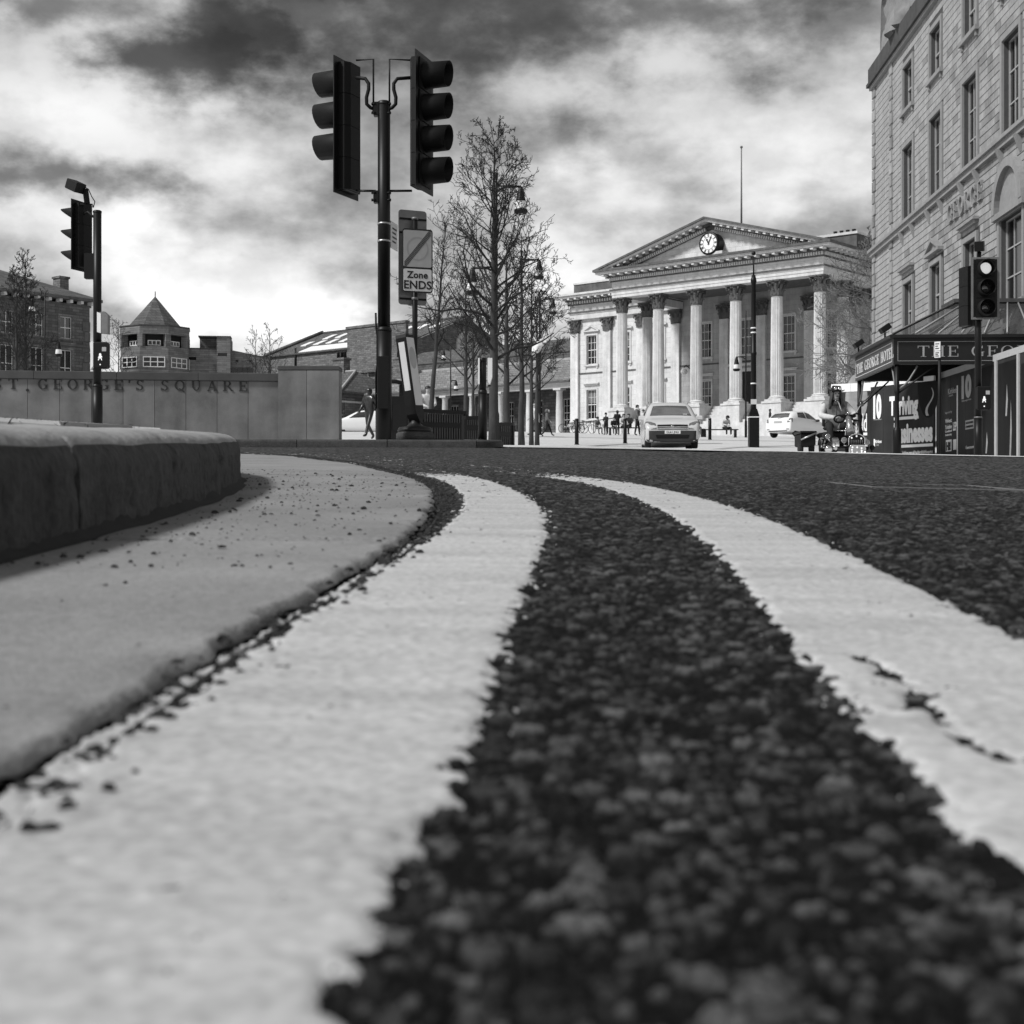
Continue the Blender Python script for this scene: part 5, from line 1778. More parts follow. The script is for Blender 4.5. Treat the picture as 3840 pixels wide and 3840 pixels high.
for o_ in sops: sash(ts, (o_[0] + o_[1]) / 2, 9.6, 11.4, 1.2, t0_, 2, 2, sm='stone', surround=.25, sill=False, depth=.2, mid=False)
b = MB(); b.box(s0 + .5, s1 - .6, t0_ + .6, t0_ + .7, 2, 13); b.build('inner_dark', 'shade', ts)
rp = roof_plane('roof', s0 - .3, s1 - .5, t0_ - .3, ze + .02, 35, zr, 'slates', ts, .12)
roof_plane('rear_roof', s0 - .3, s1 - .5, t1_ + .3, ze + .02, 35.02, zr, 'slates', ts, .12)
def on_roof(s_, q, up=.05): return (s_, t0_ - .3 + q * 10.3, ze + .02 + q * (zr - ze - .02) + up)
def roof_patch(name, sA, sB, q0, q1, m, parent, up):
    b = MB(); p = [on_roof(sA, q0, up), on_roof(sB, q0, up), on_roof(sB, q1, up), on_roof(sA, q1, up)]
    b.add(p + [(x, y, z - up * .9) for x, y, z in p], [(0, 1, 2, 3), (0, 4, 5, 1), (1, 5, 6, 2), (2, 6, 7, 3), (3, 7, 4, 0)])
    return b.build(name, m, parent)
for i in range(9):
    roof_patch('skylight', s0 + 4 + i * 2.5, s0 + 5.1 + i * 2.5, .62, .80, 'white', ts, .12)
for i in range(8):
    roof_patch('skylight', s0 + 2.6 + i * 2.5, s0 + 3.7 + i * 2.5, .36, .52, 'white', ts, .12)
roof_patch('lead_flat', s0 + 6, s0 + 16, .04, .26, 'white', ts, .10)
b = MB(); b.box(s0 - .4, s1 - .4, 34.7, 35.3, zr - .05, zr + .15); b.build('ridge', 'dirtshadestone', ts)
b = MB()
p0, p1 = on_roof(s0 - .2, -.02, .15), on_roof(s0 - .2, 1.0, .15)
b.tube([p0, p1], .28, 4); b.build('verge_coping', 'dirtshadestone', ts)
b = MB(); b.box(s0 + 16, s1 - .55, t0_ - .5, t0_ - .02, 10.5, 16.2); b.box(s0 + 15.8, s1 - .45, t0_ - .62, t0_ + .1, 16.202, 16.5); b.build('parapet_wall', 'gritwall', ts)
b = MB(); b.tube([(s0 + 5.6, t0_ - .1, 12), (s0 + 5.6, t0_ - .1, 14.6)], .14, 8); b.build('flue', 'iron', ts)

# ------------------------------------------------------------------ buildings at the far left
# big stone building whose front recedes to the right
d = 140.0
lb = thing('stone_warehouse', 'dark three storey stone building with hipped roof behind the left tree', 'building', (px(336, d), d, 7.0), math.atan2(.761, .649))
# local x runs away from the camera along the front; front faces local -y
zE = pz(1140, d) - 7.0
LW = 26.0
rowsz = [(zE - 12.6, zE - 9.6), (zE - 8.1, zE - 4.7), (zE - 3.6, zE - 1.5)]
ops = []
for i in range(5):
    xx = -2.6 - i * 3.1
    for z0, z1 in rowsz: ops.append((xx - .65, xx + .65, z0, z1))
b = MB(); wall_open(b, -LW, 0, -2, zE - .4, 0, .5, ops); b.box(-.5, 0, .501, 14, -2, zE - .4); b.build('wall', 'darkwall', lb)
for o_ in ops:
    sash(lb, (o_[0] + o_[1]) / 2, o_[2], o_[3], 1.3, 0, 2, 2, sm='gritwall', surround=.22, hood='flat' if o_[2] < zE - 4 else None, depth=.2, bar=.06)
b = MB(); b.box(-LW, -.6, .6, .7, -2, zE - .6); b.build('inner_dark', 'shade', lb)
for nm, z0, z1, pr, m_ in (('string_course', zE - 4.3, zE - 4.05, .2, 'dirtshadestone'), ('string_course', zE - 9.1, zE - 8.8, .2, 'dirtshadestone'), ('frieze', zE - .398, zE - .2, .12, 'dirtshadestone'), ('cornice', zE + .1, zE + .38, .9, 'dirtshadestone')):
    b = MB(); b.box(-LW, pr, -pr, 14, z0, z1); b.build(nm, m_, lb)
for i in range(22):
    b = MB(); b.box(-.1 - i * 1.15 - .15, -.1 - i * 1.15 + .15, -.7, -.0, zE - .196, zE + .095); b.build('bracket', 'stone', lb)
for j in range(12):
    for sgn in (0,):
        b = MB(); b.box(-.62 - .2 * (j % 2), .04, -.06, -.001, -1 + j * 1.0, -.08 + j * 1.0); b.build('quoin', 'dirtshadestone', lb)
b = MB()
b.add([(-LW, -.9, zE + .38), (.9, -.9, zE + .38), (.9, 15, zE + .38), (-LW, 15, zE + .38), (-6.2, 7, zE + 3.5), (-LW, 7, zE + 3.5)], [(0, 1, 4, 5), (1, 2, 4), (2, 3, 5, 4)])
b.build('roof', 'slates', lb)
b = MB(); b.box(-1.0, .0, 3.6, 4.8, zE + .6, zE + 2.8); b.box(-1.1, .1, 3.5, 4.9, zE + 2.802, zE + 3.0); b.build('chimney', 'gritwall', lb)

# polygonal brick tower with pyramid roof
d = 150.0
tx = px(582, d)
tw = thing('corner_tower', 'brick tower with a pointed pyramid roof and wraparound windows', 'building', (tx, d, 7.4), R(12))
def zt_(v): return pz(v, d - 3.6) - 7.4
rad = 3.75
def ngon(r, n=8, ph=PI / 8): return [(r * math.cos(ph + 2 * PI * i / n), r * math.sin(ph + 2 * PI * i / n)) for i in range(n)]
zp0, zp1 = zt_(1250), zt_(1220)
b = MB(); b.prism(ngon(rad), zp0, zp1, 'xy'); b.build('parapet', 'brick', tw)
b = MB(); b.prism(ngon(rad * 1.02), zp1 + .002, zp1 + .12, 'xy'); b.build('coping', 'coping', tw)
b = MB(); b.prism(ngon(rad * .80), zt_(1296), zp0 - .002, 'xy'); b.build('recess', 'shade', tw)
b = MB(); b.prism(ngon(rad * .985), -3, zt_(1297), 'xy'); b.build('wall', 'brick', tw)
for i in range(8):
    a = PI / 8 + 2 * PI * i / 8
    T = Matrix.Rotation(a, 4, 'Z')
    b = MB(); b.box(rad * .80, rad * .985, -.28, .28, zt_(1296.8), zp0 - .003, T=T); b.build('pier', 'brick', tw)
    a2 = a + PI / 8
    ap = rad * math.cos(PI / 8)
    T = Matrix.Rotation(a2 + R(90), 4, 'Z')
    for (z0, z1, off, cols_, wd) in ((zt_(1292), zt_(1272), ap * .80, 3, 1.3), (zt_(1376), zt_(1336), ap * .985, 3, 2.2)):
        b = MB(); b.box(-wd / 2, wd / 2, -off - .04, -off + .02, z0, z1, T=T); w_ = b.build('window', 'glass', tw)
        b = MB()
        e = .09
        for q in [(-wd / 2, wd / 2, z0, z0 + e), (-wd / 2, wd / 2, z1 - e, z1)]: b.box(q[0], q[1], -off - .1, -off - .042, q[2], q[3], T=T)
        for k in range(cols_ + 1):
            x = -wd / 2 + (wd - e) * k / cols_
            b.box(x, x + e, -off - .1, -off - .043, z0 + e, z1 - e, T=T)
        if z1 - z0 > .8: b.box(-wd / 2 + e, wd / 2 - e, -off - .098, -off - .044, (z0 + z1) / 2 - .04, (z0 + z1) / 2 + .04, T=T)
        b.build('window_frame', 'frame', w_)
b = MB()
base = ngon(rad * .87)
za = pz(1111, d) - 7.4
b.add([(x, y, zp1 - .3) for x, y in base] + [(0, 0, za)], [(i, (i + 1) % 8, 8) for i in range(8)]); b.build('pyramid_roof', 'slates', tw)
b = MB(); b.tube([(0, 0, za - .1), (0, 0, za + .5)], .05, 6); b.build('finial', 'iron', tw)

# stepped brick annex beside it
def zt_(v): return pz(v, d) - 7.4
an = thing('brick_annex', 'low stepped brick block joined to the right of the pointed tower', 'building', (px(700, d), d, 7.4), R(8))
def xa(u): return px(u, d) - px(700, d)
ops = [(xa(703), xa(735), zt_(1350), zt_(1338))]
b = MB(); wall_open(b, xa(684), xa(812), -3, zt_(1308), 0, .5, ops); b.build('wall', 'brick', an)
b = MB(); b.box(xa(684), xa(812), .3, 6, -3, zt_(1309)); b.build('inner_dark', 'shade', an)
b = MB(); b.box(xa(682), xa(814), -.1, .6, zt_(1308) + .002, zt_(1304)); b.build('coping', 'coping', an)
ops = [(xa(815), xa(850), zt_(1336), zt_(1324))]
b = MB(); wall_open(b, xa(812) + .002, xa(862), -3, zt_(1264), -.5, 0, ops); b.box(xa(745), xa(812), 1.2, 1.6, zt_(1304), zt_(1264)); b.box(xa(862) - .4, xa(862), .001, 4, -3, zt_(1264)); b.build('stair_block', 'brick', an)
b = MB(); b.box(xa(815), xa(850), -.2, -.1, zt_(1336), zt_(1324)); b.build('window', 'glass', an)
b = MB(); b.box(xa(744), xa(864), -.6, 1.7, zt_(1264) + .002, zt_(1260)); b.build('coping', 'coping', an)
b = MB()
b.prism([(xa(862) + .01, -3), (xa(1010), -3), (xa(1010), zt_(1334)), (xa(950), zt_(1325)), (xa(862) + .01, zt_(1308))], .5, 1.0); b.build('long_wall', 'brick', an)
b = MB()
b.add([(xa(860), .4, zt_(1308)), (xa(950), .4, zt_(1325)), (xa(1012), .4, zt_(1335)), (xa(1012), 5, zt_(1329)), (xa(950), 5, zt_(1318)), (xa(860), 5, zt_(1298))], [(0, 1, 4, 5), (1, 2, 3, 4)]); b.build('long_roof', 'slates', an)
for u in (885, 935):
    b = MB(); b.box(xa(u) - .12, xa(u) + .12, .42, .499, zt_(1353), zt_(1346)); b.build('vent', 'shade', an)
for i in range(4):
    b = MB(); b.box(xa(866 + i * 20), xa(884 + i * 20), .4, .498, zt_(1392), zt_(1376)); b.build('window', 'glass', an)

# ------------------------------------------------------------------ the hotel on the right
M['hotelstone'] = mat('hotel_ashlar_block', .25, .30, 1.3, .85, speck=.22, sscale=10, rand=.26, streak=.20, bump=.004, bscale=30)
M['hoteltrim'] = mat('hotel_dressings', .24, .16, 2, .85, speck=.1, sscale=12, streak=.10)
M['hoteldark'] = mat('hotel_parapet_stone', .06, .35, 1.5, .9, streak=.25)
M['joint'] = mat('masonry_joint', .07, .2, 8, .95)
M['hotelglass'] = mat('hotel_window_glass', .008, .3, .8, .12, spec=.25)
M['hotelframe'] = mat('hotel_sash_paint', .34, .1, 4, .5)
GLASS_WAS = M['glass']
M['glass'] = M['hotelglass']
HX, HYY, HZ = 17.62, 70.2, 2.0
HA = math.atan2(-1.0, -.043)
ho = thing('stone_hotel', 'tall pale ashlar hotel front rising at the right edge', 'hotel', (HX, HYY, HZ), HA)
HLEN = 31.0
ZTOP = 20.3 - HZ
wx_ = [7.35, 12.15, 17.2, 22.2, 27.2]
ops = []
for i, x in enumerate(wx_):
    ops.append((x - .85, x + .85, 17.4 - HZ, 19.35 - HZ))
    ops.append((x - .93, x + .93, 12.55 - HZ, 15.8 - HZ))
    if i == 3:
        ops.append((x - 1.25, x + 1.25, 6.8 - HZ, 9.75 - HZ))
    else:
        ops.append((x - .80, x + .80, 7.4 - HZ, 9.8 - HZ))
    ops.append((x - .8, x + .8, .8, 4.0))
b = MB(); wall_open(b, 0, HLEN, -2, ZTOP, .02, .6, ops); b.build('wall_core', 'joint', ho)
b = MB(); b.box(0.02, .6, .601, 14, -2, ZTOP); b.build('end_wall', 'hotelstone', ho)
b = MB(); b.box(.7, HLEN, .62, .7, -1, ZTOP - .1); b.build('inner_dark', 'shade', ho)
# ashlar: trims keep clear of the openings and their surrounds
keep = [(o[0] - .24, o[1] + .24, o[2] - .15, o[3] + .24) for o in ops]
for i, x in enumerate(wx_):
    k = keep[i * 4 + 2]
    hw = 1.7 if i == 3 else 1.25
    keep[i * 4 + 2] = (x - hw, x + hw, k[2], k[3] + .05)
CH = .285
blocks = []
r_ = 0
z = -1.0
rs = np.random.RandomState(21)
while z < ZTOP - .05:
    z1 = min(z + CH, ZTOP)
    x = .42 - (.36 if r_ % 2 else 0)
    while x < HLEN:
        ln_ = rs.uniform(.62, 1.02)
        xa_, xb_ = x, min(x + ln_, HLEN)
        x += ln_
        segs = [(xa_, xb_)]
        for k in keep:
            if k[2] < z1 - .02 and k[3] > z + .02:
                ns = []
                for a, c in segs:
                    if c <= k[0] or a >= k[1]: ns.append((a, c)); continue
                    if a < k[0]: ns.append((a, k[0]))
                    if c > k[1]: ns.append((k[1], c))
                segs = ns
        for a, c in segs:
            if c - a > .08: blocks.append((a, c, z, z1))
    z = z1; r_ += 1
def bearing(x, z):
    wxp = HX - .043 * x; wyp = HYY - x
    u = 1920 + F * wxp / wyp; v = 1900 - F * (z + HZ) / wyp
    return u, v, wyp
seen, rest = [], []
for q in blocks:
    u, v, wy = bearing((q[0] + q[1]) / 2, (q[2] + q[3]) / 2)
    # size in the photograph; those outside the frame or behind the hoarding count as unseen
    vis = (3270 < u < 3860) and (0 < v < 1240)
    (seen if vis else rest).append(((q[1] - q[0]) / wy ** 2, q))
seen.sort(reverse=True)
def block_geo(b, a, c, z0, z1):
    g = .009; e = .012
    p = -rs.uniform(.0, .008)
    b.add([(a + g, .021, z0 + g), (c - g, .021, z0 + g), (c - g, .021, z1 - g), (a + g, .021, z1 - g),
           (a + g + e, -.004 + p, z0 + g + e), (c - g - e, -.004 + p, z0 + g + e), (c - g - e, -.004 + p, z1 - g - e), (a + g + e, -.004 + p, z1 - g - e)],
          [(4, 5, 6, 7), (0, 1, 5, 4), (1, 2, 6, 5), (2, 3, 7, 6), (3, 0, 4, 7)])
for _, q in seen[:290]:
    b = MB(); block_geo(b, *q); b.build('ashlar_block', 'hotelstone', ho, fix=False)
b = MB()
for _, q in seen[290:] + rest:
    block_geo(b, *q)
tag(b.build('far_ashlar_blocks', 'hotelstone', ho, fix=False), None, kind='stuff')
# quoins at the corner and beside the first window
k = 0
z = -1.0
while z < ZTOP - .3:
    for xq in (.0, 4.05):
        wd = .62 if k % 2 else .40
        b = MB()
        b.box(xq - (.03 if xq == 0 else wd * .5), xq + (wd if xq == 0 else wd * .5), -.075, .018, z + .02, z + CH * 2 - .02, bev=.025); b.build('quoin', 'hotelstone', ho)
    z += CH * 2; k += 1
# string course with brackets under each window, cornice and dark parapet
for nm, z0, z1, pr, m_ in (('string_course', 12.16, 12.36, .16, 'hoteltrim'), ('string_course', 12.362, 12.50, .26, 'hoteltrim'), ('cornice', 20.3, 20.46, .18, 'hoteltrim'), ('cornice', 20.462, 20.62, .30, 'hoteldark'), ('parapet', 20.622, 21.35, .22, 'hoteldark')):
    b = MB(); b.box(-pr, HLEN, -pr, .6, z0 - HZ, z1 - HZ); b.build(nm, m_, ho)
for x in wx_:
    for q in (-1, 1):
        b = MB(); b.prism([(-.24, 12.155 - HZ), (-.02, 11.6 - HZ), (.01, 11.6 - HZ), (.01, 12.155 - HZ)], x + q * 1.02 - .12, x + q * 1.02 + .12, 'yz'); b.build('bracket', 'hoteltrim', ho)
for i, x in enumerate(wx_):
    sash(ho, x, 17.4 - HZ, 19.35 - HZ, 1.7, .0, 3, 2, fm='hotelframe', sm='hoteltrim', surround=.2, depth=.24, bar=.05)
    sash(ho, x, 12.55 - HZ, 15.8 - HZ, 1.86, .0, 3, 3, fm='hotelframe', sm='hoteltrim', surround=.22, depth=.24, sill=False, bar=.05, mid=False)
    if i == 3:
        w_ = sash(ho, x, 6.8 - HZ, 9.75 - HZ, 2.5, .0, 3, 3, fm='hotelframe', sm='hoteltrim', surround=.22, depth=.24, bar=.05, mid=False)
        b = MB()
        n = 18
        for k in range(n):
            a0, a1 = PI * k / n, PI * (k + 1) / n
            b.prism([(x + r2 * math.cos(a), 10.0 - HZ + r2 * 1.0 * math.sin(a)) for r2, a in ((1.66, a0), (1.66, a1), (1.35, a1), (1.35, a0))], -.22, .0185)
        b.box(x - 1.7, x + 1.7, -.2, .0185, 9.80 - HZ, 9.995 - HZ)
        b.build('arch', 'hoteltrim', w_)
        b = MB(); b.prism([(x + 1.345 * math.cos(PI * k / n), 10.0 - HZ + 1.345 * math.sin(PI * k / n)) for k in range(n + 1)], -.03, .018); b.build('tympanum', 'hoteltrim', w_)
    else:
        sash(ho, x, 7.4 - HZ, 9.8 - HZ, 1.6, .0, 3, 2, fm='hotelframe', sm='hoteltrim', surround=.2, depth=.24, hood=('flat', 'pediment', 'flat', None, 'flat')[i], bar=.05)
    sash(ho, x, .8, 4.0, 1.6, .0, 2, 2, fm='hotelframe', sm='hoteltrim', surround=.2, depth=.24)
serif_letters('GEORGE', .68, .16, 'hoteltrim', ho, 14.2, -.012, 10.98 - HZ, depth=.09, xs=1.12, name='raised_letter', heavy=.85)
M['glass'] = GLASS_WAS
# debris sheeting wrapped round the scaffold on the roof
sc = thing('scaffold_sheeting', 'pale crumpled sheeting round the scaffold on the hotel roof', 'sheeting', (HX, HYY, 21.35), HA)
nx, nz = 46, 30
x = np.linspace(2.2, 14, nx)[None, :].repeat(nz, 0); zz = np.linspace(0.0, 5.2, nz)[:, None].repeat(nx, 1)
fold = (vnoise(x * 1.0, zz * .45, .8, 61) - .5) * .75 + (vnoise(x * 1.6, zz * 1.2, .42, 62) - .5) * .34 + np.abs(np.sin(x * 3.1 + 2.4 * vnoise(x, zz, 1.5, 63))) * .13
yv = -.12 - fold + .0 * x
M['sheet'] = mat('debris_sheet', .20, .2, 3, .8)
link('front_sheet', grid_mesh('front_sheet', np.stack([x, yv, zz], -1), nz, nx, 'sheet'), sc)
y2 = np.linspace(.0, 6, 24)[None, :].repeat(nz, 0); z2 = np.linspace(0, 5.2, nz)[:, None].repeat(24, 1)
link('side_sheet', grid_mesh('side_sheet', np.stack([2.2 + (vnoise(y2, z2, .7, 64) - .5) * .5 - np.abs(np.sin(y2 * 3)) * .1, y2 - .1, z2], -1), nz, 24, 'sheet'), sc)
for q in range(5):
    b = MB(); b.tube([(2.6 + q * 2.4, .25, .01), (2.6 + q * 2.4, .25, 5.6)], .03, 6); b.build('scaffold_tube', 'grey', sc)
# ------------------------------------------------------------------ entrance canopy
M['fascia'] = mat('fascia_paint', .010, .2, 6, .45)
M['fascia2'] = mat('fascia_side_paint', .05, .25, 5, .5)
M['signline'] = mat('sign_gilt_grey', .30, .15, 9, .5)
M['canopyglass'] = mat('canopy_glass', .09, .35, 1.3, .12, spec=.8, alpha=.45)
M['bar'] = mat('glazing_bar_grey', .30, .1, 9, .5, metal=.2)
cg = H(px(3360, 44), 44)
cp = thing('entrance_canopy', 'black hotel canopy with glass roof and pale serif lettering', 'canopy', (HX, HYY, 0), HA)
xa0, xb0, ya0 = 20.4, 26.4, -4.82
zb0, zt0 = 4.35, 5.15
b = MB(); b.box(xb0 - .10, xb0, ya0, -.02, zb0, zt0); b.build('end_fascia', 'fascia', cp)
b = MB(); b.box(xa0, xb0 - .102, ya0, ya0 + .10, zb0, zt0); b.build('front_fascia', 'fascia2', cp)
b = MB(); b.box(xa0, xa0 + .1, ya0 + .102, -.02, zb0, zt0); b.build('rear_fascia', 'fascia', cp)
b = MB(); b.box(xa0 - .1, xb0 + .12, ya0 - .14, -.02, zt0 + .002, zt0 + .10); b.build('gutter', 'fascia', cp)
# lettering: end fascia faces the camera (local +x), front fascia faces local -y
TE = Matrix.Translation((xb0 + .001, ya0, 0)) @ Matrix.Rotation(R(90), 4, 'Z')      # local x of the sign runs along +y of the hotel
end = link('end_sign', None, cp); end.matrix_local = TE
end.name = 'end_sign'
serif_letters('THE GEORGE', .335, .13, 'signline', end, .72, .0, zb0 + .23, depth=.010, xs=1.32, heavy=.75)
b = MB()
for q in ((.12, 4.7, zb0 + .10, zb0 + .113), (.12, 4.7, zt0 - .113, zt0 - .10)): b.box(q[0], q[1], -.008, .001, q[2], q[3])
b.box(.12, .133, -.0085, .001, zb0 + .114, zt0 - .114)
b.build('sign_border', 'signline', end)
fr = link('front_sign', None, cp); fr.matrix_local = Matrix.Translation((xa0, ya0, 0))
serif_letters('THE GEORGE HOTEL', .33, .10, 'signwhite', fr, .28, .0, zb0 + .22, depth=.012, xs=1.16, heavy=.9)
b = MB()
for q in ((.12, 5.75, zb0 + .10, zb0 + .12), (.12, 5.75, zt0 - .12, zt0 - .10)): b.box(q[0], q[1], -.010, .001, q[2], q[3])
for q in ((.10, .119), (5.751, 5.77)): b.box(q[0], q[1], -.0105, .001, zb0 + .10, zt0 - .10)
b.build('sign_border', 'signwhite', fr)
# hipped glass roof
E_ = [(xb0 + .05, ya0 - .05, zt0 + .11), (xb0 + .05, -.02, zt0 + .11), (xa0 - .05, -.02, zt0 + .11), (xa0 - .05, ya0 - .05, zt0 + .11)]
T_ = [(24.0, -2.3, 6.55), (24.0, -.02, 6.55), (22.6, -.02, 6.55), (22.6, -2.3, 6.55)]
for (i, j, nb) in ((0, 1, 7), (3, 0, 8), (2, 3, 6)):
    b = MB(); b.add([E_[i], E_[j], T_[j], T_[i]], [(0, 1, 2, 3)]); b.build('glass_slope', 'canopyglass', cp)
    for k in range(nb + 1):
        t = k / nb
        p = Vector(E_[i]).lerp(Vector(E_[j]), t); q = Vector(T_[i]).lerp(Vector(T_[j]), t)
        b = MB(); b.tube([p + Vector((0, 0, .03)), q + Vector((0, 0, .03))], .032, 4); b.build('glazing_bar', 'bar', cp)
b = MB(); b.box(22.5, 24.1, -2.4, -.02, 6.56, 6.68); b.build('ridge_cap', 'hoteldark', cp)
for (x, y) in ((xb0 - .1, ya0 + .12), (xa0 + .12, ya0 + .12), (xb0 - .1, -.5)):
    gz = H(HX + math.cos(HA) * x - math.sin(HA) * y, HYY + math.sin(HA) * x + math.cos(HA) * y)
    b = MB(); b.lathe([(.13, gz - .1), (.13, gz + .8), (.10, gz + .86), (.075, gz + .9), (.065, zb0 - .9), (.09, zb0 - .85), (.075, zb0 - .8), (.075, zb0 - .002)], 14, c=(x, y, 0)); b.build('column', 'black', cp)
    for ax in ((-1, 0), (0, 1)) if x > 21 else ((1, 0), (0, 1)):
        P = [(x + ax[0] * t * .62, y + ax[1] * t * .62, zb0 - .75 + .72 * t ** 1.8) for t in (0.1, .35, .6, .85, 1)]
        b = MB(); b.tube(P, [.04, .035, .03, .03, .035], 6); b.build('scroll_bracket', 'grey' if y < -3 else 'black', cp)
b = MB(); b.tube([(xb0 - .1, ya0 + .2, zb0 - .85), (xb0 - .1, ya0 + 1.3, zb0 - .02)], .03, 6); b.build('brace', 'black', cp)
b = MB(); b.tube([(xa0 + .2, ya0 + .2, zb0 - .85), (xa0 + .2, ya0 + 1.1, zb0 - .02)], .03, 6); b.build('brace', 'black', cp)
for (x, y, a) in ((21.2, ya0 - .05, 0), (25.4, ya0 - .05, .2)):
    fl = thing('floodlight', 'small dark floodlight on the far end of the canopy roof' if x < 22 else 'small dark floodlight on the near corner of the canopy roof', 'floodlight', (HX, HYY, 0), HA, 'canopy floodlights')
    T = Matrix.Translation((x, y, zt0 + .42)) @ Matrix.Rotation(R(35), 4, 'X')
    b = MB(); b.box(-.2, .2, -.16, .16, -.09, .09, T=T, bev=.015); b.build('housing', 'blackmatt', fl)
    b = MB(); b.box(-.17, .17, -.13, .13, -.098, -.0905, T=T); b.build('lens', 'alu', fl)
    b = MB(); b.tube([(x, y, zt0 + .1), (x, y, zt0 + .36)], .03, 6); b.build('bracket', 'black', fl)

# ------------------------------------------------------------------ site hoarding under and beside the canopy
M['hoard'] = mat('hoarding_print', .032, .3, 1.2, .6, streak=.35, spec=.12)
M['hoard2'] = mat('hoarding_print_dark', .010, .4, 1.5, .6, streak=.5, spec=.12)
M['hoardlight'] = mat('hoarding_picture', .28, .5, 2.2, .5, streak=.3)
M['vinyl'] = mat('white_vinyl', .86, .05, 8, .45)
M['vinylgrey'] = mat('grey_vinyl', .40, .15, 8, .5)
class Face:
    """vertical face from P to Q in plan; parts are placed by bearing (u) and row (v)"""
    def __init__(s, P, Q, name, label, cat, group=None):
        s.P = Vector(P); s.Q = Vector(Q)
        s.d = (s.Q - s.P).normalized()
        s.a = math.atan2(s.d.y, s.d.x)
        s.L = (s.Q - s.P).length
        s.z = min(H(*P), H(*Q)) - .05
        s.o = thing(name, label, cat, (P[0], P[1], s.z), s.a, group)
    def x(s, u):
        t = (u - 1920) / F
        return (t * s.P.y - s.P.x) / (s.d.x - t * s.d.y)
    def zz(s, u, v):
        y = s.P.y + s.d.y * s.x(u)
        return pz(v, y) - s.z
    def rect(s, name, u0, v0, u1, v1, m, dep=.006, off=.0, parent=None):
        b = MB(); x0, x1 = s.x(u0), s.x(u1); um = (u0 + u1) / 2
        b.box(x0, x1, -off - dep, -off + .001, s.zz(um, v1), s.zz(um, v0))
        return b.build(name, m, parent or s.o)
    def text(s, str_, u0, u1, v0, v1, m, bold=.0, off=.006, name='lettering'):
        """fit text between bearings u0-u1; v0, v1 are cap top and baseline at the middle"""
        me = text_mesh(str_, 1.0, bold, .003)
        me.materials.clear(); me.materials.append(M[m])
        xs = [v.co.x for v in me.vertices]; ys = [v.co.y for v in me.vertices]
        x0, x1 = s.x(u0), s.x(u1); um = (u0 + u1) / 2
        zb, zt = s.zz(um, v1), s.zz(um, v0)
        sx = (x1 - x0) / (max(xs) - min(xs)); sy = (zt - zb) / max(max(ys), .3)
        mx = min(xs)
        for v in me.vertices:
            v.co.x = (v.co.x - mx) * sx; v.co.y *= sy
        o = link(name, me, s.o)
        o.matrix_local = Matrix.Translation((x0, -off - .003, zb)) @ RX
        return o
def zu(x): return 3050 + x / 2.4456
def zv(y): return 1200 + y / 2.4456
A = (px(3117, 53.0), 53.0); B = (px(3266, 52.2), 52.2); Cc = (px(3503, 49.4), 49.4)
def panels(f, us, top, m, capm='vinyl', cap=.17):
    for u0, u1 in zip(us[:-1], us[1:]):
        b = MB(); b.box(f.x(u0) + .006, f.x(u1) - .006, 0, .05, .0, top - f.z - cap - .003); b.build('panel', m, f.o)
        b = MB(); b.box(f.x(u0) + .004, f.x(u1) - .004, -.02, .07, top - f.z - cap, top - f.z); b.build('capping', capm, f.o)
f = Face(A, B, 'hoarding', 'end section of dark hoarding behind the scooter rider', 'hoarding')
ztop = 4.50
panels(f, [3117, 3190, 3266], ztop, 'hoard', cap=.30)
f.text('Huddersfield', zu(170), zu(492), zv(860), zv(1020), 'vinyl', .02)
f.rect('underline', zu(300), zv(1035), zu(494), zv(1060), 'vinyl')
f.text('blueprint', zu(330), zu(476), zv(1082), zv(1114), 'vinylgrey', .01)
b = MB()
xc, zc = f.x(zu(395)), f.zz(zu(395), zv(735))
b.prism([(xc + .42 * math.cos(t), zc + (.95 if math.sin(t) > 0 else .8) * math.sin(t)) for t in [2 * PI * k / 24 for k in range(24)]], -.004, .0005); b.build('picture', 'hoardlight', f.o)

f = Face(B, Cc, 'hoarding', 'dark hoarding under the canopy with large white words about businesses', 'hoarding')
panels(f, [3266, zu(640), zu(740), zu(960), 3503], ztop, 'hoard')
f.text('10', zu(552), zu(626), zv(680), zv(890), 'vinyl', .06)
f.text('The Huddersfield Blueprint', zu(556), zu(628), zv(905), zv(918), 'vinylgrey', .0)
f.text('Kirklees', zu(570), zu(628), zv(1100), zv(1128), 'vinyl', .02)
f.text('COUNCIL', zu(575), zu(604), zv(1140), zv(1154), 'vinylgrey', .0)
f.rect('emblem', zu(555), zv(1092), zu(566), zv(1160), 'vinyl')
f.text('Thriving', zu(700), zu(962), zv(690), zv(858), 'vinyl', .05)
f.rect('underline', zu(740), zv(885), zu(966), zv(912), 'vinyl')
f.text('businesses', zu(742), zu(1096), zv(935), zv(1112), 'vinyl', .05)
f.rect('underline', zu(740), zv(1140), zu(1097), zv(1166), 'vinyl')
f.text('kirklees.gov.uk/huddersfieldblueprint', zu(818), zu(1096), zv(1196), zv(1226), 'vinyl', .01)
b = MB()
n = 20
xc = f.x(zu(1055)); zt_f = ztop - f.z - .19
poly = [(f.x(zu(962)), zt_f)] + [(xc - (xc - f.x(zu(962))) * math.cos(t), zt_f - 1.25 * math.sin(t) ** .8) for t in [PI * k / n for k in range(1, n)]] + [(2 * xc - f.x(zu(962)), zt_f)]
b.prism(poly[::-1], -.003, .0005); b.build('picture', 'hoard2', f.o)
b = MB()
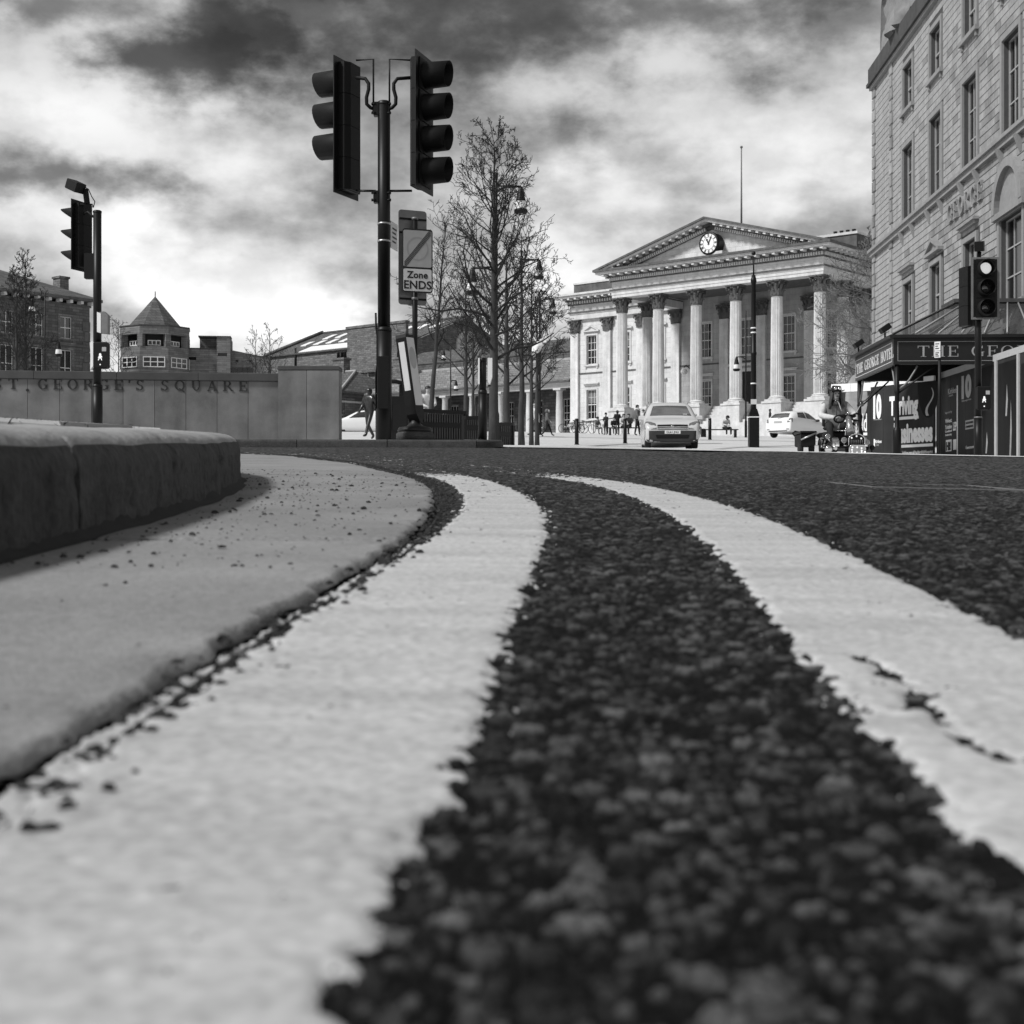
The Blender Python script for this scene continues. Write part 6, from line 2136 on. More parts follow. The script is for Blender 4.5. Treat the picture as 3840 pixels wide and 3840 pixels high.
for k in range(14):
    t = k / 14
    def q(t): return (f.x(zu(1075 + 26 * math.sin(t * 5.5 + .4) - 35 * max(0, t - .5))), zt_f - .22 - .95 * t)
    (a0, c0), (a1, c1) = q(t), q(t + 1 / 14)
    wdt = .015 + .05 * t
    b.prism([(a0 - wdt, c0), (a1 - wdt, c1), (a1 + wdt, c1), (a0 + wdt, c0)], -.0055 - .0003 * (k % 2), -.0032)
b.build('picture_road', 'vinylgrey', f.o)

D1 = (px(3512, 50.2), 50.2); E1 = (px(3990, 38.0), 38.0)
f = Face(D1, E1, 'hoarding', 'tall hoarding running towards the camera with council logos and framed panels', 'hoarding')
ztop = 4.62
f_us = [3512, zu(1258), zu(1395), 3665, 3738, 3822, 3900, 3988]
panels(f, f_us, ztop, 'hoard', 'vinylgrey', cap=.20)
f.text('Kirklees', zu(1238), zu(1322), zv(620), zv(672), 'vinylgrey', .01)
f.text('COUNCIL', zu(1245), zu(1285), zv(685), zv(700), 'vinylgrey', .0)
f.text('10', zu(1362), zu(1452), zv(500), zv(700), 'signgrey', .06)
f.text('blueprint', zu(1365), zu(1452), zv(724), zv(742), 'vinylgrey', .0)
f.text('Supported by', zu(1210), zu(1274), zv(835), zv(855), 'vinylgrey', .0)
for s_, y0, y1 in (('West', 905, 940), ('Yorkshire', 960, 998), ('Combined', 1008, 1028), ('Authority', 1042, 1060)):
    f.text(s_, zu(1212), zu(1272), zv(y0), zv(y1), 'vinyl', .02)
f.text('LEP', zu(1284), zu(1316), zv(935), zv(1010), 'vinyl', .03)
f.rect('logo_panel', zu(1395), zv(915), zu(1474), zv(1000), 'vinylgrey', .004)
f.text('NORTHERN', zu(1402), zu(1468), zv(930), zv(950), 'letter', .01, off=.0105)
f.text('POWERHOUSE', zu(1402), zu(1468), zv(966), zv(986), 'letter', .01, off=.0105)
f.rect('logo_panel', zu(1216), zv(1098), zu(1268), zv(1205), 'vinyl', .004)
f.text('Hi!', zu(1222), zu(1262), zv(1115), zv(1190), 'letter', .05, off=.0105)
f.rect('logo_panel', zu(1283), zv(1094), zu(1312), zv(1190), 'vinyl', .004)
f.text('Government', zu(1400), zu(1474), zv(1150), zv(1180), 'vinyl', .01)
f.rect('joint_strip', zu(1318), zv(600), zu(1326), zv(1240), 'vinyl', .012)
for u0, u1 in ((3665, 3738), (3738, 3822), (3822, 3900)):
    f.rect('picture', u0 + 6, zv(430) if u0 < 3700 else zv(380), u1 - 8, 1720, 'hoard2', .004)
for u in (3738, 3822, 3900):
    b = MB(); b.box(f.x(u) - .09, f.x(u) + .07, -.05, -.001, 0, ztop - f.z - .21); b.build('frame_post', 'vinylgrey', f.o)
for u, v0, v1, wd in ((3790, 1500, 1720, 16), (3775, 1440, 1560, 14), (3700, 1620, 1700, 10)):
    b = MB(); x = f.x(u)
    b.prism([(x - .1, f.zz(u, v1)), (x + .03, f.zz(u, v1)), (x + .12, f.zz(u, (v0 + v1) / 2)), (x + .03, f.zz(u, v0)), (x - .03, f.zz(u, (v0 + v1) / 2))], -.006, -.0042); b.build('picture_highlight', 'hoardlight', f.o)

# parking sign on a thin post
d = 40.0
xp = px(3523, d); g = H(xp, d)
pk = thing('parking_sign', 'small pale parking plate on a thin dark post before the hoarding', 'sign', (xp, d, g), 0)
b = MB(); b.tube([(0, 0, -.05), (0, 0, pz(1290, d) - g)], .042, 12); b.build('post', 'black', pk)
for v0, v1 in ((1282, 1316), (1318, 1342)):
    b = MB(); T = Matrix.Translation((px(3513, d) - xp, -.06, 0)) @ Matrix.Rotation(R(-38), 4, 'Z')
    b.box(-.085, .085, -.004, .004, pz(v1, d) - g, pz(v0, d) - g, T=T); o = b.build('plate', 'signwhite', pk)
    b = MB()
    for q in range(3):
        z = pz(v0 + (v1 - v0) * (.25 + .25 * q), d) - g
        b.box(-.06, .05 - .03 * (q % 2), -.006, -.0042, z - .014, z + .014, T=T)
    b.build('print', 'letter', o)

# ------------------------------------------------------------------ bare trees
def grow(b, rs, p, d, ln, r, lev, up, wob, segs, kids, tips, minr, bud=0.0):
    """one branch as a tapered tube; recursion for its side shoots"""
    path = [Vector(p)]; rad = [r]
    d = Vector(d).normalized()
    pts = []
    for i in range(segs):
        d = (d + Vector((rs.normal(0, wob), rs.normal(0, wob), rs.normal(0, wob) + up))).normalized()
        path.append(path[-1] + d * ln / segs)
        rad.append(max(minr, r * (1 - (i + 1) / segs * .72)))
        pts.append((path[-1].copy(), d.copy(), rad[-1]))
    if lev == 0 and bud:
        rad[-1] = minr * bud
    b.tube(path, rad, 5 if r > .02 else (4 if r > .006 else 3), caps=False)
    if lev > 0:
        n = kids[lev - 1]
        for k in range(n):
            t = .25 + .75 * (k + rs.rand()) / n
            i = min(segs - 1, int(t * segs))
            q, dd, rr = pts[i]
            q = path[i].lerp(path[i + 1], t * segs - i)
            a = rs.uniform(0, 2 * PI)
            side = dd.cross(Vector((math.cos(a), math.sin(a), .3))).normalized()
            nd = (dd * .75 + side * rs.uniform(.55, 1.0)).normalized()
            grow(b, rs, q, nd, ln * rs.uniform(.38, .62) * (1.15 - .5 * t), max(minr, rr * .62), lev - 1, up * 1.1, wob * 1.15, max(2, segs - 1), kids, tips, minr, bud)

def tree(name, label, x, y, g, h, r, base, spread, seed, nb, kids=(3, 4), lean=(0, 0), m=('bark', 'twig'), group=None, up=.10, ang=.8, leader=True, minr=.0048, bud=1.3, fork=1):
    rs = np.random.RandomState(seed)
    t = thing(name, label, 'tree', (x, y, g), 0, group)
    b = MB()
    n = 12
    P, Rr = [], []
    for i in range(n + 1):
        q = i / n
        P.append((lean[0] * q + rs.normal(0, .012) * h * .1 * (0 < i < n), lean[1] * q + rs.normal(0, .012) * h * .1 * (0 < i < n), h * .96 * q - (.1 if i == 0 else 0)))
        Rr.append(max(minr * 1.5, r * (1.18 if i == 0 else 1 - .9 * q ** 1.15)))
    b.tube(P, Rr, 9)
    b.build('trunk', m[0], t)
    c = MB()
    for k in range(nb):
        q = base + (1 - base) * ((k + .5 * rs.rand()) / nb) ** .9
        i = min(n - 1, int(q * n)); f_ = q * n - i
        p = Vector(P[i]).lerp(Vector(P[i + 1]), f_)
        a = k * 2.399 + rs.normal(0, .3)
        rel = (q - base) / (1 - base)
        ln = spread * (1.0 - .72 * rel ** 1.3) * rs.uniform(.72, 1.15) * (.65 + .35 * min(1, rel / .12))
        el = ang * (1 - .0 * rel) + .25 * rel
        d = (math.cos(a) * math.cos(el), math.sin(a) * math.cos(el), math.sin(el))
        grow(c, rs, p, d, ln, max(minr * 2, r * (1 - .9 * q ** 1.15) * .42), len(kids), up, .16, 5, kids, None, minr, bud)
    c.build('crown', m[1], t, fix=False)
    return t

def tree_at(label, u, d, vtop, r, base, spread, seed, nb, dz=0.01, **k):
    x = px(u, d); g = H(x, d) + dz
    return tree('young_tree', label, x, d, g, pz(vtop, d) - g, r, base, spread, seed, nb, **k)

tree_at('tallest bare street tree standing beside the first hanging lantern', 1852, 29.0, 480, .105, .27, 1.95, 3, 56, kids=(3, 4, 4), up=.07, ang=.62, group='young bare trees on the square')
tree_at('bare tree with a forked trunk just right of the tallest tree', 1900, 31.0, 900, .085, .30, 1.5, 5, 20, kids=(3, 4, 3), up=.08, ang=.7, group='young bare trees on the square')
tree_at('straight bare tree in front of the lantern with the torn bag', 1956, 33.0, 840, .075, .30, 1.6, 8, 20, kids=(3, 4, 3), up=.08, ang=.6, group='young bare trees on the square')
tree_at('thin bare tree second from the walking person', 1993, 45.0, 1020, .075, .32, 1.9, 11, 22, kids=(3, 4, 3), minr=.0065, up=.08, ang=.65, group='young bare trees on the square')
tree_at('slender bare tree nearest the walking person', 2014, 52.0, 1090, .085, .34, 2.0, 14, 22, kids=(3, 4, 3), minr=.007, up=.08, ang=.65, group='young bare trees on the square')
tree_at('leaning pale bare tree rising behind the slatted screen', 1606, 35.0, 800, .07, .42, 1.0, 17, 34, lean=(.42, 0), kids=(3, 3), up=.10, ang=.9, group='young bare trees on the square', dz=.085)
tree_at('slim dark bare tree behind the wide slatted screen', 1747, 41.0, 1010, .08, .36, 1.6, 21, 24, kids=(3, 4, 3), minr=.0065, up=.09, ang=.8, group='young bare trees on the square', dz=.085)
tree_at('small bare tree with a pale sleeve round its foot', 1774, 38.0, 1120, .055, .36, 1.2, 24, 22, kids=(3, 4), up=.10, ang=.8, group='young bare trees on the square', dz=.085)
tree_at('bare twiggy tree with two tops before the stone building at left', 62, 60.0, 1000, .10, .25, 2.1, 31, 30, kids=(3, 4, 3), minr=.008, up=.10, ang=.8, group='bare trees behind the lettered wall', dz=.05)
tree_at('taller bare tree before the stone building at left', 96, 61.0, 950, .10, .25, 1.9, 33, 30, kids=(3, 4, 3), minr=.008, up=.10, ang=.85, group='bare trees behind the lettered wall', dz=.05)
tree_at('fine bare tree left of the pointed tower', 445, 130.0, 1190, .10, .22, 3.0, 41, 26, kids=(3, 4), up=.04, ang=.6, group='bare trees behind the lettered wall', minr=.012)
tree_at('bare tree against the bright cloud right of the brick annex', 958, 112.0, 1235, .10, .30, 2.3, 44, 16, kids=(3, 3), up=.05, ang=.6, group='bare trees behind the lettered wall', minr=.012)
tree_at('wider bare tree against the bright cloud beside the train shed', 1012, 112.0, 1215, .12, .25, 2.9, 46, 18, kids=(3, 3), up=.06, ang=.55, group='bare trees behind the lettered wall', minr=.012)
x = px(3300, 88.0)
tree('spreading_tree', 'pale spreading bare tree reaching out from behind the hotel', x, 88.0, H(x, 88), 12.2, .26, .16, 5.6, 52, 64, kids=(4, 4, 4), up=.02, ang=.30, m=('bark', 'palebark'), minr=.013)
# white carrier bag caught in the twigs
d = 32.6
bagx, bagz = px(2015, d), pz(1310, d)
bg_ = thing('carrier_bag', 'torn white carrier bag caught in the tree branches', 'bag', (bagx, d - .4, bagz), 0)
nu, nv = 16, 22
uu, vv = np.meshgrid(np.linspace(0, 2 * PI, nu, endpoint=False), np.linspace(0, 1, nv))
rad = .07 * np.sin(PI * np.clip(vv * .92 + .05, 0, 1)) ** .6 * (1 + .5 * (vnoise(uu * 1.3, vv * 5, .8, 71) - .5))
X_ = rad * np.cos(uu) * 1.2 + (vv - .5) * .22 + (vnoise(uu, vv * 6, 1.0, 72) - .5) * .08
Z_ = (vv - .5) * .40 + (vnoise(uu, vv * 6, .9, 73) - .5) * .09
Y_ = rad * np.sin(uu) * .8
me = grid_mesh('bag_film', np.stack([X_, Y_, Z_], -1), nv, nu, 'white', close=True)
link('bag_film', me, bg_)
b = MB(); b.add([(.08, 0, .16), (.2, .01, .15), (.19, -.02, .11), (.1, 0, .1)], [(0, 1, 2, 3)]); b.build('handle_strip', 'white', bg_)

# ------------------------------------------------------------------ lantern columns
lamp_proto = {}
def lantern(parent, x, y, z, k=1.0):
    key = 'l'
    if key not in lamp_proto:
        a = MB(); a.lathe([(.02, .02), (.05, .0), (.07, -.06), (.10, -.22), (.135, -.36)], 16, caps=False); a.lathe([(.13, -.36), (.14, -.38), (.125, -.39)], 16, caps=False)
        g_ = MB(); g_.lathe([(.13, -.365), (.165, -.62), (.14, -.70), (.001, -.70)], 16, caps=False)
        r_ = MB(); r_.lathe([(.165, -.60), (.185, -.615), (.185, -.66), (.15, -.72), (.12, -.725)], 16, caps=False)
        lamp_proto[key] = (a.build('lantern', 'black', parent), g_, r_)
        o = lamp_proto[key][0]
        g2 = g_.build('lamp_glass', 'lamp', o); r2 = r_.build('lamp_ring', 'black', o)
        lamp_proto['parts'] = (o.data, g2.data, r2.data)
    else:
        q = lamp_proto['parts']
        o = link('lantern', q[0], parent)
        link('lamp_glass', q[1], o); link('lamp_ring', q[2], o)
    o.location = (x, y, z); o.scale = (k, k, k)
    return o
def lamp_col(label, u, d, vtop, arms, r=.06, dz=.01, extra=.35, k=1.0):
    x = px(u, d); g = H(x, d) + dz
    t = thing('lamp_post', label, 'lamp post', (x, d, g), 0, 'lantern columns of the square')
    zt = pz(vtop, d) - g
    b = MB(); b.lathe([(r * 1.5, -.05), (r * 1.5, .9), (r * 1.1, .98), (r, 1.05), (r * .7, zt + extra), (.001, zt + extra + .04)], 12); b.build('column', 'black', t)
    for (ua, va) in arms:
        za = pz(va, d) - g; xa = px(ua, d) - x
        b = MB(); b.tube([(0, 0, za - .14), (xa * .35, 0, za - .02), (xa, 0, za)], [.035, .03, .03], 8); b.tube([(0, 0, za + .02), (xa, 0, za + .0)], .024, 6); b.build('arm', 'black', t)
        lantern(t, xa, 0, za - .02, k)
    return t
lamp_col('nearest lantern column with its upper lantern to the right, behind the tallest tree', 1860, 39.0, 699, [(1953, 699), (1772, 1004)])
lamp_col('second lantern column among the bare trees', 1956, 55.0, 974, [(2022, 974)])
lamp_col('third lantern column nearest the station wing', 2024, 70.0, 1121, [(2074, 1121)])
lamp_col('distant lantern column seen past the leaning tree', 1690, 112.0, 1310, [(1664, 1312), (1710, 1426)], k=1.1)
lamp_col('lantern column behind the twiggy tree at left', 168, 88.0, 1115, [(120, 1120), (220, 1280)], k=1.25)
lamp_col('lantern column with a lantern on its left before the portico', 2797, 82.0, 1190, [(2762, 1338)], r=.05, k=1.1)

# tall black column with a box base
d = 56.0
x = px(2826, d); g = H(x, d)
tp = thing('tall_column', 'tall black column with finial and boxy base between the cars', 'post', (x, d, g), 0)
zt = pz(1032, d) - g
b = MB(); b.box(-.19, .19, -.19, .19, -.1, 1.28, bev=.02); b.prism([(-.19, 1.282), (.19, 1.282), (.12, 1.5), (-.12, 1.5)], -.12, .12); b.build('base_box', 'black', tp)
b = MB(); b.lathe([(.12, 1.45), (.105, 1.6), (.105, 3.6), (.12, 3.62), (.12, 3.7), (.10, 3.72), (.095, zt - .3), (.115, zt - .28), (.115, zt - .2), (.07, zt)], 14); b.build('shaft', 'black', tp)
b = MB(); b.tube([(0, 0, zt - .02), (0, 0, pz(960, d) - g)], [.035, .02], 8); b.ball((0, 0, pz(950, d) - g), .085); b.build('finial', 'black', tp)
for z_ in (pz(1233, d) - g, pz(1250, d) - g, pz(1441, d) - g):
    b = MB(); b.lathe([(.112, z_), (.118, z_ + .01), (.118, z_ + .04), (.112, z_ + .05)], 14); b.build('white_band', 'white', tp)
b = MB(); b.box(-.13, .10, -.13, -.125, pz(1517, d) - g, pz(1498, d) - g); b.build('notice', 'signwhite', tp)
b = MB(); b.box(-.20, .20, -.20, .20, 1.16, 1.20); b.build('base_band', 'white', tp)
b = MB(); b.box(-.14, .14, -.194, -.190, .25, 1.0); b.build('door', 'blackmatt', tp)

# bollards on the square
for (u, v0, vb, d, lab) in ((2163, 1570, 1669, 54.5, 'black post bollard nearest the tree row'), (2344, 1566, 1660, 57.5, 'black post bollard left of the people carrier'), (2599, 1568, 1643, 64.0, 'black post bollard just right of the people carrier'), (2662, 1559, 1642, 65.5, 'black post bollard before the seated reader')):
    x = px(u, d); g = H(x, d); hgt = (vb - v0) / F * d
    t = thing('bollard', lab, 'bollard', (x, d, g), 0, 'post bollards on the square')
    b = MB(); b.lathe([(.075, -.1), (.075, hgt - .10), (.066, hgt - .095), (.066, hgt - .07), (.075, hgt - .065), (.075, hgt - .02), (.05, hgt)], 12); b.build('post', 'black', t)
    b = MB(); b.lathe([(.10, -.02), (.10, .03), (.08, .04)], 12); b.build('collar', 'black', t)

# ------------------------------------------------------------------ people
M['coat_dark'] = mat('dark_cloth', .018, .3, 14, .85)
M['coat_mid'] = mat('mid_cloth', .12, .3, 14, .85)
M['coat_pale'] = mat('pale_cloth', .50, .2, 14, .85)
M['denim'] = mat('denim_cloth', .07, .3, 20, .85)
M['shoe'] = mat('shoe_leather', .02, .3, 20, .5)
M['shoe_white'] = mat('white_trainer', .65, .1, 20, .6)
BASE = {
    'pel': (0, 0, .95, .135), 'spi': (0, 0, 1.10, .125), 'che': (0, .0, 1.29, .145), 'nb': (0, .01, 1.45, .075), 'nk': (0, 0, 1.51, .056), 'hd': (0, -.015, 1.60, .088), 'ht': (0, .0, 1.69, .072),
    'shL': (.175, 0, 1.41, .075), 'elL': (.235, .03, 1.14, .055), 'wrL': (.235, -.06, .90, .038), 'pmL': (.235, -.08, .83, .036),
    'hiL': (.09, 0, .90, .095), 'knL': (.10, -.02, .50, .068), 'anL': (.10, .02, .10, .047), 'toL': (.12, -.14, .045, .040),
}
for k_ in list(BASE):
    if k_.endswith('L'):
        x_, y_, z_, r_ = BASE[k_]; BASE[k_[:-1] + 'R'] = (-x_, y_, z_, r_)
EDG = [('pel', 'spi', 'top'), ('spi', 'che', 'top'), ('che', 'nb', 'top'), ('nb', 'nk', 'skin'), ('nk', 'hd', 'skin'), ('hd', 'ht', 'skin')]
for q in 'LR':
    EDG += [('che', 'sh' + q, 'top'), ('sh' + q, 'el' + q, 'top'), ('el' + q, 'wr' + q, 'top'), ('wr' + q, 'pm' + q, 'skin'), ('pel', 'hi' + q, 'leg'), ('hi' + q, 'kn' + q, 'leg'), ('kn' + q, 'an' + q, 'leg'), ('an' + q, 'to' + q, 'shoe')]
POSE = {
    'stand': {},
    'walk': {'knL': (.10, -.16, .53), 'anL': (.10, -.30, .13), 'toL': (.11, -.44, .12), 'knR': (-.10, .04, .50), 'anR': (-.10, .34, .14), 'toR': (-.10, .22, .05), 'elL': (.24, .12, 1.15), 'wrL': (.24, .16, .90), 'pmL': (.24, .16, .83), 'elR': (-.24, -.05, 1.14), 'wrR': (-.24, -.22, .96), 'pmR': (-.24, -.27, .91)},
    'sit': {'pel': (0, .05, .52), 'spi': (0, .06, .68), 'che': (0, .02, .87), 'nb': (0, -.01, 1.02), 'nk': (0, -.03, 1.08), 'hd': (0, -.06, 1.17), 'ht': (0, -.05, 1.26),
            'hiL': (.09, .02, .50), 'hiR': (-.09, .02, .50), 'knL': (.14, -.40, .52), 'knR': (-.14, -.40, .52), 'anL': (.13, -.42, .10), 'anR': (-.13, -.40, .10), 'toL': (.14, -.58, .045), 'toR': (-.14, -.56, .045),
            'shL': (.175, 0, .98), 'shR': (-.175, 0, .98), 'elL': (.23, -.08, .73), 'elR': (-.23, -.08, .73), 'wrL': (.10, -.30, .66), 'wrR': (-.10, -.30, .66), 'pmL': (.06, -.36, .64), 'pmR': (-.06, -.36, .64)},
    'read': {},
}
POSE['read'] = dict(POSE['sit'], che=(0, -.08, .84), nb=(0, -.16, .97), nk=(0, -.20, 1.02), hd=(0, -.28, 1.07), ht=(0, -.30, 1.15), shL=(.175, -.10, .93), shR=(-.175, -.10, .93))
POSE['hold'] = {'elL': (.22, -.04, 1.15), 'wrL': (.10, -.24, 1.12), 'pmL': (.05, -.29, 1.13), 'elR': (-.22, -.04, 1.15), 'wrR': (-.10, -.24, 1.10), 'pmR': (-.05, -.29, 1.11)}

def person(label, u, d, rz, pose='stand', h=1.72, top='coat_dark', leg='coat_dark', shoe='shoe', hair='hair', bulk=1.0, hat=None, dz=0.0, over=None, sub=1, group='people on the square', xyz=None, name='person', cat='person', allm=None, fingers=True, sleeve=None):
    J = {k: list(v) for k, v in BASE.items()}
    for src in (POSE[pose], over or {}):
        for k, v in src.items():
            J[k][:len(v)] = v
    s = h / 1.76
    for k in ('pel', 'spi', 'che', 'shL', 'shR', 'elL', 'elR'): J[k][3] *= bulk
    names = list(J); idx = {k: i for i, k in enumerate(names)}
    verts = [Vector(J[k][:3]) for k in names]; rad = [J[k][3] for k in names]
    edges = [(idx[a], idx[b_]) for a, b_, _ in EDG]; tags = [t for _, _, t in EDG]
    if fingers:
        for q, sg_ in (('L', 1), ('R', -1)):
            pm = Vector(J['pm' + q][:3]); wr = Vector(J['wr' + q][:3])
            dv = (pm - wr).normalized()
            side = dv.cross(Vector((0, 0, 1)) if abs(dv.z) < .8 else Vector((0, 1, 0))).normalized()
            nrm = side.cross(dv)
            if not over or not over.get('_open'): curl = -.035 if nrm.z > 0 else .035
            else: curl = .0
            for k in range(5):
                if k < 4:
                    a0 = pm + side * (k - 1.5) * .019 + dv * .01
                    a1 = a0 + dv * (.045, .05, .047, .038)[k] + side * (k - 1.5) * .004; a2 = a1 + dv * .028 + nrm * curl
                else:
                    a0 = wr.lerp(pm, .55) + side * -.032; a1 = a0 + dv * .03 - side * .018; a2 = a1 + dv * .03
                base_i = idx['pm' + q]
                n0 = len(verts)
                verts += [a1, a2]; rad += [.0098, .0085]
                edges += [(base_i, n0), (n0, n0 + 1)]; tags += ['skin', 'skin']
    me = bpy.data.meshes.new('body')
    me.from_pydata(verts, edges, [])
    o = bpy.data.objects.new('body', me); COL.objects.link(o)
    o.modifiers.new('Skin', 'SKIN').use_smooth_shade = True
    for i, r in enumerate(rad):
        sv = me.skin_vertices[0].data[i]
        sv.radius = (r, r); sv.use_root = (i == idx['pel'])
    for k, f_ in (('spi', (1.0, .72)), ('che', (1.0, .75)), ('pel', (1.0, .78))):
        me.skin_vertices[0].data[idx[k]].radius = (rad[idx[k]] * f_[0], rad[idx[k]] * f_[1])
    ss = o.modifiers.new('Sub', 'SUBSURF'); ss.levels = sub; ss.render_levels = sub
    dg = bpy.context.evaluated_depsgraph_get()
    mb = bpy.data.meshes.new_from_object(o.evaluated_get(dg))
    bpy.data.objects.remove(o)
    n = len(mb.vertices)
    co = np.zeros(n * 3); mb.vertices.foreach_get('co', co); co = co.reshape(-1, 3)
    hd = np.array(J['hd'][:3])
    # a face: nose, brow, sockets, mouth and chin (front is -y)
    rel = co - hd
    head = np.linalg.norm(rel * np.array([1, 1, .8]), axis=1) < .16
    front = head & (rel[:, 1] < -.02)
    def g2(x, z, sx, sz): return np.exp(-((rel[:, 0] - x) / sx) ** 2 - ((rel[:, 2] - z) / sz) ** 2)
    push = -.024 * g2(0, -.012, .016, .026) - .010 * g2(0, .035, .05, .014) + .012 * g2(.033, .015, .017, .012) + .012 * g2(-.033, .015, .017, .012) - .010 * g2(0, -.085, .03, .02) + .006 * g2(0, -.055, .03, .007)
    co[front, 1] += push[front]
    mb.vertices.foreach_set('co', (co * s).reshape(-1))
    mats = ['skin', top, leg, shoe, sleeve or top] if allm is None else [allm] * 5
    mb.materials.clear()
    for q in mats: mb.materials.append(M[q])
    # material by nearest bone
    pc = np.zeros(len(mb.polygons) * 3); mb.polygons.foreach_get('center', pc); pc = pc.reshape(-1, 3) / s
    best = np.full(len(pc), 9.0); mi = np.zeros(len(pc), int)
    for (a, b_), t in zip(edges, tags):
        A_ = np.array(verts[a]); B_ = np.array(verts[b_]); ab = B_ - A_
        tt = np.clip(((pc - A_) @ ab) / max(ab @ ab, 1e-9), 0, 1)
        dd = np.linalg.norm(pc - A_ - tt[:, None] * ab, axis=1) - (rad[a] * (1 - tt) + rad[b_] * tt)
        m_ = dd < best
        best = np.where(m_, dd, best); arm = t == 'top' and names[a] in ('shL', 'shR', 'elL', 'elR') if a < len(names) else False
        mi = np.where(m_, 4 if arm else {'skin': 0, 'top': 1, 'leg': 2, 'shoe': 3}[t], mi)
    # collar: keep the neck base clothed
    nbz = np.array(J['nb'][:3])
    mi = np.where((mi == 0) & (np.linalg.norm(pc - nbz, axis=1) < .085), 1, mi)
    mb.polygons.foreach_set('material_index', mi.astype(np.int32))
    mb.polygons.foreach_set('use_smooth', np.ones(len(mb.polygons), bool))
    mb.update()
    if xyz is None:
        x = px(u, d); xyz = (x, d, H(x, d) + dz + .012)
    p = thing(name, label, cat, xyz, rz, group)
    link('body', mb, p)
    ht = Vector(J['ht'][:3]) * s; hv = Vector(hd) * s
    axis = (ht - hv).normalized()
    Tq = Matrix.Translation(hv + Vector((0, .012, .012))) @ axis.to_track_quat('Z', 'Y').to_matrix().to_4x4()
    if hair:
        b = MB()
        prof_ = [(.0, 1.0), (.45, .93), (.8, .70), (.97, .42), (1.0, .22)]
        b.lathe([(r_ * .103 * s + .0005, z_ * .115 * s) for r_, z_ in prof_[::-1]], 14, T=Matrix.Translation(hv + Vector((0, .016, .020))), caps=False)
        hb = MB(); hb.ball((0, .045 * s, .0 * s), .096 * s, 12, 8, T=Matrix.Translation(hv), sy=.72, sz=1.05)
        b.v += []; 
        o2 = b.build('hair', hair if allm is None else allm, p)
        hb.build('hair', hair if allm is None else allm, p)
    if hat == 'cap':
        b = MB(); b.lathe([(.106 * s, 0), (.108 * s, .03), (.09 * s, .09 * s), (.04 * s, .115 * s), (.001, .12 * s)], 14, T=Tq @ Matrix.Translation((0, 0, .02)), caps=False)
        b.box(-.07 * s, .07 * s, -.19 * s, -.08 * s, .025, .035, T=Tq); b.build('cap', 'coat_dark' if allm is None else allm, p)
    if hat == 'hood':
        b = MB(); b.ball((0, .025, .0), .13 * s, 12, 8, T=Matrix.Translation(hv)); b.build('hood', top, p)
        b = MB(); b.ball((0, -.05, -.005), .088 * s, 10, 8, T=Matrix.Translation(hv)); b.build('face_opening', 'skin', p)
    if hat == 'pompom' or hat == 'beanie':
        b = MB(); b.lathe([(.106 * s, .02), (.108 * s, .045), (.10 * s, .09), (.05 * s, .13), (.001, .135)], 14, T=Matrix.Translation(hv + Vector((0, .01, .02))), caps=False); b.build('beanie', 'coat_dark', p)
    return p

FC = 0.0           # facing the camera
person('person in a padded jacket striding to the right past the slender trees', 2052, 64.0, R(80), 'walk', 1.28, 'coat_mid', 'coat_dark', bulk=1.25, hat='hood', hair=None)
person('person in a pale coat half hidden behind the thin trees', 2004, 64.0, R(-70), 'walk', 1.5, 'coat_pale', 'coat_mid', bulk=1.2, hair='hairpale')
person('small child crouching with a bag left of the bench group', 2240, 80.0, R(30), 'sit', 1.30, 'coat_mid', 'coat_mid', bulk=1.2, hat='beanie', hair=None, over={'pel': (0, .05, .42)})
person('child in dark clothes standing beside the crouching child', 2272, 80.0, R(-40), 'hold', 1.22, 'coat_dark', 'coat_dark', bulk=1.15, hat='beanie', hair=None)
person('person in black standing with back turned at the bench', 2315, 80.5, R(190), 'stand', 1.42, 'coat_dark', 'coat_dark', bulk=1.2)
person('child seated on the bench in front of the person in black', 2302, 79.6, R(10), 'sit', 1.30, 'coat_dark', 'denim', bulk=1.1, dz=.04)
person('person seated on the bench in a pale scarf', 2338, 80.0, R(20), 'sit', 1.6, 'coat_pale', 'coat_dark', bulk=1.15, dz=.02)
person('person seated on the bench wearing dark coat and glasses', 2358, 80.0, R(-25), 'sit', 1.62, 'coat_dark', 'coat_dark', bulk=1.2, dz=.02)
pf = person('man in a striped puffer jacket standing left of the people carrier', 2390, 79.0, R(70), 'walk', 1.74, 'coat_mid', 'coat_dark', shoe='shoe', bulk=1.35, over={'knL': (.1, -.06, .5), 'anL': (.1, -.1, .1), 'toL': (.11, -.25, .045), 'anR': (-.1, .12, .1), 'toR': (-.1, -.02, .045)})
b = MB()
for k in range(7):
    z_ = .95 + k * .065
    b.lathe([(.185, z_ - .026), (.205, z_), (.185, z_ + .026)], 16, T=Matrix.Diagonal((1, .82, 1, 1)), caps=False)
b.build('quilted_jacket', 'coat_mid', pf)
b = MB(); b.lathe([(.19, 1.40), (.20, 1.46), (.12, 1.53)], 14, T=Matrix.Diagonal((1, .8, 1, 1)), caps=False); b.build('pale_hood', 'coat_pale', pf)
person('person in a pale top partly hidden by the people carrier', 2412, 80.0, R(-60), 'stand', 1.5, 'coat_pale', 'denim')
person('white haired person in dark jacket seated right of the people carrier', 2606, 80.0, R(25), 'sit', 1.70, 'coat_dark', 'coat_mid', hair='hairpale', bulk=1.1, dz=.02)
person('seated reader in cap and pale sleeves looking down', 2720, 80.0, R(20), 'read', 1.72, 'coat_pale', 'coat_dark', shoe='shoe_white', hat='cap', dz=.02)
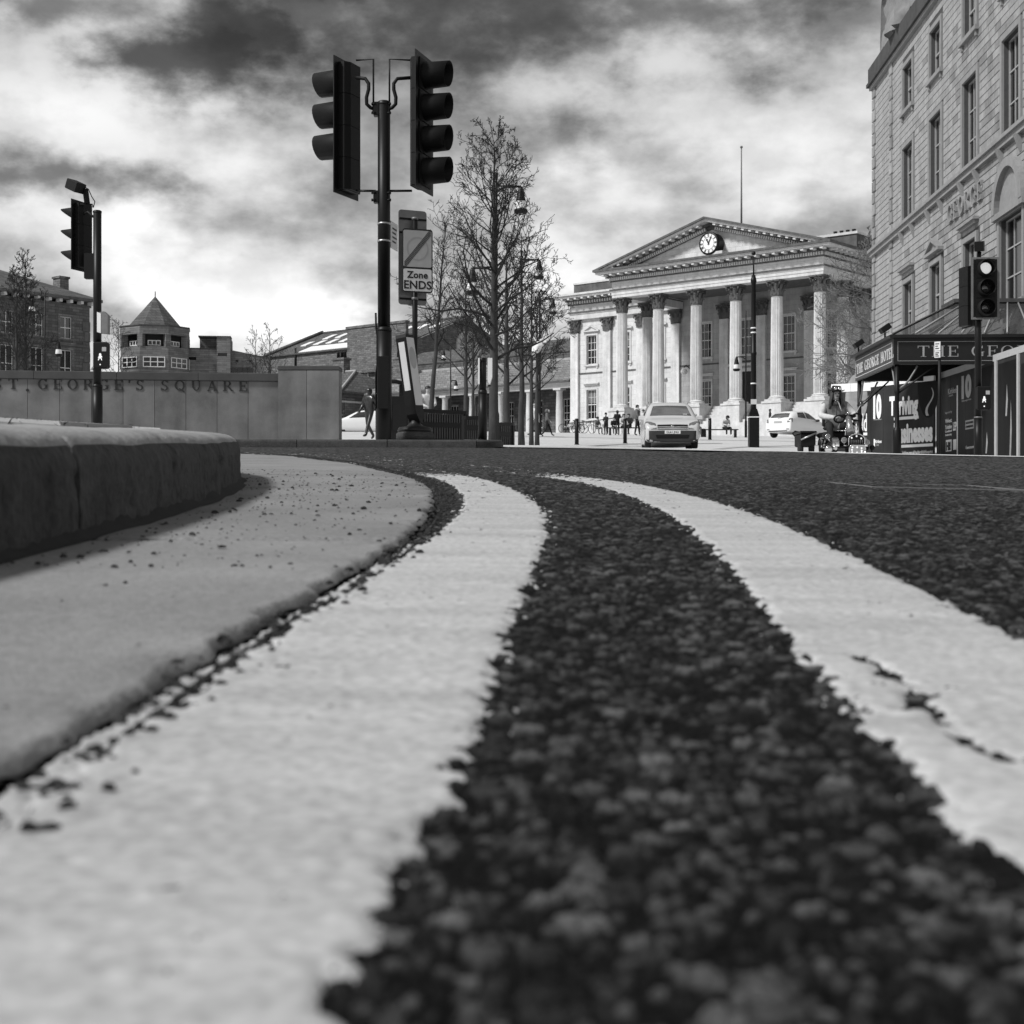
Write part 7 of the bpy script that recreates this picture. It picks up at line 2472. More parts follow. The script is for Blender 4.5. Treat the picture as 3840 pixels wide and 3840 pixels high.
person('person in black leaning at a pedestal behind the white hatchback', 2888, 110.0, R(90), 'stand', 1.75, 'coat_dark', 'coat_dark', dz=.35)
person('dark figure standing before the pavilion window', 1292, 100.0, R(160), 'stand', 1.70, 'coat_dark', 'coat_dark', dz=-.2)
person('figure in a pale shirt beside the lettered wall end', 1279, 99.0, R(100), 'stand', 1.60, 'coat_pale', 'coat_dark', dz=-.3)
person('dark haired person seated behind the slatted screen', 1604, 44.0, R(10), 'sit', 1.75, 'coat_pale', 'coat_dark', bulk=1.1, dz=.60)
# bronze statue of a walking man
person('dark bronze statue of a striding man behind the tall pole', 1385, 58.0, R(-35), 'walk', 2.12, allm='bronze', hair='hair', name='bronze_statue', cat='statue', group='', bulk=1.45, hat=None, dz=.02)
stx = px(1385, 58.0)
for o_ in bpy.data.objects:
    if o_.get('group') == '': del o_['group']
sp_ = thing('statue_plinth', 'low stone plinth beneath the bronze statue', 'plinth', (stx, 58.0, H(stx, 58.0)), 0)
b = MB(); b.box(-.75, .75, -.6, .6, -.3, -.02, bev=.02); b.build('lower_step', 'stone', sp_)
b = MB(); b.box(-.6, .6, -.45, .45, -.018, .032, bev=.01); b.build('upper_step', 'stone', sp_)

# benches
def bench(label, u, d, ln, rz=0.0):
    x = px(u, d); g = H(x, d)
    t = thing('bench', label, 'bench', (x, d, g), rz, 'benches before the portico')
    for k in range(4):
        b = MB(); b.box(-ln / 2, ln / 2, -.24 + k * .125, -.24 + k * .125 + .11, .42, .46, bev=.006); b.build('seat_slat', 'coat_dark', t)
    for xx in (-ln / 2 + .15, ln / 2 - .15):
        b = MB(); b.box(xx - .05, xx + .05, -.22, .24, -.1, .418); b.build('leg', 'iron', t)
bench('long dark bench under the seated group left of the people carrier', 2345, 80.1, 2.0)
bench('dark bench under the white haired sitter', 2606, 80.1, 1.1)
bench('dark bench under the seated reader', 2700, 80.1, 2.0)
# sloping handrail and parked bicycles by the station corner
t = thing('handrail', 'dark sloping handrail at the left corner of the station', 'handrail', (px(2120, 112), 112, H(px(2120, 112), 112)), R(-6))
b = MB(); b.tube([(0, 0, .7), (2.0, 0, .9), (4.6, 0, 1.25)], .035, 6); b.build('rail', 'black', t)
for k in range(5):
    b = MB(); b.tube([(k * 1.1, 0, -.2), (k * 1.1, 0, .7 + k * .12)], .028, 6); b.build('post', 'black', t)
def bicycle(label, x, y, rz):
    t = thing('bicycle', label, 'bicycle', (x, y, H(x, y) + .01), rz, 'bicycles parked by the station corner')
    for xx in (-.52, .52):
        b = MB()
        P = [(xx + .34 * math.cos(2 * PI * k / 20), 0, .34 + .34 * math.sin(2 * PI * k / 20)) for k in range(21)]
        b.tube(P, .022, 6, caps=False); w_ = b.build('wheel', 'tyre', t)
        b = MB()
        for k in range(6):
            a = PI * k / 6
            b.tube([(xx - .33 * math.cos(a), 0, .34 - .33 * math.sin(a)), (xx + .33 * math.cos(a), 0, .34 + .33 * math.sin(a))], .004, 3)
        b.build('spokes', 'grey', w_)
    b = MB()
    for P in ([(-.52, 0, .34), (-.15, 0, .30), (.38, 0, .80)], [(-.15, 0, .30), (-.28, 0, .92)], [(-.25, 0, .80), (.36, 0, .82)], [(-.52, 0, .34), (-.25, 0, .80)], [(.52, 0, .34), (.36, 0, .95)]):
        b.tube(P, .018, 6)
    b.build('frame', 'black', t)
    b = MB(); b.tube([(.34, -.25, .98), (.36, 0, .97), (.34, .25, .98)], .014, 6); b.build('handlebar', 'black', t)
    b = MB(); b.box(-.40, -.16, -.06, .06, .92, .97, bev=.015); b.build('saddle', 'blackmatt', t)
for k, lab in enumerate(('bicycle parked furthest left at the station corner', 'middle bicycle of the three at the station corner', 'bicycle parked furthest right at the station corner')):
    bicycle(lab, px(2135 + k * 32, 111), 111 + .0 * k, R(12 + k * 9))

# ------------------------------------------------------------------ cars
M['vanpaint'] = mat('silver_car_paint', .58, .04, 3, .16, metal=.15, spec=.7)
M['whitepaint'] = mat('white_car_paint', .78, .03, 3, .16, spec=.6)
M['trim'] = mat('car_trim', .035, .2, 12, .5)
M['headlamp'] = mat('headlamp_glass', .22, .6, 16, .05, metal=.5, spec=.9)
M['taillamp'] = mat('tail_lamp', .16, .2, 14, .1, spec=.8)
M['plate'] = mat('number_plate', .72, .05, 8, .4)
M['windscreen'] = mat('windscreen_glass', .06, .3, 1.2, .04, spec=1.0)
M['windscreen'].node_tree.nodes['Principled BSDF'].inputs['IOR'].default_value = 2.6
M['arch'] = mat('wheel_arch_black', .006, .1, 8, .9)
def car(name, label, loc, rz, ST, body_m, wheels, wr, ww, glass, scale=1.0, group=None):
    """ST: stations (y, zbottom, zbelt, zroof, half width at sill, belt, roof); front of the car towards -y"""
    t = thing(name, label, 'car', loc, rz, group)
    t.scale = (scale,) * 3
    rows = []
    for (y, zb, zl_, zr, wb, wl_, wr_) in ST:
        half = [(0, zb), (wb * .86, zb), (wb, zb + .10), (wl_ * 1.015, zb + (zl_ - zb) * .55), (wl_, zl_), (wl_ + (wr_ - wl_) * .5, zl_ + (zr - zl_) * .55), (wr_, zr - .07 * min(1, (zr - zl_) * 4)), (wr_ * .78, zr - .015), (0, zr)]
        full = [(x, z) for x, z in half] + [(-x, z) for x, z in half[-2:0:-1]]
        rows.append([(x, y, z) for x, z in full])
    n = len(rows[0])
    V = [p for r in rows for p in r]
    fs = []
    for i in range(len(rows) - 1):
        for j in range(n):
            fs.append((i * n + j, i * n + (j + 1) % n, (i + 1) * n + (j + 1) % n, (i + 1) * n + j))
    fs.append(tuple(range(n))[::-1]); fs.append(tuple((len(rows) - 1) * n + j for j in range(n)))
    me = bpy.data.meshes.new('body'); me.from_pydata(V, [], fs)
    bm = bmesh.new(); bm.from_mesh(me)
    bmesh.ops.recalc_face_normals(bm, faces=bm.faces)
    bm.to_mesh(me); bm.free()
    me.materials.append(M[body_m])
    o = link('body', me, t)
    # subdivide for roundness
    md_ = o.modifiers.new('s', 'SUBSURF'); md_.levels = 2; md_.render_levels = 2
    dg = bpy.context.evaluated_depsgraph_get()
    mb = bpy.data.meshes.new_from_object(o.evaluated_get(dg))
    o.modifiers.clear(); o.data = mb
    mb.polygons.foreach_set('use_smooth', np.ones(len(mb.polygons), bool))
    from mathutils.bvhtree import BVHTree
    bm = bmesh.new(); bm.from_mesh(mb); tree_ = BVHTree.FromBMesh(bm); bm.free()
    def wrap(nm, pts, m, off=.008, parent=None, nn=8, dirv=None):
        """patch over the body: quad corner points (x,y,z) projected onto the skin and lifted off"""
        A_, B_, C_, D_ = [Vector(p) for p in pts]
        v2, f2 = [], []
        for i in range(nn + 1):
            for j in range(nn + 1):
                s_, q = i / nn, j / nn
                p = (A_ * (1 - s_) + B_ * s_) * (1 - q) + (D_ * (1 - s_) + C_ * s_) * q
                if dirv is not None:
                    dvv = Vector(dirv)
                    loc_, nrm, _, _ = tree_.ray_cast(p - dvv * 2, dvv, 6.0)
                    if loc_ is None: loc_, nrm, _, _ = tree_.find_nearest(p)
                else:
                    loc_, nrm, _, _ = tree_.find_nearest(p)
                v2.append(loc_ + nrm * off)
        for i in range(nn):
            for j in range(nn):
                a = i * (nn + 1) + j
                f2.append((a, a + 1, a + nn + 2, a + nn + 1))
        b = MB(); b.add(v2, f2, True)
        return b.build(nm, m, parent or t)
    for g_ in glass:
        wrap(g_[0], g_[1], g_[2] if len(g_) > 2 else 'carglass')
    for (y, sx) in wheels:
        for sg_ in (-1, 1):
            T = Matrix.Translation((sg_ * sx, y, wr)) @ Matrix.Rotation(R(90) * sg_, 4, 'Y')
            b = MB(); b.lathe([(wr * .62, -ww / 2), (wr * .94, -ww / 2), (wr, -ww / 2 + .03), (wr, ww / 2 - .03), (wr * .94, ww / 2), (wr * .66, ww / 2)], 26, T=T)
            w_ = b.build('wheel', 'tyre', t)
            b = MB(); b.lathe([(wr * .67, ww / 2 + .001), (wr * .60, ww / 2 - .03)], 24, T=T, caps=False)
            for k in range(6):
                Tk = T @ Matrix.Rotation(2 * PI * k / 6, 4, 'Z')
                b.box(.0, wr * .64, -.035, .035, ww / 2 - .03, ww / 2 - .008, T=Tk)
            b.lathe([(.001, ww / 2 - .002), (.06, ww / 2 - .006), (.07, ww / 2 - .03)], 12, T=T, caps=False)
            b.build('rim', 'alu', w_)
            b = MB(); b.lathe([(.001, -ww / 2 + .02), (wr * .62, -ww / 2 + .02)], 20, T=T, caps=False); b.build('brake_dark', 'arch', w_)
            b = MB()
            for k in range(14):
                a0, a1 = PI * (k / 14) , PI * ((k + 1) / 14)
                xo = sg_ * (sx + ww / 2 - .012); xi = sg_ * (sx - ww / 2 - .02)
                r1 = wr * 1.16
                b.add([(xo, y + r1 * math.cos(a0), wr + r1 * math.sin(a0)), (xo, y + r1 * math.cos(a1), wr + r1 * math.sin(a1)), (xi, y + r1 * math.cos(a1), wr + r1 * math.sin(a1)), (xi, y + r1 * math.cos(a0), wr + r1 * math.sin(a0))], [(0, 1, 2, 3)])
                xq = xo
                b.add([(xq, y, wr), (xq, y + r1 * math.cos(a0), wr + r1 * math.sin(a0)), (xq, y + r1 * math.cos(a1), wr + r1 * math.sin(a1))], [(0, 1, 2)])
            b.build('wheel_arch', 'arch', t)
    return t, wrap

# silver people carrier facing the camera
d = 50.0
x = px(2508, d)
VS = [(-2.24, .20, .62, .70, .74, .80, .62), (-2.22, .17, .66, .74, .82, .86, .70), (-1.95, .16, .82, .90, .90, .92, .78), (-1.45, .16, .93, 1.02, .92, .935, .78), (-1.10, .16, .98, 1.08, .925, .94, .78), (-.42, .16, 1.02, 1.60, .93, .945, .69), (.2, .16, 1.05, 1.70, .93, .945, .70), (1.2, .16, 1.07, 1.69, .93, .94, .69), (1.9, .14, 1.07, 1.58, .91, .92, .64), (2.18, .22, 1.0, 1.18, .88, .89, .68), (2.24, .30, .9, .98, .80, .82, .66)]
van, wrap = car('people_carrier', 'silver people carrier driving towards the camera', (x, d, H(x, d) + .022), R(-3), VS, 'vanpaint', [(-1.38, .785), (1.35, .785)], .315, .20,
    [('windscreen', [(-.70, -1.05, 1.10), (.70, -1.05, 1.10), (.58, -.47, 1.53), (-.58, -.47, 1.53)], 'windscreen'),
     ('side_window', [(.90, -.75, 1.12), (.90, 1.4, 1.14), (.70, 1.2, 1.54), (.70, -.2, 1.52)]), ('side_window', [(-.90, -.75, 1.12), (-.90, 1.4, 1.14), (-.70, 1.2, 1.54), (-.70, -.2, 1.52)])])
wrap('bumper', [(-.90, -2.05, .18), (.90, -2.05, .18), (.90, -2.05, .56), (-.90, -2.05, .56)], 'trim', .012, nn=14, dirv=(0, 1, 0))
wrap('lower_grille', [(-.52, -2.2, .30), (.52, -2.2, .30), (.56, -2.2, .42), (-.56, -2.2, .42)], 'arch', .020)
wrap('grille', [(-.50, -2.2, .60), (.50, -2.2, .60), (.50, -2.14, .70), (-.50, -2.14, .70)], 'arch', .018)
for z_ in (.63, .67):
    wrap('grille_bar', [(-.50, -2.2, z_ - .008), (.50, -2.2, z_ - .008), (.50, -2.18, z_ + .008), (-.50, -2.18, z_ + .008)], 'chrome', .030, nn=6)
for sg_ in (-1, 1):
    wrap('headlight', [(sg_ * .52, -2.16, .60), (sg_ * .80, -2.02, .60), (sg_ * .86, -1.78, .86), (sg_ * .56, -2.06, .76)], 'headlamp', .012)
    T = Matrix.Translation((sg_ * .97, -.86, 1.06))
    b = MB(); b.box(-.11, .11, -.09, .05, -.08, .08, T=T, bev=.03); b.build('mirror', 'vanpaint', van)
    b = MB(); b.tube([(sg_ * .72, -.2, 1.62), (sg_ * .72, .2, 1.69), (sg_ * .70, 1.2, 1.68), (sg_ * .70, 1.5, 1.62)], .02, 6); b.build('roof_rail', 'alu', van)
b = MB(); b.lathe([(.001, .012), (.062, .010), (.075, .0)], 18, T=Matrix.Translation((0, -2.235, .66)) @ Matrix.Rotation(R(90), 4, 'X'), caps=False); bd_ = b.build('badge', 'chrome', van)
b = MB()
for P in ([(-.035, .04), (-.012, -.0), (0, .025), (.012, -.0), (.035, .04)], [(-.045, .02), (-.02, -.045), (0, -.008), (.02, -.045), (.045, .02)]):
    b.tube([(p, -2.249, .66 + q) for p, q in P], .006, 4)
b.build('badge_letters', 'letter', bd_)
b = MB(); b.box(-.26, .26, -2.262, -2.245, .455, .565, bev=.004); pl = b.build('number_plate', 'plate', van)
put_text('plate_text', 'GL61 JNU', 'letter', pl, 0, -2.264, .478, .098, .002, .001, 1.0, 'CENTER')
b = MB(); b.box(.42, .56, -1.0, -.97, 1.14, 1.2); b.build('windscreen_sticker', 'signwhite', van)
for xx in (-.35, .25):
    b = MB(); b.tube([(xx, -1.08, 1.10), (xx + .42, -1.02, 1.145)], .009, 4); b.build('wiper', 'trim', van)

# white hatchback seen from behind
d = 80.0
x = px(2990, d)
HS = [(-1.95, .18, .58, .66, .64, .70, .54), (-1.90, .14, .68, .78, .76, .81, .68), (-1.45, 0.2, .84, .93, .84, .86, .72), (-.98, 0.19, .90, 1.02, .86, .875, .72), (-.27, 0.19, .94, 1.46, .87, .88, .62), (.3, 0.19, .97, 1.54, .87, .88, .64), (1.0, 0.2, 1.0, 1.50, .87, .875, .62), (1.55, 0.22, 1.0, 1.38, .86, .86, .58), (1.90, 0.27, .93, 1.04, .84, .84, .70), (1.98, .22, .74, .84, .80, .81, .68)]
hb_, wrap = car('hatchback', 'white hatchback parked with its rear to the camera', (x, d, H(x, d) + .022), R(136), HS, 'whitepaint', [(-1.22, .74), (1.24, .74)], .30, .19,
    [('rear_window', [(-.60, 1.80, 1.05), (.60, 1.80, 1.05), (.50, 1.52, 1.36), (-.50, 1.52, 1.36)], 'windscreen'),
     ('rear_side_window', [(-.84, .42, 1.06), (-.83, 1.22, 1.10), (-.64, 1.05, 1.38), (-.66, .45, 1.40)]), ('front_side_window', [(-.84, -.70, 1.02), (-.84, .36, 1.06), (-.66, .36, 1.41), (-.66, -.15, 1.36)]),
     ('rear_side_window', [(.84, .42, 1.06), (.83, 1.22, 1.10), (.64, 1.05, 1.38), (.66, .45, 1.40)]), ('front_side_window', [(.84, -.70, 1.02), (.84, .36, 1.06), (.66, .36, 1.41), (.66, -.15, 1.36)]), ('windscreen', [(-.64, -.9, 1.04), (.64, -.9, 1.04), (.54, -.32, 1.38), (-.54, -.32, 1.38)])], scale=.98)
for sg_ in (-1, 1):
    wrap('tail_light', [(sg_ * .60, 1.93, .80), (sg_ * .80, 1.80, .80), (sg_ * .80, 1.70, 1.02), (sg_ * .66, 1.86, .98)], 'taillamp', .012)
    wrap('reflector', [(sg_ * .55, 1.97, .40), (sg_ * .72, 1.93, .40), (sg_ * .72, 1.93, .45), (sg_ * .55, 1.97, .45)], 'taillamp', .012, nn=3)
    b = MB(); b.box(-.09, .09, -.07, .05, -.07, .07, T=Matrix.Translation((sg_ * .94, -.62, .98)), bev=.025); b.build('mirror', 'trim', hb_)
wrap('valance', [(-.62, 1.97, .30), (.62, 1.97, .30), (.60, 1.97, .36), (-.60, 1.97, .36)], 'trim', .012)
wrap('number_plate', [(-.26, 1.95, .78), (.26, 1.95, .78), (.26, 1.93, .89), (-.26, 1.93, .89)], 'signgrey', .018, nn=3)
b = MB(); b.tube([(.05, 1.93, 1.02), (-.32, 1.84, 1.10)], .010, 4); b.build('wiper', 'trim', hb_)
b = MB(); b.tube([(0, 1.1, 1.46), (0, 1.22, 1.66)], .006, 4); b.build('aerial', 'black', hb_)

# white car half hidden beside the wall end
d = 98.0
x = px(1352, d)
c3, wrap = car('parked_car', 'white car parked beyond the end of the lettered wall', (x, d, H(x, d) - .25), R(-84), HS, 'whitepaint', [(-1.22, .74), (1.24, .74)], .30, .19,
    [('front_side_window', [(-.84, -.70, 1.02), (-.84, .36, 1.06), (-.66, .36, 1.41), (-.66, -.15, 1.36)]), ('windscreen', [(-.64, -.9, 1.04), (.64, -.9, 1.04), (.54, -.32, 1.38), (-.54, -.32, 1.38)]),
     ('front_side_window', [(.84, -.70, 1.02), (.84, .36, 1.06), (.66, .36, 1.41), (.66, -.15, 1.36)])], scale=1.12)

# ------------------------------------------------------------------ rider on a decorated mobility scooter
d = 31.0
x0 = px(3165, d); g = H(x0, d) + .012
def su(u): return px(u, d) - x0
def sv(v): return pz(v, d) - g
def q7(x, y): return su(3040 + x / 6.438), sv(1420 + y / 6.438)
sc = thing('mobility_scooter', 'dark mobility scooter with arched front grille and many small lamps', 'scooter', (x0, d, g), 0)
b = MB(); b.box(-.24, .22, -.35, 1.0, .14, .26, bev=.03); b.build('floor_pan', 'blackmatt', sc)
b = MB(); b.box(-.26, .24, .35, 1.0, .262, .50, bev=.05); b.build('rear_body', 'blackmatt', sc)
b = MB(); b.box(-.30, .12, .30, .72, .52, .62, bev=.04); b.build('seat', 'coat_dark', sc)
b = MB(); b.box(-.30, .12, .72, .82, .60, 1.05, bev=.04); b.build('seat_back', 'coat_dark', sc)
for xx, yy, rr in ((-.30, .75, .17), (.28, .75, .17), (-.30, -.40, .15), (.30, -.40, .15)):
    T = Matrix.Translation((xx, yy, rr)) @ Matrix.Rotation(R(90), 4, 'Y')
    b = MB(); b.lathe([(rr * .55, -.05), (rr * .95, -.055), (rr, -.03), (rr, .03), (rr * .95, .055), (rr * .55, .05)], 20, T=T); w_ = b.build('wheel', 'tyre', sc)
    b = MB(); b.lathe([(.001, .052), (rr * .56, .045)], 16, T=T, caps=False); b.lathe([(.001, -.052), (rr * .56, -.045)], 16, T=T, caps=False); b.build('hub', 'alu', w_)
    b = MB(); b.lathe([(rr * 1.12, -.07), (rr * 1.18, 0), (rr * 1.12, .07)], 14, T=T, ang=PI, a0=PI / 2 + .2, caps=False); b.build('mudguard', 'chrome', sc)
# steering column, windscreen, cowl and grille
cx = q7(860, 0)[0]
b = MB(); b.tube([(cx, -.42, .40), (cx, -.30, sv(1420 + 1160 / 6.438)), (cx, -.18, sv(1420 + 940 / 6.438))], [.075, .07, .062], 14); b.build('tiller_column', 'alu', sc)
b = MB(); b.box(cx - .16, cx + .16, -.22, -.05, sv(1568), sv(1556), bev=.02); b.build('control_console', 'blackmatt', sc)
b = MB(); b.ball((cx, -.23, sv(1551)), .06, 10, 6, sz=.35); b.build('gauge', 'chrome', sc)
(xa_, za_), (xb_, zb_), (xc_, zc_), (xd_, zd_) = q7(735, 1170), q7(1010, 1175), q7(1020, 1400), q7(700, 1400)
b = MB(); b.tube([(xd_, -.52, zd_), (xa_, -.46, za_), (xb_, -.46, zb_), (xc_, -.52, zc_)], .012, 6); b.build('screen_frame', 'chrome', sc)
M['clear'] = mat('clear_screen', .2, .1, 3, .05, alpha=.22, spec=.8)
b = MB(); b.add([(xd_, -.52, zd_), (xc_, -.52, zc_), (xb_, -.46, zb_), (xa_, -.46, za_)], [(0, 1, 2, 3)]); b.build('screen', 'clear', sc)
gx = q7(940, 0)[0]; gw = .17 * 1.0
z0_, z1_ = q7(0, 1640)[1], q7(0, 1500)[1]
arch_ = [(gx - gw, z0_), (gx + gw, z0_), (gx + gw, z1_)] + [(gx + gw * math.cos(t), z1_ + .115 * math.sin(t)) for t in [PI * k / 12 for k in range(1, 12)]] + [(gx - gw, z1_)]
b = MB(); b.prism(arch_, -.64, -.36); b.build('front_cowl', 'black', sc)
b = MB(); b.box(gx - gw * .85, gx + gw * .85, -.652, -.6405, z0_ + .01, z1_); b.build('grille', 'arch', sc)
b = MB(); b.tube([(p, -.645, q) for p, q in arch_[1:] + arch_[:1]], .012, 6); b.build('grille_rim', 'chrome', sc)
for k in range(7):
    b = MB(); xx = gx - gw * .7 + gw * 1.4 * k / 6; b.tube([(xx, -.655, z0_ + .02), (xx, -.655, z1_ - .01)], .005, 4); b.build('grille_bar', 'grey', sc)
for a_, c_ in ((820, 1465), (935, 1425), (1045, 1478)):
    p, q = q7(a_, c_); b = MB(); b.ball((p, -.65, q), .019, 8, 6); b.build('marker_lamp', 'lit', sc)
pz0, pz1 = q7(0, 1815)[1], q7(0, 1640)[1]
pw_ = .172
pl_ = [(gx - pw_, pz0), (gx + pw_, pz0), (gx + pw_, pz1 - .06), (gx + pw_ * .8, pz1), (gx - pw_ * .8, pz1), (gx - pw_, pz1 - .06)]
b = MB(); b.prism(pl_, -.70, -.66); b.build('bumper_plate', 'alu', sc)
b = MB(); b.tube([(p, -.70, q) for p, q in pl_ + pl_[:1]], .011, 6, caps=False); b.build('plate_rim', 'chrome', sc)
for a_, c_ in ((825, 1690), (935, 1692), (1040, 1712), (812, 1752), (1042, 1770), (820, 1810), (930, 1815), (1040, 1815)):
    p, q = q7(a_, c_); b = MB(); b.ball((p, -.705, q), .020, 8, 6); b.build('plate_lamp', 'lit', sc)
b = MB(); b.prism([(gx - .035, z1_ + .19), (gx + .035, z1_ + .19), (gx + .012, z1_ + .13), (gx + .02, z1_ + .115), (gx - .02, z1_ + .115), (gx - .012, z1_ + .13)], -.62, -.60); b.build('mascot', 'chrome', sc)
for a_, c_, rr in ((652, 1515, .060), (1200, 1565, .052), (268, 1425, .052)):
    p, q = q7(a_, c_)
    T = Matrix.Translation((p, -.60, q)) @ Matrix.Rotation(R(90), 4, 'X')
    b = MB(); b.lathe([(.02, -.10), (rr * .7, -.06), (rr, 0), (rr * 1.05, .01), (rr * .95, .018)], 18, T=T); h_ = b.build('headlamp', 'chrome', sc)
    b = MB(); b.lathe([(rr * .93, .0185), (rr * .6, .032), (.001, .038)], 18, T=T, caps=False); b.build('lens', 'headlamp', h_)
    b = MB(); b.tube([(p, -.56, q - .02), (p * .9 + gx * .1, -.5, q - .09), (gx * .6 + p * .4, -.42, q - .10)], .012, 6); b.build('lamp_arm', 'chrome', h_)
for a_, c_ in ((1205, 1690), (1345, 1685)):
    p, q = q7(a_, c_)
    b = MB(); b.ball((p, -.5, q), .058, 12, 8); b.tube([(p, -.5, q), (p, -.46, q - .1)], .012, 6); b.build('bulb_horn', 'blackmatt', sc)
b = MB(); b.tube([q and (q[0], -.52, q[1]) for q in (q7(660, 1640), q7(780, 1640))], .012, 6); b.tube([(q[0], -.52, q[1]) for q in (q7(1090, 1665), q7(1180, 1680))], .012, 6); b.build('cross_bar', 'chrome', sc)
for a_, c_, rr in ((300, 1730, .085), (460, 1700, .05)):
    p, q = q7(a_, c_); b = MB(); b.ball((p, -.55, q), rr, 12, 8, sy=.7); b.build('side_lamp', 'chrome', sc)
# handle loops
for sg_, ctr in ((-1, q7(640, 985)), (1, q7(1060, 945))):
    P = []
    for k in range(15):
        t = 2 * PI * k / 14
        P.append((ctr[0] + .105 * math.cos(t) * 1.05, -.20 - .03 * math.sin(t), ctr[1] + .075 * math.sin(t)))
    b = MB(); b.tube(P, .021, 8, caps=False); b.build('handle_loop', 'blackmatt', sc)
# mirrors on stalks
for pts_, mc in (([(680, 830), (610, 600), (570, 560)], (565, 585)), ([(1030, 840), (1100, 700), (1150, 640)], (1165, 640))):
    b = MB(); b.tube([(q7(*p)[0], -.26, q7(*p)[1]) for p in pts_], .010, 6); m_ = b.build('mirror_stalk', 'chrome', sc)
    p, q = q7(*mc); b = MB(); b.ball((p, -.25, q), .052, 12, 8, sy=.35); b.build('mirror', 'carglass', m_)
# black side box with wheel at the rider's right hand
sb = thing('side_trailer', 'black boxy trailer cart at the left of the scooter', 'trailer', (su(3040) + x0, d + .55, g), 0)
b = MB(); b.box(-.16, .16, -.3, .4, .16, .44, bev=.03); b.build('box', 'blackmatt', sb)
b = MB(); b.box(-.18, .18, -.33, .43, .442, .49, bev=.015); b.build('lid', 'black', sb)
b = MB(); b.tube([(-.16, -.32, .3), (.16, -.32, .44)], .02, 6); b.build('trim_bar', 'alu', sb)
for xx in (-.12, .12):
    T = Matrix.Translation((xx, -.05, .13)) @ Matrix.Rotation(R(90), 4, 'Y')
    b = MB(); b.lathe([(.05, -.04), (.12, -.045), (.13, 0), (.12, .045), (.05, .04)], 18, T=T); w_ = b.build('wheel', 'tyre', sb)
# the rider
px0, pz0_ = q7(640, 400)
M['fleece'] = mat('two_tone_fleece', .20, .35, 9, .95)
rider = person('bearded long haired rider in wide hat and fleece jacket on the scooter', 0, 0, R(0), 'sit', 1.76, 'fleece', 'coat_dark', 'shoe', hair=None, bulk=1.0, sub=2, group='',
    xyz=(x0 + px0 + .02, d + .28, g + .10),
    sleeve='coat_pale',
    over={'pel': (0, .05, .52, .19), 'spi': (0, .05, .68, .19), 'che': (0, .0, .86, .185), 'nb': (0, -.03, 1.02, .085), 'hd': (0, -.10, 1.175), 'ht': (0, -.09, 1.26), 'nk': (0, -.07, 1.07),
          'shL': (.24, 0, .95, .095), 'elL': (.40, -.06, .74, .082), 'wrL': (.37, -.30, .58, .052), 'pmL': (.32, -.37, .53), 'shR': (-.24, 0, .95, .095), 'elR': (-.34, -.10, .71, .082), 'wrR': (-.13, -.38, .66, .052), 'pmR': (-.05, -.43, .66),
          'hiL': (.12, .02, .50, .11), 'hiR': (-.12, .02, .50, .11), 'knL': (.26, -.42, .48, .085), 'anL': (.24, -.46, .08), 'toL': (.26, -.62, .06), 'knR': (-.22, -.42, .48, .085), 'anR': (-.18, -.5, .08), 'toR': (-.18, -.66, .06)})
if 'group' in rider: del rider['group']
hc = Vector((0, -.10, 1.175))
b = MB()
rs = np.random.RandomState(5)
for k in range(46):                                            # long hair in strands
    a = R(-35 + 250 * k / 45)
    x_, y_ = .098 * math.cos(a), .088 * math.sin(a)
    if y_ < -.045: continue
    ln_ = rs.uniform(.24, .33)
    P = [hc + Vector((x_ * .75, y_ * .75, .085)), hc + Vector((x_ * 1.08, y_ * 1.08, .03)), hc + Vector((x_ * 1.2, y_ * 1.15 , -.07)), hc + Vector((x_ * 1.45 + rs.normal(0, .01), y_ * 1.1 + .01, -ln_ * .7)), hc + Vector((x_ * 1.5 + rs.normal(0, .02), y_ * 1.0 + .0, -ln_))]
    b.tube(P, [.02, .024, .022, .016, .006], 5)
b.build('long_hair', mat('brown_hair', .05, .5, 30, .5), rider)
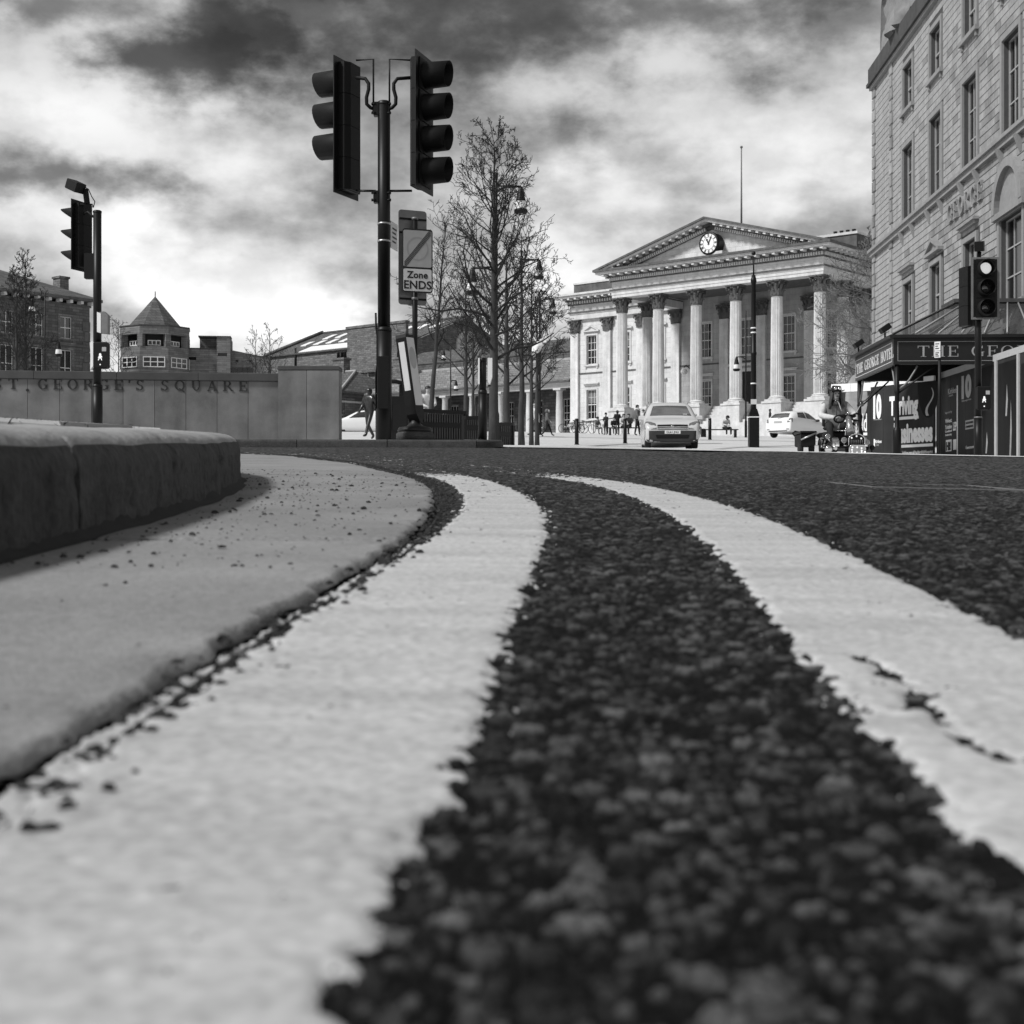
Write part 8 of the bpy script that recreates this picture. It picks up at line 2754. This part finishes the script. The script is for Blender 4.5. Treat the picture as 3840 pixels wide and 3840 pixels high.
Th = Matrix.Translation(hc + Vector((0, .0, .075))) @ Matrix.Rotation(R(4), 4, 'Y') @ Matrix.Rotation(R(6), 4, 'X')
b = MB()
n = 28
pts, fs = [], []
for j, (r_, z_) in enumerate(((.105, .0), (.125, -.004), (.165, .0), (.168, .006), (.11, .012))):
    for k in range(n):
        a = 2 * PI * k / n
        up = .035 * abs(math.cos(a)) ** 3 * (r_ > .13)
        pts.append(Th @ Vector((r_ * math.cos(a) * 1.08, r_ * math.sin(a), z_ + up)))
for j in range(4):
    for k in range(n): fs.append((j * n + k, j * n + (k + 1) % n, (j + 1) * n + (k + 1) % n, (j + 1) * n + k))
b.add(pts, fs, True)
b.lathe([(.112, .0), (.108, .05), (.098, .10), (.08, .115), (.04, .105), (.001, .10)], 20, T=Th, caps=False)
hat_ = b.build('hat', mat('black_felt', .014, .4, 30, .8), rider)
for xx in (-.045, .045):
    b = MB(); b.lathe([(.036, 0), (.038, .02), (.030, .034), (.001, .036)], 14, T=Th @ Matrix.Translation((xx, -.105, .055)) @ Matrix.Rotation(R(78), 4, 'X'), caps=False); b.build('goggle', 'chrome', hat_)
b = MB(); b.lathe([(.113, .035), (.114, .06)], 20, T=Th, caps=False); b.build('goggle_strap', 'shoe', hat_)
for xx in (-.033, .033):
    b = MB(); b.ball(hc + Vector((xx, -.082, .014)), .012, 8, 6, sy=.5); b.build('eye', 'letter', rider)
b = MB(); b.ball(hc + Vector((0, -.080, -.075)), .030, 10, 7, sy=.5, sz=.9); b.build('beard', mat('grey_beard', .2, .5, 50, .8), rider)
b = MB(); b.tube([hc + Vector((-.03, -.094, -.047)), hc + Vector((0, -.101, -.040)), hc + Vector((.03, -.094, -.047))], .007, 5); b.build('moustache', M['hair'], rider)
b = MB(); b.lathe([(.12, .93), (.125, .98), (.105, 1.03), (.088, 1.05)], 16, T=Matrix.Translation((0, -.035, 0)), caps=False); b.build('collar', 'coat_dark', rider)
# pale sleeve and front panels of the jacket
b = MB(); b.tube([(0, -.12, .60), (0, -.155, .78), (0, -.135, .92)], .008, 5); b.build('zip', 'shoe', rider)
